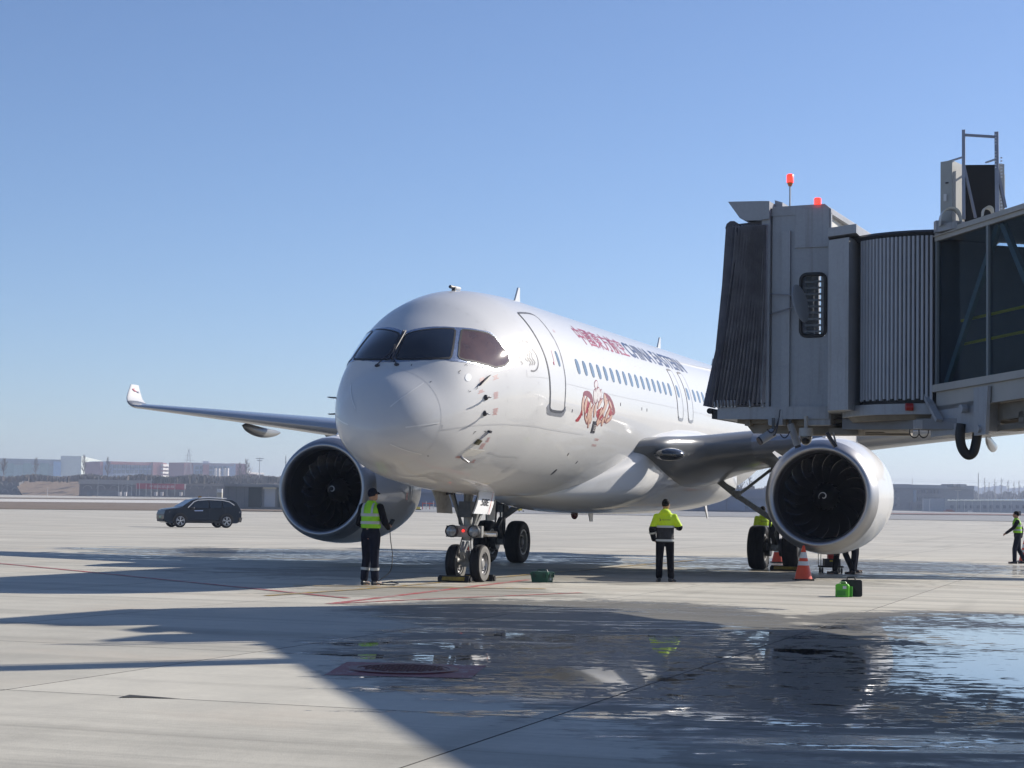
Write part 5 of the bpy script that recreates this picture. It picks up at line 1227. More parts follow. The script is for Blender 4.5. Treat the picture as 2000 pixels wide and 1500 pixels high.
# air-conditioning unit with its frame, and roof fittings
ac = empty('air_conditioner', BO*0+g(1890, 26.4)+Vector((0, 0, 5.3)), label='boxy grey air conditioning unit in a tall bolted steel frame on the bridge roof', cat='air conditioner')
AO = ac.location.copy()
def apart(mb, name, m=None, parent=None, **kw):
    mb.v = [tuple(Vector(v)-AO) for v in mb.v]; return mb.build(name, m, parent or ac, 40, **kw)
ACM = mat('air_con_casing', (.33, .33, .31), .45, noise=.12, nscale=3)
dA = 26.4; zb = hgt(425, 1900, dA)-.1; zt = hgt(312, 1900, dA)
corner = [g(1838, 26.4), g(1861, 26.25), g(1882, 26.6), g(1963, 26.5), g(1965, 27.3), g(1850, 27.5)]
b = MB(); vbox(b, corner[:3]+corner[4:], zb, zt); apart(b, 'casing', ACM)
b = MB(); vbox(b, [g(1885.5, 26.38), g(1946, 26.32), g(1946, 26.39), g(1885.5, 26.45)], zb, zt-.04); apart(b, 'fan_opening', DARK)
b = MB(); vbox(b, [g(1946.5, 26.3), g(1964, 26.38), g(1964, 26.6), g(1946.5, 26.6)], zb, zt-.02); apart(b, 'slotted_side', ACM)
b = MB()
for k in range(14):
    z = zb+.15+k*.045+(0 if k < 7 else .22); p_ = g(1958, 26.28); b.mat(mat('slot_light', (.7, .72, .75), .5) if k == 0 else bpy.data.materials['slot_light']); b.beam(p_+Vector((0, 0, z))-LAT*.012, p_+Vector((0, 0, z))+LAT*.012, .02, .018)
apart(b, 'slot_light_marks', None, kind='stuff')  # pale marks paint the light showing through the side slots
b = MB(); b.mat(INK); p_ = g(1850.5, 26.3); b.beam(p_+Vector((0, 0, hgt(353, 1850, 26.3)))-LAT*.02, p_+Vector((0, 0, hgt(352, 1850, 26.3)))+LAT*.03, .01, .02)
b.mat(mat('label_white', (.6, .6, .6), .5)); p_ = g(1847, 26.3); b.beam(p_+Vector((0, 0, hgt(389, 1850, 26.3))), p_+Vector((0, 0, hgt(375, 1850, 26.3))), .04, .01); apart(b, 'rating_label', None)
STL = mat('galvanised_frame', (.25, .26, .31), .4, metal=.5, noise=.2)
dF = 26.05
def fr(u0, v0, u1, v1, w, h, nm, d0=dF, d1=dF):
    b = MB(); b.beam(PT(LD(u0, d0), d0, hgt(v0, u0, d0)), PT(LD(u1, d1), d1, hgt(v1, u1, d1)), w, h); apart(b, nm, STL)
fr(1884, 425, 1883.5, 247, .045, .045, 'frame_post'); fr(1950, 418, 1948.5, 251, .055, .05, 'frame_post')
fr(1884, 257, 1948, 261, .03, .035, 'frame_rail'); fr(1884, 318, 1907, 422, .035, .035, 'frame_strut'); fr(1949, 322, 1966, 402, .04, .04, 'frame_strut')
fr(1848, 312, 1883, 301, .03, .02, 'frame_strut', 26.7, dF); fr(1928, 312, 1948, 305, .03, .02, 'frame_strut', 26.8, dF)
b = MB()
for k in range(10):
    z = hgt(258+k*(6 if k < 4 else 6.2)+(0 if k < 4 else 9), 1946, dF); p_ = g(1946.6, dF-.035); b.tube([p_+Vector((0, 0, z)), p_+Vector((0, 0, z))-DEP*.012], .008, 6)
apart(b, 'hole_light_marks', bpy.data.materials['slot_light'], kind='stuff')  # pale studs paint the light showing in the frame's bolt holes
# coil rings and small boxes along the roof edge
def arch(u, v, d, w, h, nm, lab):
    b = MB(); p_ = PT(LD(u, d), d, hgt(v, u, d)); P_ = []
    for k in range(13):
        t = math.pi*k/12; P_.append(p_+LAT*(-w*math.cos(t)*.5)+DEP*(w*.3*math.cos(t))+Vector((0, 0, h*math.sin(t)**.8)))
    b.rings([[q_+DEP*.0 for q_ in P_], [q_+DEP*.02-Vector((0, 0, .03)) for q_ in P_], [q_+DEP*.16-Vector((0, 0, .03)) for q_ in P_], [q_+DEP*.16 for q_ in P_], [q_ for q_ in P_]], closed=False, smooth=True); bpart(b, nm, mat('pale_duct', (.50, .50, .46), .4) if 'pale_duct' not in bpy.data.materials else bpy.data.materials['pale_duct'])
arch(1860, 431, 26.0, .26, .22, 'roof_cable_arch', ''); arch(1934, 412, 25.4, .12, .10, 'roof_cable_arch', '')
b = MB(); p_ = PT(LD(1827, 26.3), 26.3, hgt(440, 1827, 26.3)); b.beam(p_, p_+LAT*.14, .14, .16); b.beam(p_+LAT*.1-Vector((0, 0, .03)), PT(LD(1880, 26.0), 26.0, hgt(436, 1880, 26.0)), .2, .10); bpart(b, 'roof_junction_box', BG)

# assumed roof unit, added unseen past the right edge to cast the foreground shadow
shadow_unit = empty('air_conditioner', Tn(3.6, 1.2, hT1), label='assumed tall roof unit farther along the bridge, added out of view for its shadow', cat='air conditioner')
o2 = shadow_unit.location.copy()
b = MB(); tbox(b, 3.0, 3.45, .0, .55, hT1+.02, hT1+1.75); b.v = [tuple(Vector(v)-o2) for v in b.v]; b.build('casing', ACM, shadow_unit)
b = MB(); b.beam(Tn(2.9, .0, hT1), Tn(2.9, .0, hT1+1.9), .05, .05); b.beam(Tn(2.9, .6, hT1), Tn(2.9, .6, hT1+1.9), .05, .05); b.beam(Tn(2.9, .0, hT1+1.88), Tn(2.9, .6, hT1+1.88), .04, .04); b.v = [tuple(Vector(v)-o2) for v in b.v]; b.build('unit_frame', STL, shadow_unit)
# ================================================================== PEOPLE
SKIN = mat('skin', (.36, .20, .13), .55); SKIND = SKIN
HAIR = mat('black_hair', (.010, .009, .009), .8, spec=.15, noise=.3, nscale=30, bump=.4)
NAVYC = mat('navy_work_cloth', (.012, .014, .025), .9, spec=.1, noise=.35, nscale=9, bump=.35, bscale=14)
BLACKC = mat('black_jacket_cloth', (.010, .010, .013), .9, spec=.1, noise=.3, nscale=9, bump=.35, bscale=14)
VIS = mat('hi_vis_lime', (.30, .66, .02), .7, noise=.22, nscale=6, bump=.9, bscale=8, emit=(.28, .62, .01), es=.0)
VISY = mat('hi_vis_yellow', (.52, .72, .01), .7, noise=.14, nscale=6, bump=.45, bscale=9)
REFL = mat('reflective_tape', (.42, .43, .42), .45, metal=.2)
SHOE = mat('work_shoe', (.02, .02, .024), .45)
def ell(c, rx, ry, yaw=0, n=18, tilt=None):
    c = Vector(c); o = []
    for k in range(n):
        t = 2*math.pi*k/n; v = Vector((rx*math.cos(t), ry*math.sin(t), 0))
        if tilt is not None: v = tilt @ v
        o.append(c+Matrix.Rotation(yaw, 3, 'Z') @ v)
    return o
def limb(mb, pts, rr, n=12):
    mb.tube(pts, rr, n); mb.ball(pts[0], rr[0], n=12, m=8); mb.ball(pts[-1], rr[-1], n=12, m=8); 
    for p, r in zip(pts[1:-1], rr[1:-1]): mb.ball(p, r*1.0, n=12, m=8)
def soft(o, vox, it=2, f=.5):
    r = o.modifiers.new('remesh', 'REMESH'); r.mode = 'VOXEL'; r.voxel_size = vox; r.use_smooth_shade = True
    s_ = o.modifiers.new('smooth', 'SMOOTH'); s_.factor = f; s_.iterations = it
def person(name_loc, yaw, h, J, top='vest', trouser=NAVYC, sleeve=BLACKC, cap=False, hair=True, label='', legband=False, group=None, holds=None, scale=1.0):
    """J: joint positions in a frame with the figure facing +X, Y to its left, height 1.75; keys hipL kneeL ankL ... """
    p = empty('person', name_loc, yaw, label=label, cat='person', group=group); p.scale = (h/1.75,)*3
    J = {k: Vector(v) for k, v in J.items()}
    hip, chest, neck, head = J['hip'], J['chest'], J['neck'], J['head']
    # ---- continuous body
    b = MB()
    limb(b, [hip, hip.lerp(chest, .5), chest], [.13, .125, .135])
    b.ball(hip, .12, .165, .12, 16, 10); b.ball(chest, .11, .18, .14, 16, 10)
    limb(b, [chest+Vector((0, 0, .08)), neck, head-Vector((0, 0, .03))], [.10, .058, .055])
    b.ball(head, .098, .078, .118, 20, 14); fx = J['face'].normalized(); sd_ = Vector((-fx.y, fx.x, 0)).normalized()
    b.ball(head+fx*.045-Vector((0, 0, .055)), .055, .055, .05, 12, 8); b.ball(head+fx*.104-Vector((0, 0, .015)), .016, .016, .022, 8, 6)
    for s_ in (1, -1):
        b.ball(head+sd_*s_*.079-Vector((0, 0, .01)), .014, .014, .03, 8, 6)
    for S_ in 'LR':
        limb(b, [J['hip'+S_], J['knee'+S_], J['ank'+S_]], [.085, .055, .040])
        f = J['toe'+S_]-J['ank'+S_]; limb(b, [J['ank'+S_]-Vector((0, 0, .03)), J['ank'+S_]+f*.55-Vector((0, 0, .045)), J['toe'+S_]-Vector((0, 0, .0))], [.045, .038, .03], 8)
        limb(b, [J['sh'+S_], J['el'+S_], J['wr'+S_]], [.055, .040, .028])
        w_ = J['wr'+S_]; d = (J['hand'+S_]-w_).normalized(); side = d.cross(Vector((0, 0, 1))); side = side.normalized() if side.length > .2 else Vector((0, 1, 0)); up = side.cross(d)
        pc = w_+d*.05; b.ball(pc, .032, .032, .036, 10, 8); limb(b, [w_, w_+d*.085], [.028, .032], 8)
        for i, L in enumerate((.062, .072, .067, .052)):
            a = w_+d*.08+side*(.027-.018*i); limb(b, [a, a+d*L*.55-up*.012, a+d*L*.85-up*.036], [.0095, .009, .0085], 6)
        a = w_+d*.03+side*.03; limb(b, [a, a+d*.03+side*.02, a+d*.055+side*.018-up*.012], [.012, .011, .009], 6)
    body = b.build('body', SKIN, p); soft(body, .011, 2)
    b = MB(); 
    for s_ in (1, -1): b.ball(head+fx*.088+sd_*s_*.030+Vector((0, 0, .012)), .010, .010, .008, 8, 6)
    b.build('eyes', INK, p)
    # ---- hair or cap
    b = MB(); b.ball(head-fx*.012+Vector((0, 0, .025)), .103, .084, .102, 20, 14)
    vs = [Vector(v) for v in b.v]; b.v = [tuple(v if v.z > head.z-.055 else Vector((v.x, v.y, head.z-.055))) for v in vs]
    b.v = [tuple(Vector(v)-fx*max(0, (Vector(v)-head).dot(fx)-.055)*.8 if Vector(v).z < head.z+.05 else Vector(v)) for v in b.v]
    if cap: b.rings([[head+fx*(.07+.0)+sd_*s_*.075+Vector((0, 0, .055)) for s_ in (-1, -.5, 0, .5, 1)], [head+fx*(.155-.02*abs(s_))+sd_*s_*.055+Vector((0, 0, .035)) for s_ in (-1, -.5, 0, .5, 1)], [head+fx*(.155-.02*abs(s_))+sd_*s_*.055+Vector((0, 0, .028)) for s_ in (-1, -.5, 0, .5, 1)], [head+fx*(.07+.0)+sd_*s_*.075+Vector((0, 0, .045)) for s_ in (-1, -.5, 0, .5, 1)]], closed=False)
    b.build('cap' if cap else 'hair', NAVYC if cap else HAIR, p)
    # ---- trousers
    b = MB(); b.ball(hip+Vector((0, 0, .02)), .135, .175, .15, 18, 12); b.rings([ell(hip+Vector((0, 0, z)), .125, .168) for z in (-.06, .0, .06, .12)], cap0=True, cap1=True)
    for S_ in 'LR':
        limb(b, [J['hip'+S_], J['knee'+S_], J['ank'+S_]+Vector((0, 0, .035))], [.103, .080, .072])
    o = b.build('trousers', trouser, p); soft(o, .016, 3)
    for S_ in 'LR':
        b = MB(); f = (J['toe'+S_]-J['ank'+S_]); f.z = 0; f.normalize(); sd2 = Vector((-f.y, f.x, 0)); a = J['ank'+S_].copy(); a.z = J['toe'+S_].z
        zf = a.z-.035
        prof = [(-.085, .030, .085), (-.04, .042, .10), (.02, .043, .10), (.09, .046, .07), (.15, .046, .052), (.19, .034, .04), (.205, .012, .022)]
        R_ = []
        for x, w_, hh in prof: R_.append([a+f*x+sd2*(w_*math.cos(t))+Vector((0, 0, zf-a.z+hh/2+hh/2*math.sin(t))) for t in [2*math.pi*k/12 for k in range(12)]])
        b.rings(R_, cap0=True, cap1=True); b.build('shoe', SHOE, p)
        if legband:
            b = MB(); q0 = J['knee'+S_].lerp(J['ank'+S_], .42); q1 = J['knee'+S_].lerp(J['ank'+S_], .54); b.tube([q0, q1], [.086, .084], 16, cap=False); b.build('leg_reflective_band', REFL, p)
    # ---- upper garment
    b = MB(); yaw_t = J.get('tw', Vector((0, 0, 0))).x
    z0 = hip.z+(.10 if top != 'jacket' else -.10)
    ax = chest-hip
    def tor(z, rx, ry): 
        k = (z-hip.z)/(chest.z-hip.z); c = hip+ax*k; c.z = z; return ell(c, rx, ry, yaw_t)
    R_ = [tor(z0, .150, .195), tor(z0+.1, .150, .19), tor(hip.z+.30, .148, .19), tor(chest.z-.05, .152, .20), tor(chest.z+.06, .142, .20), tor(chest.z+.13, .118, .17), tor(chest.z+.19, .082, .10), tor(chest.z+.23, .068, .072)]
    b.rings(R_, cap0=True, cap1=True)
    for S_ in 'LR': b.ball(J['sh'+S_], .075, n=12, m=8)
    if top == 'vest':
        o = b.build('vest', VIS, p); soft(o, .014, 3)
        b = MB()
        for S_ in 'LR': limb(b, [J['sh'+S_], J['el'+S_], J['wr'+S_]], [.078, .062, .046])
        b.rings([ell(neck+Vector((0, 0, z)), .070, .068) for z in (-.05, .03)]); o = b.build('jacket_sleeves', sleeve, p); soft(o, .013, 3)
        zz = [hip.z+.20, hip.z+.34]
        for z in zz:
            b = MB(); b.rings([tor(z-.026, .158, .203), tor(z+.026, .158, .203)]); b.build('reflective_band', REFL, p)
        for s_ in (1, -1):
            b = MB(); yy = s_*.10; c = chest
            P_ = [(z, .157) for z in (hip.z+.36,)] 
            for sg in (-1, 1):
                rows = []
                for z, rx in ((hip.z+.35, .150), (chest.z, .150), (chest.z+.08, .139), (chest.z+.145, .108), (chest.z+.185, .06)):
                    k = (z-hip.z)/(chest.z-hip.z); cc = hip+ax*k; x = sg*(rx*math.sqrt(max(.05, 1-(.10/.2)**2))+.013)
                    rows.append([Vector((cc.x+x, yy-.022, z)), Vector((cc.x+x, yy+.022, z))])
                b.rings([[r[0] for r in rows], [r[1] for r in rows]], closed=False)
            b.v = [tuple(hip+Matrix.Rotation(yaw_t, 3, 'Z') @ (Vector(v)-hip)) for v in b.v]; b.build('shoulder_tape', REFL, p)
    else:   # hooded hi-vis jacket, yellow above and navy below
        b.ball(chest+Vector((-.06, 0, .17)), .10, .12, .08, 14, 10)
        for S_ in 'LR': limb(b, [J['sh'+S_]-Vector((0, 0, .02)), J['el'+S_]], [.078, .074])
        zc_ = hip.z+.24
        o = b.build('jacket', None, p)
        VJ = jacket_mat(zc_+.0); o.data.materials.append(VJ); soft(o, .014, 3)
        b = MB()
        for S_ in 'LR': 
            e_, w_ = J['el'+S_], J['wr'+S_]; limb(b, [e_, w_], [.075, .055])
        o = b.build('jacket_cuffs', BLACKC if not J.get('ylow') else VISY, p); soft(o, .014, 2)
        for z, rx, ry in ((zc_, .158, .203), (z0+.05, .158, .203)):
            b = MB(); b.rings([tor(z-.022, rx, ry), tor(z+.022, rx, ry)]); b.build('reflective_band', REFL, p)
        for S_ in 'LR':
            b = MB(); q0 = J['el'+S_].lerp(J['wr'+S_], .22); q1 = J['el'+S_].lerp(J['wr'+S_], .40); b.tube([q0, q1], [.082, .077], 16, cap=False); b.build('sleeve_band', REFL, p)
        # printed mark on the back
        b = MB(); x_ = -.168
        T = text_tris('中国东方航空'); xs_ = [q.x for t in T for q in t]; ys_ = [q.y for t in T for q in t]; a0, a1, c0_ = min(xs_), max(xs_), min(ys_)
        for t in T: b.add([chest+Vector((x_+ .0, .075-(q.x-a0)/(a1-a0)*.19, .0+(q.y-c0_)*.033)) for q in t], [(0, 1, 2)])
        for k in range(6): 
            t0, t1 = rad(60+40*k*.9), rad(60+40*(k+1)*.9); c = chest+Vector((x_, .115, .012)); r = .028
            b.add([c+Vector((0, r*math.cos(t0), r*math.sin(t0))), c+Vector((0, r*math.cos(t1), r*math.sin(t1))), c+Vector((0, .6*r*math.cos(t1), .6*r*math.sin(t1))), c+Vector((0, .6*r*math.cos(t0), .6*r*math.sin(t0)))], [(0, 1, 2, 3)])
        b.build('back_print', INK, p)
    return p
_jm = {}
def jacket_mat(z):
    if round(z, 2) in _jm: return _jm[round(z, 2)]
    m = bpy.data.materials.new('two_tone_jacket'); m.use_nodes = True; t = m.node_tree; b = t.nodes['Principled BSDF']
    tc = N(t, 'ShaderNodeTexCoord'); sx = N(t, 'ShaderNodeSeparateXYZ'); t.links.new(tc.outputs['Object'], sx.inputs[0])
    f = mathn(t, 'GREATER_THAN', sx.outputs[2], z); c = mixc(t, f, (.012, .012, .016), (.52, .72, .01)); t.links.new(c, b.inputs['Base Color']); b.inputs['Roughness'].default_value = .7
    n = noise(t, tc.outputs['Object'], 8, 4, .6); bu = N(t, 'ShaderNodeBump'); bu.inputs['Strength'].default_value = .9; bu.inputs['Distance'].default_value = .05; t.links.new(n, bu.inputs['Height']); t.links.new(bu.outputs[0], b.inputs['Normal'])
    _jm[round(z, 2)] = m; return m
def pose(**k):
    J = dict(hip=(0, 0, .93), chest=(.0, 0, 1.30), neck=(.01, 0, 1.50), head=(.02, 0, 1.635), face=(1, 0, 0),
             hipL=(0, .095, .90), hipR=(0, -.095, .90), kneeL=(.02, .115, .49), kneeR=(.02, -.115, .49), ankL=(-.02, .125, .085), ankR=(-.02, -.125, .085), toeL=(.15, .15, .035), toeR=(.15, -.15, .035),
             shL=(0, .185, 1.405), shR=(0, -.185, 1.405), elL=(-.03, .24, 1.12), elR=(-.03, -.24, 1.12), wrL=(.04, .25, .88), wrR=(.04, -.25, .88), handL=(.06, .25, .78), handR=(.06, -.25, .78))
    J.update(k); return J
VA = math.atan2(DEP.y, DEP.x)          # heading that looks away from the camera
# 1 the marshaller at the left with a phone, facing right and away
g1 = G(722, 1143)
P1 = person(g1, VA-rad(28), 1.83, pose(elR=(.05, -.27, 1.13), wrR=(.27, -.20, 1.04), handR=(.36, -.18, 1.08), elL=(-.02, .25, 1.12), wrL=(.20, .16, .98), handL=(.28, .10, .98), face=(.97, -.25, -.1), head=(.035, -.01, 1.635), kneeL=(.03, .10, .49), ankL=(.00, .12, .085), toeL=(.17, .14, .035), kneeR=(.0, -.09, .49), ankR=(.03, -.09, .085), toeR=(.2, -.10, .035)),
            'vest', NAVYC, BLACKC, cap=True, legband=True, label='worker in lime vest and navy cap holding a handset, left of the nose wheels')
ph = MB(); ph.box(-.012, .012, -.04, .04, -.02, .13); o = ph.build('mobile_phone', BLACK); 
tag(o, 'small black handset held up by the worker left of the nose wheels', 'phone')
M1 = Matrix.Translation(g1) @ Matrix.Rotation(VA-rad(28), 4, 'Z') @ Matrix.Scale(1.83/1.75, 4)
o.location = M1 @ Vector((.37, -.18, 1.09)); o.rotation_euler = (rad(10), rad(35), VA-rad(28))
hp = M1 @ Vector((.36, -.18, 1.06))
b = MB(); base = G(745, 1141); pts = [hp, hp+LAT*.02-Vector((0, 0, .25)), hp+LAT*.06-Vector((0, 0, .55)), hp+LAT*.02-Vector((0, 0, .85)), G(738, 1138)+Vector((0, 0, .012)), G(752, 1143)+Vector((0, 0, .012)), G(778, 1141)+Vector((0, 0, .012)), G(764, 1137)+Vector((0, 0, .012)), G(745, 1142)+Vector((0, 0, .012)), G(775, 1144)+Vector((0, 0, .012))]
sp = []
for i in range(len(pts)-1):
    p0, p1, p2, p3 = pts[max(i-1, 0)], pts[i], pts[i+1], pts[min(i+2, len(pts)-1)]
    for k in range(6):
        t = k/6; sp.append(.5*((2*p1)+(p2-p0)*t+(2*p0-5*p1+4*p2-p3)*t*t+(3*p1-p0-3*p2+p3)*t**3))
b.tube(sp, .009, 6); tag(b.build('headset_cable', BLACK), 'thin black cable hanging from the worker\'s hand to a coil on the ground', 'cable')
# 2 man in the yellow and navy jacket, back to us
g2 = G(1298, 1136.5)
P2 = person(g2, VA-rad(6), 1.74, pose(shL=(0, .185, 1.375), elL=(-.04, .275, 1.11), wrL=(.03, .24, .90), handL=(.06, .18, .85), shR=(0, -.19, 1.375), elR=(-.02, -.30, 1.16), wrR=(.20, -.17, 1.24), handR=(.26, -.10, 1.30), face=(.9, -.3, -.12), head=(.03, -.01, 1.635), kneeL=(.02, .115, .49), kneeR=(.02, -.115, .49), ankL=(0, .12, .085), ankR=(0, -.135, .085), toeL=(.17, .15, .035), toeR=(.14, -.20, .035)),
            'jacket', BLACKC, BLACKC, label='man seen from behind in a yellow and navy work jacket, right of the nose gear')
# 3 man walking in from the right edge
g3 = G(1988, 1101)
P3 = person(g3, VA+rad(72), 1.66, pose(elL=(.12, .26, 1.20), wrL=(.36, .24, 1.02), handL=(.45, .24, .96), elR=(-.12, -.22, 1.14), wrR=(-.10, -.22, .9), kneeL=(.10, .09, .50), ankL=(.10, .10, .085), toeL=(.28, .11, .035), kneeR=(-.02, -.09, .49), ankR=(-.20, -.10, .11), toeR=(-.02, -.11, .04), chest=(.03, 0, 1.30), head=(.06, 0, 1.635)),
            'vest', NAVYC, BLACKC, label='man in lime vest striding left at the right edge, one arm out in front')
# 4 man half hidden behind the port main wheels
g4 = G(1499, 1108)
P4 = person(PT(LD(1493, 55) if False else (1493-1000)/FOC*52.5, 52.5), VA+rad(15), 1.66, pose(), 'jacket', BLACKC, BLACKC, label='man in yellow work jacket half hidden behind the port main wheels')
# 5, 6 two men behind the port engine, only their legs show
P5 = person(PT((1649-1000)/FOC*47.5, 47.5), VA+rad(60), 1.72, pose(kneeL=(.12, .10, .50), ankL=(.16, .12, .085), toeL=(.34, .14, .035), kneeR=(-.04, -.1, .5), ankR=(-.22, -.1, .085), toeR=(-.04, -.12, .035)), 'vest', BLACKC, BLACKC, label='man striding left behind the port engine, only his black trousers showing below it')
P6 = person(PT((1672-1000)/FOC*48.8, 48.8), VA+rad(250), 1.75, pose(), 'vest', NAVYC, BLACKC, label='man facing right behind the port engine, rightmost pair of legs below it')
# ================================================================== SMALL THINGS ON THE APRON
ORG = mat('cone_orange', (.62, .06, .015), .45, noise=.1); WHT = mat('cone_white_band', (.55, .56, .55), .4, noise=.15)
def cone(loc, h, label, group='orange traffic cones', letter=True):
    c = empty('traffic_cone', loc, VA, label=label, cat='traffic cone', group=group)
    s_ = h/.75; R = lambda z: (.175*(1-z/.75)+.028)*s_
    b = MB(); b.box(-.21*s_, .21*s_, -.21*s_, .21*s_, 0, .035*s_); b.build('base_plate', BLACK, c)
    def seg(z0, z1, m, nm, e=0):
        b = MB(); T = Matrix.Rotation(rad(-90), 4, 'Y'); b.lathe([(z0*s_, R(z0)+e), (z1*s_, R(z1)+e)], T, 28); b.build(nm, m, c)
    seg(.03, .33, ORG, 'body'); seg(.33, .42, WHT, 'reflective_band', .003); seg(.42, .49, ORG, 'body'); seg(.49, .62, WHT, 'reflective_band', .003); seg(.62, .74, ORG, 'body')
    b = MB(); b.ball((0, 0, .74*s_), .03*s_); b.build('tip', ORG, c)
    return c
cone(G(1569, 1133.5), .76, 'large orange traffic cone with two grey bands, in front of the port main wheels')
cone(PT((1523-1000)/FOC*57, 57), .72, 'orange traffic cone half hidden behind the port main gear leg')
cone(G(2001, 1097), .70, 'red cone cut by the right edge, just behind the walking man')
# wheel chocks
CH = mat('chock_black', (.016, .016, .017), .6, noise=.3); YS = mat('worn_yellow_stripe', (.30, .20, .03), .6, noise=.5, nscale=14)
def chock(X, Y, L, label):
    c = empty('wheel_chock', (X, Y, 0), 0, label=label, cat='wheel chock', group='wheel chocks')
    b = MB(); b.prism([(-.13, -L/2, 0), (.10, -L/2, 0), (.03, -L/2, .13), (-.06, -L/2, .135)], (0, L, 0)); b.build('block', CH, c)
    b = MB(); b.prism([(-.125, -L/2+.08, .035), (-.085, -L/2+.08, .104), (-.095, -L/2+.08, .11), (-.135, -L/2+.08, .038)], (0, L-.16, 0)); b.build('yellow_stripe', YS, c)
    for s_ in (1, -1):
        b = MB(); b.tube([(-.02, s_*L/2, .06), (-.02, s_*(L/2+.03), .06)], .05, 12); b.build('end_cap', BLACK, c)
    return c
chock(4.98, .10, .64, 'black wheel chock with a worn yellow stripe in front of the nose wheels')
chock(5.97, -.06, .66, 'black wheel chock with a yellow stripe behind the nose wheels, its right end showing')
chock(18.1, -4.22, .78, 'wheel chock with a yellow stripe in front of the port main wheels')
# dark green tool box
tb = empty('tool_box', G(1059, 1137), VA-rad(22), label='dark green plastic tool box on the concrete right of the nose wheels', cat='tool box')
GRN = mat('tool_box_green', (.02, .10, .06), .4, noise=.15); GRD = mat('tool_box_dark', (.012, .05, .035), .4)
b = MB(); b.hexa([(-.15, -.17, 0), (.15, -.17, 0), (.15, .17, 0), (-.15, .17, 0), (-.17, -.19, .155), (.17, -.19, .155), (.17, .19, .155), (-.17, .19, .155)]); b.build('box', GRN, tb)
b = MB(); b.box(-.18, .18, -.20, .20, .155, .20); b.box(-.16, .16, -.18, .18, .20, .215); b.build('lid', GRN, tb)
b = MB(); b.tube([(0, -.12, .21), (0, -.10, .25), (0, .10, .25), (0, .12, .21)], .012, 8); b.build('handle', GRD, tb)
for y in (-.11, .11):
    b = MB(); b.box(-.20, -.175, y-.025, y+.025, .10, .19); b.build('latch', GRD, tb)
    b = MB(); b.box(y-.02, y+.02, -.215, -.195, .10, .19); b.build('latch', GRD, tb)
b = MB(); b.box(-.03, .04, -.181, -.173, .04, .10); b.build('label_sticker', mat('sticker', (.35, .4, .4), .5), tb)
# black soft bag with the lime case before it
bg_ = empty('black_case', G(1663, 1165), VA-rad(12), label='upright black case with a carry handle, behind the lime green case', cat='case')
b = MB(); 
out = []
for cx, cz, a in ((.15, .27, 0), (-.15, .27, 90), (-.155, .035, 180), (.155, .035, 270)):
    for k in range(5):
        t = rad(a+90*k/4); out.append(Vector((-.06, -(cx+.04*math.cos(t)), cz+.035*math.sin(t))))
b.prism(out, (.13, 0, 0)); b.build('shell', mat('black_case_plastic', (.012, .012, .013), .5, noise=.3, bump=.2), bg_)
b = MB(); b.tube([(0, .08, .30), (0, .07, .345), (0, -.05, .35), (0, -.07, .30)], .014, 8); b.build('carry_handle', BLACK, bg_)
lc = empty('green_case', G(1646, 1166), VA-rad(20), label='lime green hard case with a white sticker, leaning before the black case', cat='case')
LG = mat('lime_case_plastic', (.11, .48, .02), .4, noise=.1); LGD = mat('lime_case_dark', (.05, .28, .02), .45)
b = MB(); b.prism([(-.05, .12, .0), (-.05, -.10, .0), (-.05, -.115, .02), (-.05, -.115, .20), (-.05, -.09, .235), (-.05, .10, .235), (-.05, .125, .21), (-.05, .125, .02)], (.11, 0, 0)); b.build('shell', LG, lc)
b = MB(); b.prism([(-.054, .10, .03), (-.054, -.06, .03), (-.054, -.06, .12), (-.054, .10, .12)], (.004, 0, 0)); b.build('recessed_panel', LGD, lc)
b = MB(); b.tube([(0, .06, .235), (0, .04, .27), (0, -.05, .27), (0, -.07, .235)], .010, 8); b.build('carry_handle', mat('pale_green_handle', (.35, .55, .25), .4), lc)
b = MB(); b.box(-.058, -.054, -.075, -.01, .15, .20); b.build('sticker', mat('white_sticker', (.6, .6, .6), .5), lc)
b = MB(); b.box(.06, .09, -.16, -.09, 0, .19); b.build('side_pocket', LGD, lc)
# service trolley behind the engine
tr = empty('service_trolley', PT((1625-1000)/FOC*48.0, 48.0), VA, label='low black service trolley with a red box on it, behind the port engine', cat='trolley')
b = MB(); b.box(-.35, .35, -.45, .42, .20, .26); b.build('deck', BLACK, tr)
for x in (-.28, .28):
    for y in (-.38, .35):
        b = MB(); b.mat(BLACK); b.tube([(x, y-.03, .09), (x, y+.03, .09)], .09, 16); b.mat(GEARG); b.beam((x, y, .1), (x, y, .2), .04, .04); b.build('castor', None, tr)
b = MB(); b.tube([(-.3, .41, .26), (-.3, .41, 1.05), (.3, .41, 1.05), (.3, .41, .26)], .015, 8); b.build('push_bar', GEARG, tr)
b = MB(); b.box(-.25, .25, -.35, .25, .26, .50); b.build('equipment_box', INK, tr)
b = MB(); b.box(-.256, -.25, -.05, .07, .40, .46); b.build('yellow_label', mat('yellow_label', (.5, .4, .03), .5), tr)
b = MB(); b.box(-.2, .15, -.22, .10, .50, .72); b.box(-.205, .155, -.225, .105, .64, .655); b.build('red_box', mat('red_box_plastic', (.5, .03, .02), .4), tr)
tr.scale = (.66, .66, .72)
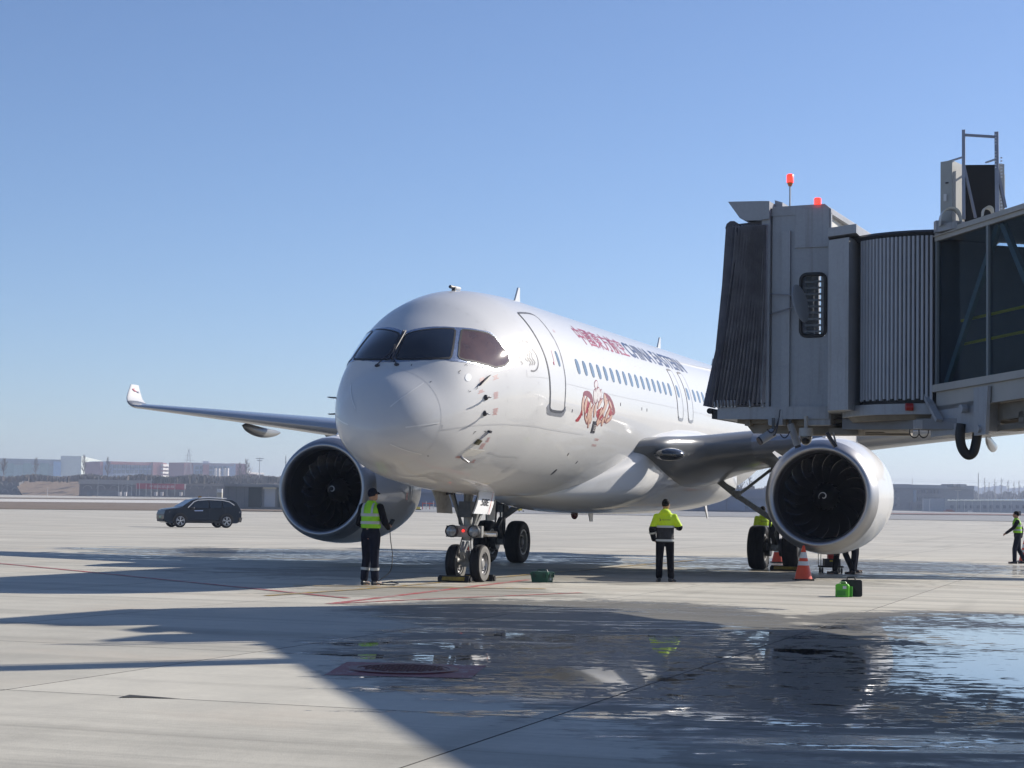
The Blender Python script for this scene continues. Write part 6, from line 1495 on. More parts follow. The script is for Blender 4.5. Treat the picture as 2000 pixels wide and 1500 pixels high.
# ------------------------------------------------------------------ SUV
CARP = mat('car_black_paint', (.010, .011, .014), .35, spec=.25, coat=.45, coat_r=.05); CARG = mat('car_glass', (.012, .016, .018), .03, coat=1); TRIM = mat('car_chrome_trim', (.62, .63, .65), .3, metal=.1, coat=.5)
PLAS = mat('car_black_cladding', (.018, .018, .019), .6); ALLOY = mat('alloy_wheel', (.50, .51, .53), .35, metal=.1, coat=.4)
def suv(loc, yaw):
    c = empty('parked_suv', loc, yaw, label='black SUV with chrome window trim standing on the apron at left', cat='car')
    # side profile, x forward; front at +x.  lofted over the width
    L = 4.85
    prof = [(-2.35, .36), (-2.42, .55), (-2.43, .80), (-2.38, 1.02), (-2.31, 1.18), (-2.13, 1.44), (-1.86, 1.60), (-1.1, 1.66), (-.3, 1.68), (.35, 1.63), (.62, 1.56), (1.00, 1.36), (1.34, 1.14), (1.7, 1.10), (2.10, 1.04), (2.34, .94), (2.42, .74), (2.42, .50), (2.36, .33), (2.1, .26), (-2.1, .26)]
    def wid(x, z):
        w = .94; 
        if z > 1.02: w = .94-.27*((z-1.02)/.66)**1.0
        if x > 1.7: w -= .16*((x-1.7)/.72)**2
        if x < -1.9: w -= .10*((-1.9-x)/.52)**2
        if z < .4: w -= .03
        if .80 < z <= 1.02: w -= .02
        return w
    b = MB(); R_ = []
    for f in (-1, -.97, -.80, -.4, 0, .4, .80, .97, 1):
        ring = []
        for x, z in prof:
            w = wid(x, z); sh = (abs(f) > .99); ring.append(Vector((x*(1 if not sh else .992), f*w, z+(.0 if not sh else -.01*(z-.8))+(.02*(1-f*f) if z > .9 else 0))))
        R_.append(ring)
    b.rings(R_, cap0=True, cap1=True); b.build('body', CARP, c, 32)
    # greenhouse side glass
    for s_ in (1, -1):
        def sp(x, z, e=.006): return Vector((x, s_*(wid(x, z)+e), z))
        front = [(.88, 1.12), (.52, 1.45), (.30, 1.53), (-.32, 1.57), (-.32, 1.10)]
        rear = [(-.40, 1.10), (-.40, 1.57), (-1.15, 1.55), (-1.15, 1.12)]
        qtr = [(-1.22, 1.13), (-1.22, 1.54), (-1.62, 1.46), (-1.88, 1.30), (-1.75, 1.20)]
        for nm, pl in (('front_side_window', front), ('rear_side_window', rear), ('quarter_window', qtr)):
            b = MB(); b.add([sp(x, z) for x, z in pl], [tuple(range(len(pl)))]); b.build(nm, CARG, c)
        b = MB(); b.tube([sp(x, z, .010) for x, z in ((.98, 1.13), (.58, 1.47), (.32, 1.56), (-.35, 1.60), (-1.2, 1.58), (-1.65, 1.49), (-1.95, 1.30))], .026, 6); b.build('window_trim', TRIM, c)
        b = MB(); b.tube([(.25, s_*.66, 1.68), (-.5, s_*.66, 1.725), (-1.5, s_*.66, 1.68)], .028, 6); b.build('roof_rail', TRIM, c)
        b = MB(); b.hexa([(1.15, s_*.90, .28), (-1.15, s_*.90, .28), (-1.15, s_*.955, .28), (1.15, s_*.955, .28), (1.15, s_*.90, .42), (-1.15, s_*.90, .42), (-1.15, s_*.958, .40), (1.15, s_*.958, .40)]); b.build('side_sill', PLAS, c)
        b = MB(); b.ball((.72, s_*1.03, 1.10), .12, .07, .08, 12, 8); b.beam((.72, s_*.90, 1.08), (.72, s_*1.0, 1.08), .05, .03); b.build('door_mirror', CARP, c)
        b = MB(); b.prism([sp(.62, .98, .004), sp(.05, 1.0, .004), sp(.05, .94, .004), sp(.55, .93, .004)], (0, s_*.006, 0)); b.build('side_sticker', mat('blue_white_sticker', (.42, .50, .72), .4) if 'blue_white_sticker' not in bpy.data.materials else bpy.data.materials['blue_white_sticker'], c)
        for x0, x1 in ((.93, -.36), (-.38, -1.35)):
            b = MB(); b.tube([sp(x1, 1.08, .001), sp(x1, .45, .001), sp(x0-.1, .45, .001)], .006, 4); b.build('door_gap', INK, c)
            b = MB(); b.box(x1+.08, x1+.26, s_*.945, s_*.965, .93, .955); b.build('door_handle', CARP, c)
        # wheels with arches
        for x in (1.45, -1.45):
            T = Matrix.Translation((x, s_*.83, .375)) @ Matrix.Rotation(rad(90), 4, 'Z')
            b = MB(); b.mat(TYRE); b.lathe([(-.13, .25), (-.135, .33), (-.10, .372), (0, .38), (.10, .372), (.135, .33), (.13, .25)], T, 36); b.mat(DARK); b.lathe([(-.07, .27), (-.07, .001)], T, 20); b.lathe([(.07, .27), (.07, .001)], T, 20)
            b.mat(ALLOY); b.lathe([(-.135, .262), (-.14, .25), (-.12, .24)], T, 36); b.lathe([(.135, .262), (.14, .25), (.12, .24)], T, 36)
            for sg in (-1, 1):
                for k in range(5):
                    a = 2*math.pi*k/5+.3; 
                    for da in (-.20, .14): b.beam(T @ Vector((sg*.125, .05*math.cos(a), .05*math.sin(a))), T @ Vector((sg*.135, .25*math.cos(a+da), .25*math.sin(a+da))), .035, .025, up=(0, 1, 0))
                b.ball(T @ Vector((sg*.125, 0, 0)), .05, n=10, m=6)
            b.build('wheel', None, c, 50)
            b = MB(); n = 16; o1 = []; o2 = []; o3 = []
            for k in range(n+1):
                t = math.pi*k/n; o1.append(Vector((x+.40*math.cos(t), s_*.952, .36+.40*math.sin(t)))); o2.append(Vector((x+.47*math.cos(t), s_*.958, .36+.47*math.sin(t)))); o3.append(Vector((x+.40*math.cos(t), s_*.70, .36+.40*math.sin(t))))
            b.rings([o2, o1, o3], closed=False); b.build('wheel_arch', PLAS, c)
            b = MB(); b.add([Vector((x+.40*math.cos(math.pi*k/n), s_*.9535, .30+(.36+.40*math.sin(math.pi*k/n)-.30)*1.0)) for k in range(n+1)]+[Vector((x-.40, s_*.9535, .25)), Vector((x+.40, s_*.9535, .25))], [tuple(range(n+3))]); b.build('wheel_well', DARK, c)
    b = MB(); 
    b.add([Vector((x, f*(wid(x, z)-.05), z+.012)) for x, z in ((1.32, 1.16), (.64, 1.56)) for f in (-1, -.5, 0, .5, 1)], [(i, i+1, i+6, i+5) for i in range(4)]); b.v = [(v[0]+.012, v[1], v[2]+.012) for v in b.v]; b.build('windshield', mat('pale_reflecting_glass', (.05, .07, .06), .08, spec=.3, coat=.4), c)
    b = MB(); b.add([Vector((x-.012, f*(wid(x, z)-.08), z+.01)) for x, z in ((-2.24, 1.17), (-1.80, 1.56)) for f in (-1, 0, 1)], [(i, i+1, i+4, i+3) for i in range(2)]); b.build('rear_window', CARG, c)
    b = MB(); b.box(2.405, 2.425, -.24, .24, .52, .64); b.build('number_plate', mat('green_plate', (.05, .22, .14), .4), c)
    for s_ in (1, -1):
        b = MB(); b.hexa([(2.30, s_*.40, .82), (2.10, s_*.80, .84), (2.06, s_*.82, .84), (2.26, s_*.42, .82), (2.32, s_*.40, .87), (2.12, s_*.80, .90), (2.06, s_*.82, .90), (2.26, s_*.42, .87)]); b.build('headlight', mat('headlight_dark', (.10, .11, .13), .1, coat=1) if 'headlight_dark' not in bpy.data.materials else bpy.data.materials['headlight_dark'], c)
        b = MB(); b.box(-2.44, -2.30, s_*.62-.2, s_*.62+.2, .86, .95); b.build('tail_light', mat('tail_light_lens', (.5, .45, .45), .2, coat=1) if 'tail_light_lens' not in bpy.data.materials else bpy.data.materials['tail_light_lens'], c)
    b = MB(); b.hexa([(-2.40, -.85, .33), (-2.2, -.93, .33), (-2.2, .93, .33), (-2.40, .85, .33), (-2.47, -.84, .60), (-2.25, -.95, .60), (-2.25, .95, .60), (-2.47, .84, .60)]); b.build('rear_bumper', PLAS, c)
    b = MB(); b.add([Vector((x, f*(wid(x, z)-.14), z+.012)) for x, z in ((1.42, 1.13), (2.28, 1.0)) for f in (-1, -.3, .3, 1)], [(i, i+1, i+5, i+4) for i in range(3)]); b.build('bonnet_sheen_panel', mat('bonnet_sheen', (.03, .034, .045), .2, coat=.8), c)  # lighter overlay: the bonnet's sheen is put into its colour
    b = MB(); b.box(2.37, 2.43, -.62, .62, .34, .48); b.box(2.38, 2.435, -.75, .75, .70, .74); b.build('front_grille', PLAS, c)
    b = MB(); b.box(-.1, .06, -.09, .09, 1.70, 1.80); b.build('roof_beacon', mat('amber_beacon', (.45, .22, .03), .4), c)
    c.scale = (1, 1, 1.06)
    return c
suv(G(388, 1030.3), math.atan2((-LAT*math.cos(rad(27))-DEP*math.sin(rad(27))).y, (-LAT*math.cos(rad(27))-DEP*math.sin(rad(27))).x))
# ================================================================== BEYOND THE APRON
def hr(v, u, d):     # height above sea of the flat apron for picture row v at distance d
    return 1.5052+(991.88+.01661*(u-1000)-v)/FOC*d
def dm_(d):
    return d if d < 480 else (480+(d-480)*2.75 if d < 560 else 700+(d-560)*1.9)
def P3D(u, v, d): d = dm_(d); r = LD(u, d); p = PT(r, d, 0); p.z = hr(v, u, d); return p
def far_box(root, name, u0, u1, v0, v1, d0, d1, m, depth=None, label=None):
    """upright block whose front face spans the columns u0-u1 and rows v0 (bottom) to v1 (top)"""
    d0, d1 = dm_(d0), dm_(d1); a, b_ = PT(LD(u0, d0), d0), PT(LD(u1, d1), d1); dep = (b_-a); n = Vector((-dep.y, dep.x, 0)).normalized()
    if n.dot(DEP) < 0: n = -n
    k = depth if depth is not None else 8
    zb0, zt0, zb1, zt1 = hr(v0, u0, d0), hr(v1, u0, d0), hr(v0, u1, d1), hr(v1, u1, d1)
    zb, zt = min(zb0, zb1), max(zt0, zt1)
    mb = MB(); P_ = [a, b_, b_+n*k, a+n*k]; mb.hexa([p+Vector((0, 0, zb)) for p in P_]+[p+Vector((0, 0, zt)) for p in P_])
    mb.v = [tuple(Vector(v)-root.location) for v in mb.v]; return mb.build(name, m, root)
def windows(root, m, u0, u1, rows, cols, d0, d1, name='window', gap=.25, mk=None):
    for v0, v1 in rows:
        for k in range(cols):
            ua = u0+(u1-u0)*(k+gap/2)/cols; ub = u0+(u1-u0)*(k+1-gap/2)/cols
            da = d0+(d1-d0)*(k+gap/2)/cols; db = d0+(d1-d0)*(k+1-gap/2)/cols
            far_box(root, name, ua, ub, v0, v1, da-.25, db-.25, mk or m, depth=.35)
ORD = ['first', 'second', 'third', 'fourth', 'fifth', 'sixth', 'seventh', 'eighth', 'ninth', 'tenth', 'eleventh', 'twelfth', 'thirteenth']
def fm(name, c, r=.8, n=.12, sc=.15): return mat(name, c, r, noise=n, nscale=sc)
FW = fm('far_window_glass', (.06, .08, .11), .3)
def bld(u, v, d, label, cat='building', group=None, name='building'): return empty(name, P3D(u, v, d), label=label, cat=cat, group=group)
# long mint and blue block at far left with a pale sunlit end
r_ = bld(90, 935, 1150, 'long mint green and pale blue block with a sunlit end in a paler colour, at far left')
far_box(r_, 'wall', -260, 122, 940, 899, 1150, 1180, fm('mint_wall', (.28, .44, .43)), 30)
far_box(r_, 'end_wall', 122, 168, 940, 900, 1178, 1290, fm('sunlit_end_wall', (.52, .56, .50)), 20)  # sunlight on the end put into its paler wall colour
far_box(r_, 'roof_edge', -262, 128, 901, 898.2, 1149, 1179, fm('mint_roof', (.22, .26, .27)), 32)
far_box(r_, 'blue_panel', 108, 123, 940, 902, 1176, 1177, fm('sky_blue_wall', (.2, .36, .55)), 3)
windows(r_, FW, -200, 108, ((925, 905), (938, 927)), 9, 1149, 1176, gap=.5, mk=fm('dull_green_glass', (.10, .22, .19), .5))
windows(r_, FW, 128, 166, ((938, 904),), 4, 1182, 1285, gap=.35, mk=fm('sunlit_mint_panel', (.42, .55, .48), .5))
# red, grey and blue blocks
RB = fm('red_brown_wall', (.25, .085, .085)); BB = fm('blue_grey_wall', (.20, .26, .38)); GB = fm('grey_violet_wall', (.22, .20, .24)); WB = fm('white_balcony', (.62, .58, .55))
r_ = bld(262, 938, 1050, 'red and blue-grey flat-roofed block left of the power pylon, with a stepped white end')
far_box(r_, 'wall', 205, 322, 945, 905, 1050, 1070, BB, 25); far_box(r_, 'red_bay', 199, 222, 945, 903, 1049, 1053, RB, 26); far_box(r_, 'red_bay', 302, 322, 945, 903.5, 1065, 1069, RB, 26); far_box(r_, 'roof_edge', 220, 304, 907, 904, 1050, 1066, RB, 25)
windows(r_, FW, 224, 300, ((915, 909), (925, 918), (935, 928)), 9, 1050, 1064, gap=.3)
for k in range(5): far_box(r_, 'balcony', 322+k*9, 329+k*9, 945, 905+k*2.4, 1072+k*6, 1076+k*6, WB if k % 2 else RB, 12)
for k in range(4): far_box(r_, 'balcony_slab', 322, 362, 911+k*7, 909.4+k*7, 1068, 1092, WB, 3)
r_ = bld(430, 940, 1040, 'red-brown and blue block with white pillars right of the power pylon')
far_box(r_, 'wall', 363, 482, 948, 907, 1040, 1055, BB, 25); far_box(r_, 'red_bay', 363, 381, 948, 904, 1039, 1042, RB, 26); far_box(r_, 'red_bay', 458, 484, 948, 906, 1052, 1055, RB, 26); far_box(r_, 'red_bay', 400, 412, 948, 907.5, 1043.5, 1045, RB, 26)
far_box(r_, 'roof_edge', 380, 460, 908.5, 906, 1041, 1052, GB, 25)
windows(r_, FW, 384, 456, ((917, 911), (927, 920), (937, 930)), 8, 1042, 1052, gap=.3)
for u in (425, 432, 443, 449): far_box(r_, 'white_pillar', u, u+1.8, 948, 915, 1044, 1045, WB, 1.5)
for k in range(4): far_box(r_, 'balcony', 486+k*8, 492+k*8, 948, 920+k*2.6, 1056+k*4, 1059+k*4, WB if k % 2 == 0 else RB, 8)
for k in range(3): far_box(r_, 'balcony_slab', 484, 520, 925+k*6, 923.6+k*6, 1055, 1066, WB, 3)
r_ = bld(185, 925, 1900, 'two faint far towers fading into the haze between the coloured blocks', 'towers', name='tower_block')
far_box(r_, 'tower', 177, 186, 935, 906, 1900, 1900, GB, 20); far_box(r_, 'tower', 188, 195, 935, 908, 1900, 1900, GB, 20)
r_ = bld(405, 905, 1900, 'faint far domed tower top showing above the red-brown block', 'tower', name='domed_tower')
far_box(r_, 'tower', 399, 410, 930, 901, 1900, 1900, GB, 15)
# --- trees
BARK = fm('bare_twig_brown', (.13, .10, .085), .95, .3, .5); EVG = fm('dusty_conifer', (.07, .085, .075), .95, .4, .6); SHRB = fm('winter_scrub', (.155, .13, .11), .95, .45, .3)
rr = random.Random(11)
def bare_tree(u, vb, d, H, spread, label, n=46, m=BARK, group='bare trees in the distance'):
    base = P3D(u, vb, d); H *= dm_(d)/d*.86; spread *= dm_(d)/d*.86; t = empty('bare_tree', base, label=label, cat='tree', group=group)
    b = MB(); b.tube([(0, 0, 0), (.1, 0, H*.45), (0, .1, H)], [H*.018, H*.011, H*.003], 6); b.build('trunk', m, t)
    b = MB()
    for k in range(n):
        z = H*(.12+.86*(k/n)); a = rr.uniform(0, 6.28); L = spread*(1-(z/H))**.6*rr.uniform(.5, 1)+.15*spread
        p0 = Vector((0, 0, z)); p1 = p0+Vector((math.cos(a)*L*.55, math.sin(a)*L*.55, L*rr.uniform(.7, 1.3))); w = H*.0055+.03
        b.beam(p0, p1, w, w)
        for j in range(4):
            q0 = p0.lerp(p1, rr.uniform(.3, .9)); a2 = a+rr.uniform(-1, 1); b.beam(q0, q0+Vector((math.cos(a2)*L*.3, math.sin(a2)*L*.3, L*rr.uniform(.2, .6))), w*.7, w*.7)
    b.build('crown', m, t); return t
for u, vb, d, H, sp_, lb in ((168, 932, 800, 10.5, 3.0, 'tall bare tree at the right end of the mint green block'), (214, 936, 790, 10.5, 2.6, 'bare tree before the left corner of the red and blue-grey block'), (74, 930, 800, 9, 2.6, 'bare tree before the middle of the mint green block'), (12, 934, 700, 8, 3.0, 'bare tree at the far left edge above the stone revetment'), (485, 945, 760, 11, 3.6, 'bare tree at the right end of the red-brown block with white pillars'), (472, 948, 740, 9.5, 3.4, 'bare tree left of the tallest tree at the red-brown block')):
    bare_tree(u, vb, d, H, sp_, lb)
for i, u in enumerate((1385, 1402, 1421, 1436, 1452, 1466)):
    bare_tree(u, 972, 620, rr.uniform(6, 9), 2.6, ORD[i]+' from the left of the bare trees behind the port gear brace', group='bare trees behind the port gear brace', n=30)
for i, u in enumerate((1925, 1934, 1945, 1958, 1971, 1983, 1993)):
    bare_tree(u, 978, 900, rr.uniform(9, 15), 2.0, ORD[i]+' from the left of the thin poplars in haze at far right', group='poplars in haze at far right', n=24)
def hedge(name, u0, u1, vb, vt, d0, d1, m, n, label, kind='stuff'):
    b = MB()
    for k in range(n):
        f = rr.random(); u = u0+(u1-u0)*f; d = d0+(d1-d0)*rr.random(); p = P3D(u, vb, d); H = abs(vb-vt)/FOC*dm_(d)*rr.uniform(.55, 1.05)*(1+.15*math.sin(f*37))
        w = H*rr.uniform(.35, .6); 
        for j in range(3):
            a = rr.uniform(0, 3.14); q = Vector((math.cos(a)*w/2, math.sin(a)*w/2, 0)); z0 = H*rr.uniform(0, .25); 
            b.add([p-q+Vector((0, 0, z0)), p+q+Vector((0, 0, z0)), p+q*.5+Vector((rr.uniform(-.2, .2), 0, H*rr.uniform(.7, 1))), p-q*.4+Vector((0, 0, H*rr.uniform(.75, 1.05)))], [(0, 1, 2, 3)])
    return b.build(name, m, kind=kind, label=label, cat='scrub')
hedge('scrub', -60, 560, 943, 928, 640, 900, SHRB, 3600, 'belt of brown winter scrub in front of the coloured blocks')
hedge('scrub', 300, 560, 945, 931, 620, 640, fm('dark_scrub', (.11, .10, .09), .95, .4, .3), 500, 'darker low bushes above the red banner wall')
hedge('scrub', 1340, 1520, 974, 950, 600, 700, SHRB, 500, 'thin scrub seen past the belly')
hedge('scrub', 1860, 2060, 985, 962, 850, 1000, fm('hazy_scrub', (.12, .11, .11), .95, .3, .3), 900, 'hazy scrub behind the long low hangar')
for i, u in enumerate((338, 347, 362, 374, 390, 398, 421, 428, 440, 455)):
    t = empty('conifer', P3D(u, 944, 630), label=ORD[i]+' from the left of the small dark conifers along the wall', cat='tree', group='small dark conifers along the wall')
    b = MB(); H = rr.uniform(2.2, 3.4); b.tube([(0, 0, 0), (0, 0, H*.3)], .08, 5); b.build('trunk', BARK, t)
    b = MB(); 
    for k in range(5): b.lathe([(H*(.15+.16*k), H*.26*(1-.17*k)), (H*(.37+.16*k), .02)], Matrix.Rotation(rad(-90), 4, 'Y'), 9)
    b.build('crown', EVG, t)
# --- earth bank, stone revetment, red banner wall, compound walls
SOIL = fm('dry_earth', (.30, .215, .145), .95, .25, .6); STON = fm('grey_revetment', (.15, .15, .155), .9, .3, .5)
eb = empty('earth_bank', P3D(105, 967, 640), label='long tan earth bank with a flat sloping top edge, below the mint green block', cat='earth bank')
b = MB(); P_ = [P3D(50, 968.5, 640), P3D(185, 970, 640), P3D(160, 941, 652), P3D(32, 940, 652)]; Q_ = [p+DEP*14 for p in P_]; Q_[0].z = P_[0].z; b.hexa([P_[0], P_[1], Q_[1], Q_[0], P_[3], P_[2], P_[2]+DEP*8, P_[3]+DEP*8]); b.v = [tuple(Vector(v)-eb.location) for v in b.v]; b.build('bank', SOIL, eb)
rv = empty('stone_revetment', P3D(10, 967, 642), label='dark stone revetment with round arched hollows at the far left edge', cat='revetment')
def rbox(*a, **k): return far_box(rv, *a, **k)
rbox('wall', -80, 42, 968, 940, 650, 648, STON, 6)
for k, (u, v) in enumerate(((-30, 948), (-12, 948), (6, 948), (25, 947), (-22, 961), (-3, 961), (16, 961), (35, 958))):
    b = MB(); c = P3D(u, v, 648); b.tube([c+LAT*(1.35*math.cos(t))+Vector((0, 0, 1.35*math.sin(t)-.2))-DEP*.5 for t in [math.pi*q/8 for q in range(9)]], .22, 5); b.v = [tuple(Vector(q)-rv.location) for q in b.v]; b.build('stone_arch', fm('pale_stone', (.30, .29, .28)) if k == 0 else bpy.data.materials['pale_stone'], rv)
cw = empty('compound_wall', P3D(300, 967, 625), label='long brown compound wall with arches behind the light masts, under the red banner', cat='wall')
far_box(cw, 'wall', 160, 560, 968, 944, 640, 640, fm('brown_wall', (.17, .145, .135), .9, .25, .3), 2); far_box(cw, 'coping', 158, 562, 945, 943, 639, 639, fm('pale_coping', (.30, .27, .25)), 3)
far_box(cw, 'lower_wall', 175, 300, 968.5, 960, 630, 630, STON, 2)
for k in range(12): 
    b = MB(); c = P3D(176+k*26, 955, 639); b.tube([c+LAT*(1.9*math.cos(t))+Vector((0, 0, 1.5*math.sin(t)))-DEP*.4 for t in [math.pi*q/8 for q in range(9)]], .16, 5); b.v = [tuple(Vector(q)-cw.location) for q in b.v]; b.build('blind_arch', fm('arch_edge', (.26, .24, .23)) if k == 0 else bpy.data.materials['arch_edge'], cw)
bn = empty('red_banner', P3D(318, 955, 610), label='long dark red banner with pale characters on the wall behind the SUV', cat='banner')
far_box(bn, 'cloth', 270, 367, 955, 945.5, 610, 610, fm('banner_red', (.30, .02, .04), .7), .15); 
b = MB(); T = text_tris('平安民航发展')
xs_ = [q.x for t in T for q in t]; a0, a1 = min(xs_), max(xs_)
c = P3D(296, 952.5, 609.7)
for t in T: b.add([c+LAT*((q.x-a0)/(a1-a0)*10.5)+Vector((0, 0, q.y*1.25)) for q in t], [(0, 1, 2)])
b.v = [tuple(Vector(q)-bn.location) for q in b.v]; b.build('characters', fm('banner_print', (.5, .42, .40)), bn)
far_box(bn, 'white_end', 364.5, 367, 955, 945.5, 609.5, 609.5, WB, .1)
# masts and poles
POLE = fm('far_pole_grey', (.30, .31, .33), .6, .1, 1)
def pole(u, vb, vt, d, w, label, cat='pole', arms=(), group=None, m=POLE, name='light_mast'):
    p0 = P3D(u, vb, d); H = hr(vt, u, dm_(d))-p0.z; w *= dm_(d)/d; t = empty(name, p0, label=label, cat=cat, group=group)
    b = MB(); b.tube([(0, 0, 0), (0, 0, H)], [w, w*.6], 6); b.build('pole', m, t)
    for z, L in arms:
        b = MB(); b.beam(LAT*(-L)+Vector((0, 0, H*z)), LAT*L+Vector((0, 0, H*z)), w*1.3, w*1.3); b.build('cross_arm', m, t)
    return t
for i, (u, vt) in enumerate(((196, 930), (236, 941), (243, 944), (253, 938), (262, 940), (271, 944), (277, 941), (290, 946), (300, 932), (312, 946), (331, 948), (346, 936), (365, 950))):
    pole(u, 968.5 if i else 968, vt, 560, .10, ORD[i]+' from the left of the slim light masts before the compound wall', 'mast', group='slim light masts before the compound wall')
pole(510, 950, 893, 700, .18, 'utility pole with cross arms right of the red-brown block', 'pole', ((.95, 2.0), (.88, 1.4)), name='utility_pole')
pole(561, 955, 890, 600, .22, 'thick short-topped mast just left of the starboard engine', 'mast', ((.8, .35),))
pole(98, 968, 953, 600, .12, 'lone white marker post before the earth bank', 'post', m=WB, name='marker_post')
pole(1784, 975, 934, 700, .14, 'thin mast rising behind the grey three-storey building', 'mast')
pole(1913, 985, 924, 620, .20, 'tall mast at the right end of the grey three-storey building', 'mast')
pole(1873, 999, 957, 560, .14, 'mast with a short cross arm before the grey three-storey building', 'mast', ((.98, 1.2),))
pole(1506, 1010, 912, 330, .12, 'tall thin mast behind the port main gear leg', 'mast')
for i, u in enumerate((1805, 1818, 1870, 1886, 1901, 1917, 1932, 1940, 1957, 1977)):
    pole(u, 1000.5, 977 - (i % 3)*2, 540, .07, ORD[i]+' from the left of the slim pale posts before the grey building', 'post', group='slim pale posts at right', m=fm('pale_post', (.40, .42, .45)) if i == 0 else bpy.data.materials['pale_post'], name='fence_post')
# lattice pylon
py = empty('power_pylon', P3D(371.5, 935, 980), label='lattice power pylon between the two coloured blocks', cat='pylon')
H = hr(877, 371.5, dm_(980))-P3D(371.5, 935, 980).z
b = MB(); W0 = 2.9; W1 = .4
def wz(z): return W0+(W1-W0)*min(1, z/(H*.9))
lv = [H*k/9 for k in range(10)]
for sx in (-1, 1):
    for sy in (-1, 1): b.beam(LAT*sx*W0+DEP*sy*W0, LAT*sx*W1+DEP*sy*W1+Vector((0, 0, H)), .16, .16)
for k in range(9):
    z0, z1 = lv[k], lv[k+1]
    for s_ in (-1, 1):
        b.beam(LAT*s_*wz(z0)-DEP*wz(z0)+Vector((0, 0, z0)), LAT*-s_*wz(z1)-DEP*wz(z1)+Vector((0, 0, z1)), .11, .11)
b.build('lattice', POLE, py)
for z, L in ((.62, 4.2), (.78, 3.2)):
    b = MB(); b.beam(LAT*-L+Vector((0, 0, H*z)), LAT*L+Vector((0, 0, H*z)), .2, .25); b.build('cross_arm', POLE, py)
# --- grey equipment shelter behind the SUV
sh = empty('equipment_shelter', P3D(500, 992, 285), label='low grey flat-roofed shelter with dark and pale doors, between the SUV and the starboard engine', cat='shelter')
SHG = fm('shelter_grey', (.19, .20, .215), .8, .08, 1)
far_box(sh, 'wall', 443, 575, 993.5, 949, 285, 285, SHG, 5); far_box(sh, 'roof_slab', 441, 577, 950, 946.8, 284.6, 284.6, fm('shelter_roof', (.25, .26, .28)), 6)
far_box(sh, 'dark_door', 490, 515, 990, 952.5, 284.8, 284.8, fm('dark_shutter', (.015, .03, .035), .4), .2); far_box(sh, 'dark_door', 547, 575, 990, 953, 284.8, 284.8, bpy.data.materials['dark_shutter'], .2)
far_box(sh, 'pale_door', 521, 542, 990, 955, 284.8, 284.8, fm('pale_shutter', (.30, .32, .36)), .2); far_box(sh, 'door_canopy', 518, 543, 955, 952, 284.2, 284.2, fm('canopy_pale', (.42, .38, .30)), .8)
for k in range(5): far_box(sh, 'panel_joint', 450+k*8, 450.6+k*8, 993, 950, 284.9, 284.9, SHG if k % 2 else fm('joint_dark%d' % 0, (.13, .14, .15)), .12)
cb = empty('signal_cabinet', P3D(433, 985, 300), label='small white cabinet with lamps on posts, right behind the roof of the SUV', cat='cabinet')
far_box(cb, 'housing', 428, 438, 986, 962, 300, 300, fm('cabinet_cream', (.5, .48, .40)), .8); far_box(cb, 'lamp_head', 428, 438, 962, 955, 299.8, 299.8, fm('cabinet_white', (.75, .75, .73)), .6)
pole(412, 985, 962, 300, .05, 'short thin mast left of the white cabinet', 'mast')
hp_ = empty('jet_fence', P3D(262, 965, 540), label='small pale frame structures below the light masts', cat='frame')
for u in (236, 247, 306, 318, 355): far_box(hp_, 'frame', u, u+5, 968.5, 961, 540, 540, WB, .8)
# --- blue hangar seen under the belly and its doors
hg = empty('blue_hangar', P3D(1100, 1000, 470), label='long low blue-grey hangar seen under the belly, with panelled sliding doors', cat='hangar')
HB = fm('hangar_blue', (.10, .14, .22), .7, .1, .3); HB2 = fm('hangar_door_blue', (.13, .18, .28), .7, .08, .3)
far_box(hg, 'wall', 700, 1512, 997, 958, 470, 470, HB, 22); far_box(hg, 'roof_edge', 698, 1514, 960.5, 957, 469, 469, fm('hangar_edge', (.16, .19, .26)), 24)
for k in range(16): 
    if k in (8, 9): continue
    far_box(hg, 'door_panel', 905+k*37, 905+k*37+35, 996.5, 967, 469.6, 469.6, HB2 if k % 3 else HB, .4)
# yellow sign board and barriers
ysn = empty('stand_sign', P3D(1018.5, 997, 240), label='small yellow square sign board on a low stand beneath the belly', cat='sign')
far_box(ysn, 'board', 1012.5, 1024, 997, 984.5, 240, 240, mat('sign_yellow', (.62, .46, .04), .5), .08)
b = MB(); T = text_tris('N7'); xs_ = [q.x for t in T for q in t]; a0, a1 = min(xs_), max(xs_); c = P3D(1015, 992, 239.85)
for t in T: b.add([c+LAT*((q.x-a0)/(a1-a0)*.42)+Vector((0, 0, q.y*.38)) for q in t], [(0, 1, 2)])
b.v = [tuple(Vector(q)-ysn.location) for q in b.v]; b.build('lettering', INK, ysn)
for u in (1010, 1018, 1026): far_box(ysn, 'foot', u-1.5, u+1.5, 999, 997.3, 240, 240, INK, .3)
yb = empty('yellow_marker_box', P3D(820, 994, 240), label='low yellow marker box left of the starboard gear door', cat='marker'); far_box(yb, 'box', 813, 825, 995, 990, 240, 240, mat('marker_yellow', (.5, .40, .06), .5), .3); far_box(yb, 'base', 811, 827, 996, 994.6, 240, 240, INK, .4)
rb = empty('red_white_barrier', P3D(843, 993, 260), label='folding red and white barrier frames behind the starboard nose gear door', cat='barrier')
RW_ = mat('barrier_red', (.5, .08, .06), .5)
for k in range(4):
    far_box(rb, 'barrier_leg', 829+k*7, 830.4+k*7, 995, 981-(k % 2)*2, 260, 260, RW_ if k % 2 == 0 else WB, .05)
far_box(rb, 'barrier_rail', 829, 853, 984, 982.5, 260, 260, RW_, .05); far_box(rb, 'barrier_rail', 829, 853, 990, 989, 260, 260, WB, .05)
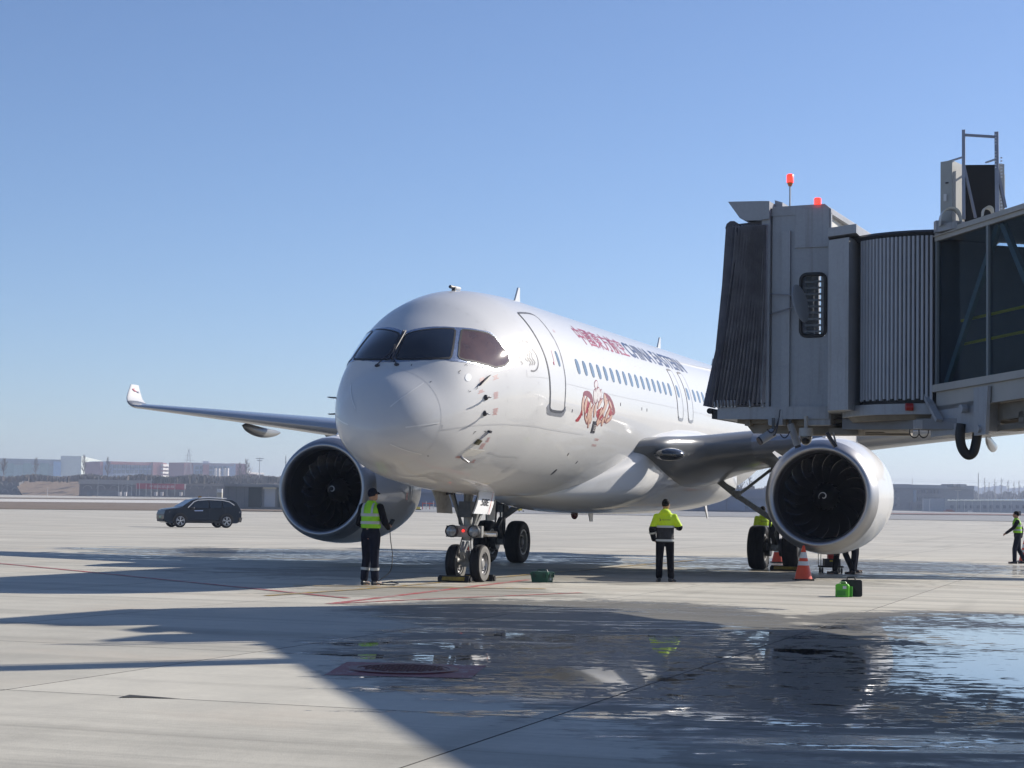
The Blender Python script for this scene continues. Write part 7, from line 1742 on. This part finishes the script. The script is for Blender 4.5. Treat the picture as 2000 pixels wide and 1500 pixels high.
# --- right: three-storey grey building and long low hangar with curved roofs
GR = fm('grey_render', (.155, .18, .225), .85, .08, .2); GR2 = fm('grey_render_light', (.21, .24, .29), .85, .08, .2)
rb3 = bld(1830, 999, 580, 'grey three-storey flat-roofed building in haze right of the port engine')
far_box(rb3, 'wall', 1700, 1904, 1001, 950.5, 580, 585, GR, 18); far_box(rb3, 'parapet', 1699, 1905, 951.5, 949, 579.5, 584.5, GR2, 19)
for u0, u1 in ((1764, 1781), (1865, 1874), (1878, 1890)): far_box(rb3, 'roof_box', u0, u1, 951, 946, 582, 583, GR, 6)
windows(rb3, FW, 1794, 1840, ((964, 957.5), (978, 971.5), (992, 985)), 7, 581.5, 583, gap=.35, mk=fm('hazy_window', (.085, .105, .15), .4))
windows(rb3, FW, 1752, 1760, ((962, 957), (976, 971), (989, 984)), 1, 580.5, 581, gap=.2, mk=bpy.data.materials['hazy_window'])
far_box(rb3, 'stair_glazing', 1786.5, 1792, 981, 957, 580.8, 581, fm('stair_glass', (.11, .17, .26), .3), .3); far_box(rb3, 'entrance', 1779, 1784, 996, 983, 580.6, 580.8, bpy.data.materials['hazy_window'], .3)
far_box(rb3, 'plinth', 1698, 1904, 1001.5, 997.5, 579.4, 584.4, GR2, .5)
lh = bld(1930, 1000, 560, 'long low grey hangar with a row of small bright curved roofs at the right edge', 'hangar', name='low_hangar')
far_box(lh, 'wall', 1848, 2120, 1003, 979, 560, 566, GR2, 20)
SHN = mat('bright_metal_roof', (.6, .62, .64), .12, metal=1)
for k in range(19):
    u = 1856+k*8.2; p0 = P3D(u, 978, 559.7+k*.2); b = MB(); R_ = []
    for q in range(2): R_.append([p0+DEP*(q*10)+LAT*(.78*math.cos(t))+Vector((0, 0, .55*math.sin(t))) for t in [math.pi*j/10 for j in range(11)]])
    b.rings(R_, closed=False, cap0=True); b.v = [tuple(Vector(q)-lh.location) for q in b.v]; b.build('curved_roof', SHN, lh)
windows(lh, FW, 1856, 2060, ((993, 987),), 16, 560, 564.5, gap=.62, mk=bpy.data.materials['hazy_window'])
# faint skyline at far right
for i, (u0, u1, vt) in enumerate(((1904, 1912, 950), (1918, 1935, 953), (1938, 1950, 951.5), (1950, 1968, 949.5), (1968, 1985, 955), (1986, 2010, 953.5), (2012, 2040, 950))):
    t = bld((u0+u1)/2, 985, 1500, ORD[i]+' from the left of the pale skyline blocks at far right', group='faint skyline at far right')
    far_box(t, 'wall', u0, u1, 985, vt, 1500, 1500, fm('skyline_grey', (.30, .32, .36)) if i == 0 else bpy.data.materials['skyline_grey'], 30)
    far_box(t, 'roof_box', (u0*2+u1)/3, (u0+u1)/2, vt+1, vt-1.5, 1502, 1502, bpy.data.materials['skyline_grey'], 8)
# red cones/tarps and a van on the taxiway edge
for u0, u1, vb, vt, nm, lb, m_ in ((1848, 1867, 999.5, 995.5, 'red_tarpaulin', 'low heap under a dull red cover before the grey building', mat('dull_red', (.28, .07, .06), .7)), (1893, 1903, 1000.5, 997.5, 'white_car', 'tiny pale car parked before the low hangar', WB)):
    t = empty(nm, P3D((u0+u1)/2, vb, 545), label=lb, cat=('car' if 'car' in nm else 'cover'))
    far_box(t, 'body', u0, u1, vb, (vb+vt)/2, 545, 545, m_, 2.0); far_box(t, 'top', u0+(u1-u0)*.2, u1-(u1-u0)*.25, (vb+vt)/2+.2, vt, 545.3, 545.3, m_, 1.4)
dk = empty('bollard', P3D(1993, 1004, 250), label='small dark bollard above the shoulder of the man at the right edge', cat='bollard'); far_box(dk, 'post', 1991.5, 1996, 1007, 998.5, 250, 250, INK, .3); far_box(dk, 'cap', 1992, 1995.5, 998.5, 997.5, 250, 250, GEARG, .25)
# power lines
b = MB()
for v0 in (934, 937.5):
    P_ = [P3D(u, v0+((u-1760)/200*4)+2.5*math.sin((u-1640)/(2030-1640)*math.pi), 690) for u in range(1640, 2031, 30)]; b.tube(P_, .035, 4)
b.build('power_lines', POLE, label='faint overhead power lines above the grey building', cat='power lines', kind='stuff')
# ------------------------------------------------------------------ the air
hz = MB(); c = PT(0, 0); A = []
for l, d in ((-900, -60), (900, -60), (900, 3500), (-900, 3500)): A.append(PT(l, d))
hz.hexa([p+Vector((0, 0, -1.2)) for p in A]+[p+Vector((0, 0, 62)) for p in A])
HM = bpy.data.materials.new('haze_air'); HM.use_nodes = True; t = HM.node_tree; t.nodes.remove(t.nodes['Principled BSDF'])
pv = t.nodes.new('ShaderNodeVolumePrincipled'); pv.inputs['Color'].default_value = (.66, .76, .96, 1); pv.inputs['Density'].default_value = .00032; pv.inputs['Anisotropy'].default_value = .25
t.links.new(pv.outputs[0], t.nodes['Material Output'].inputs['Volume'])
hz.build('haze', HM, kind='stuff', label='thin pale haze over the airfield', cat='haze')
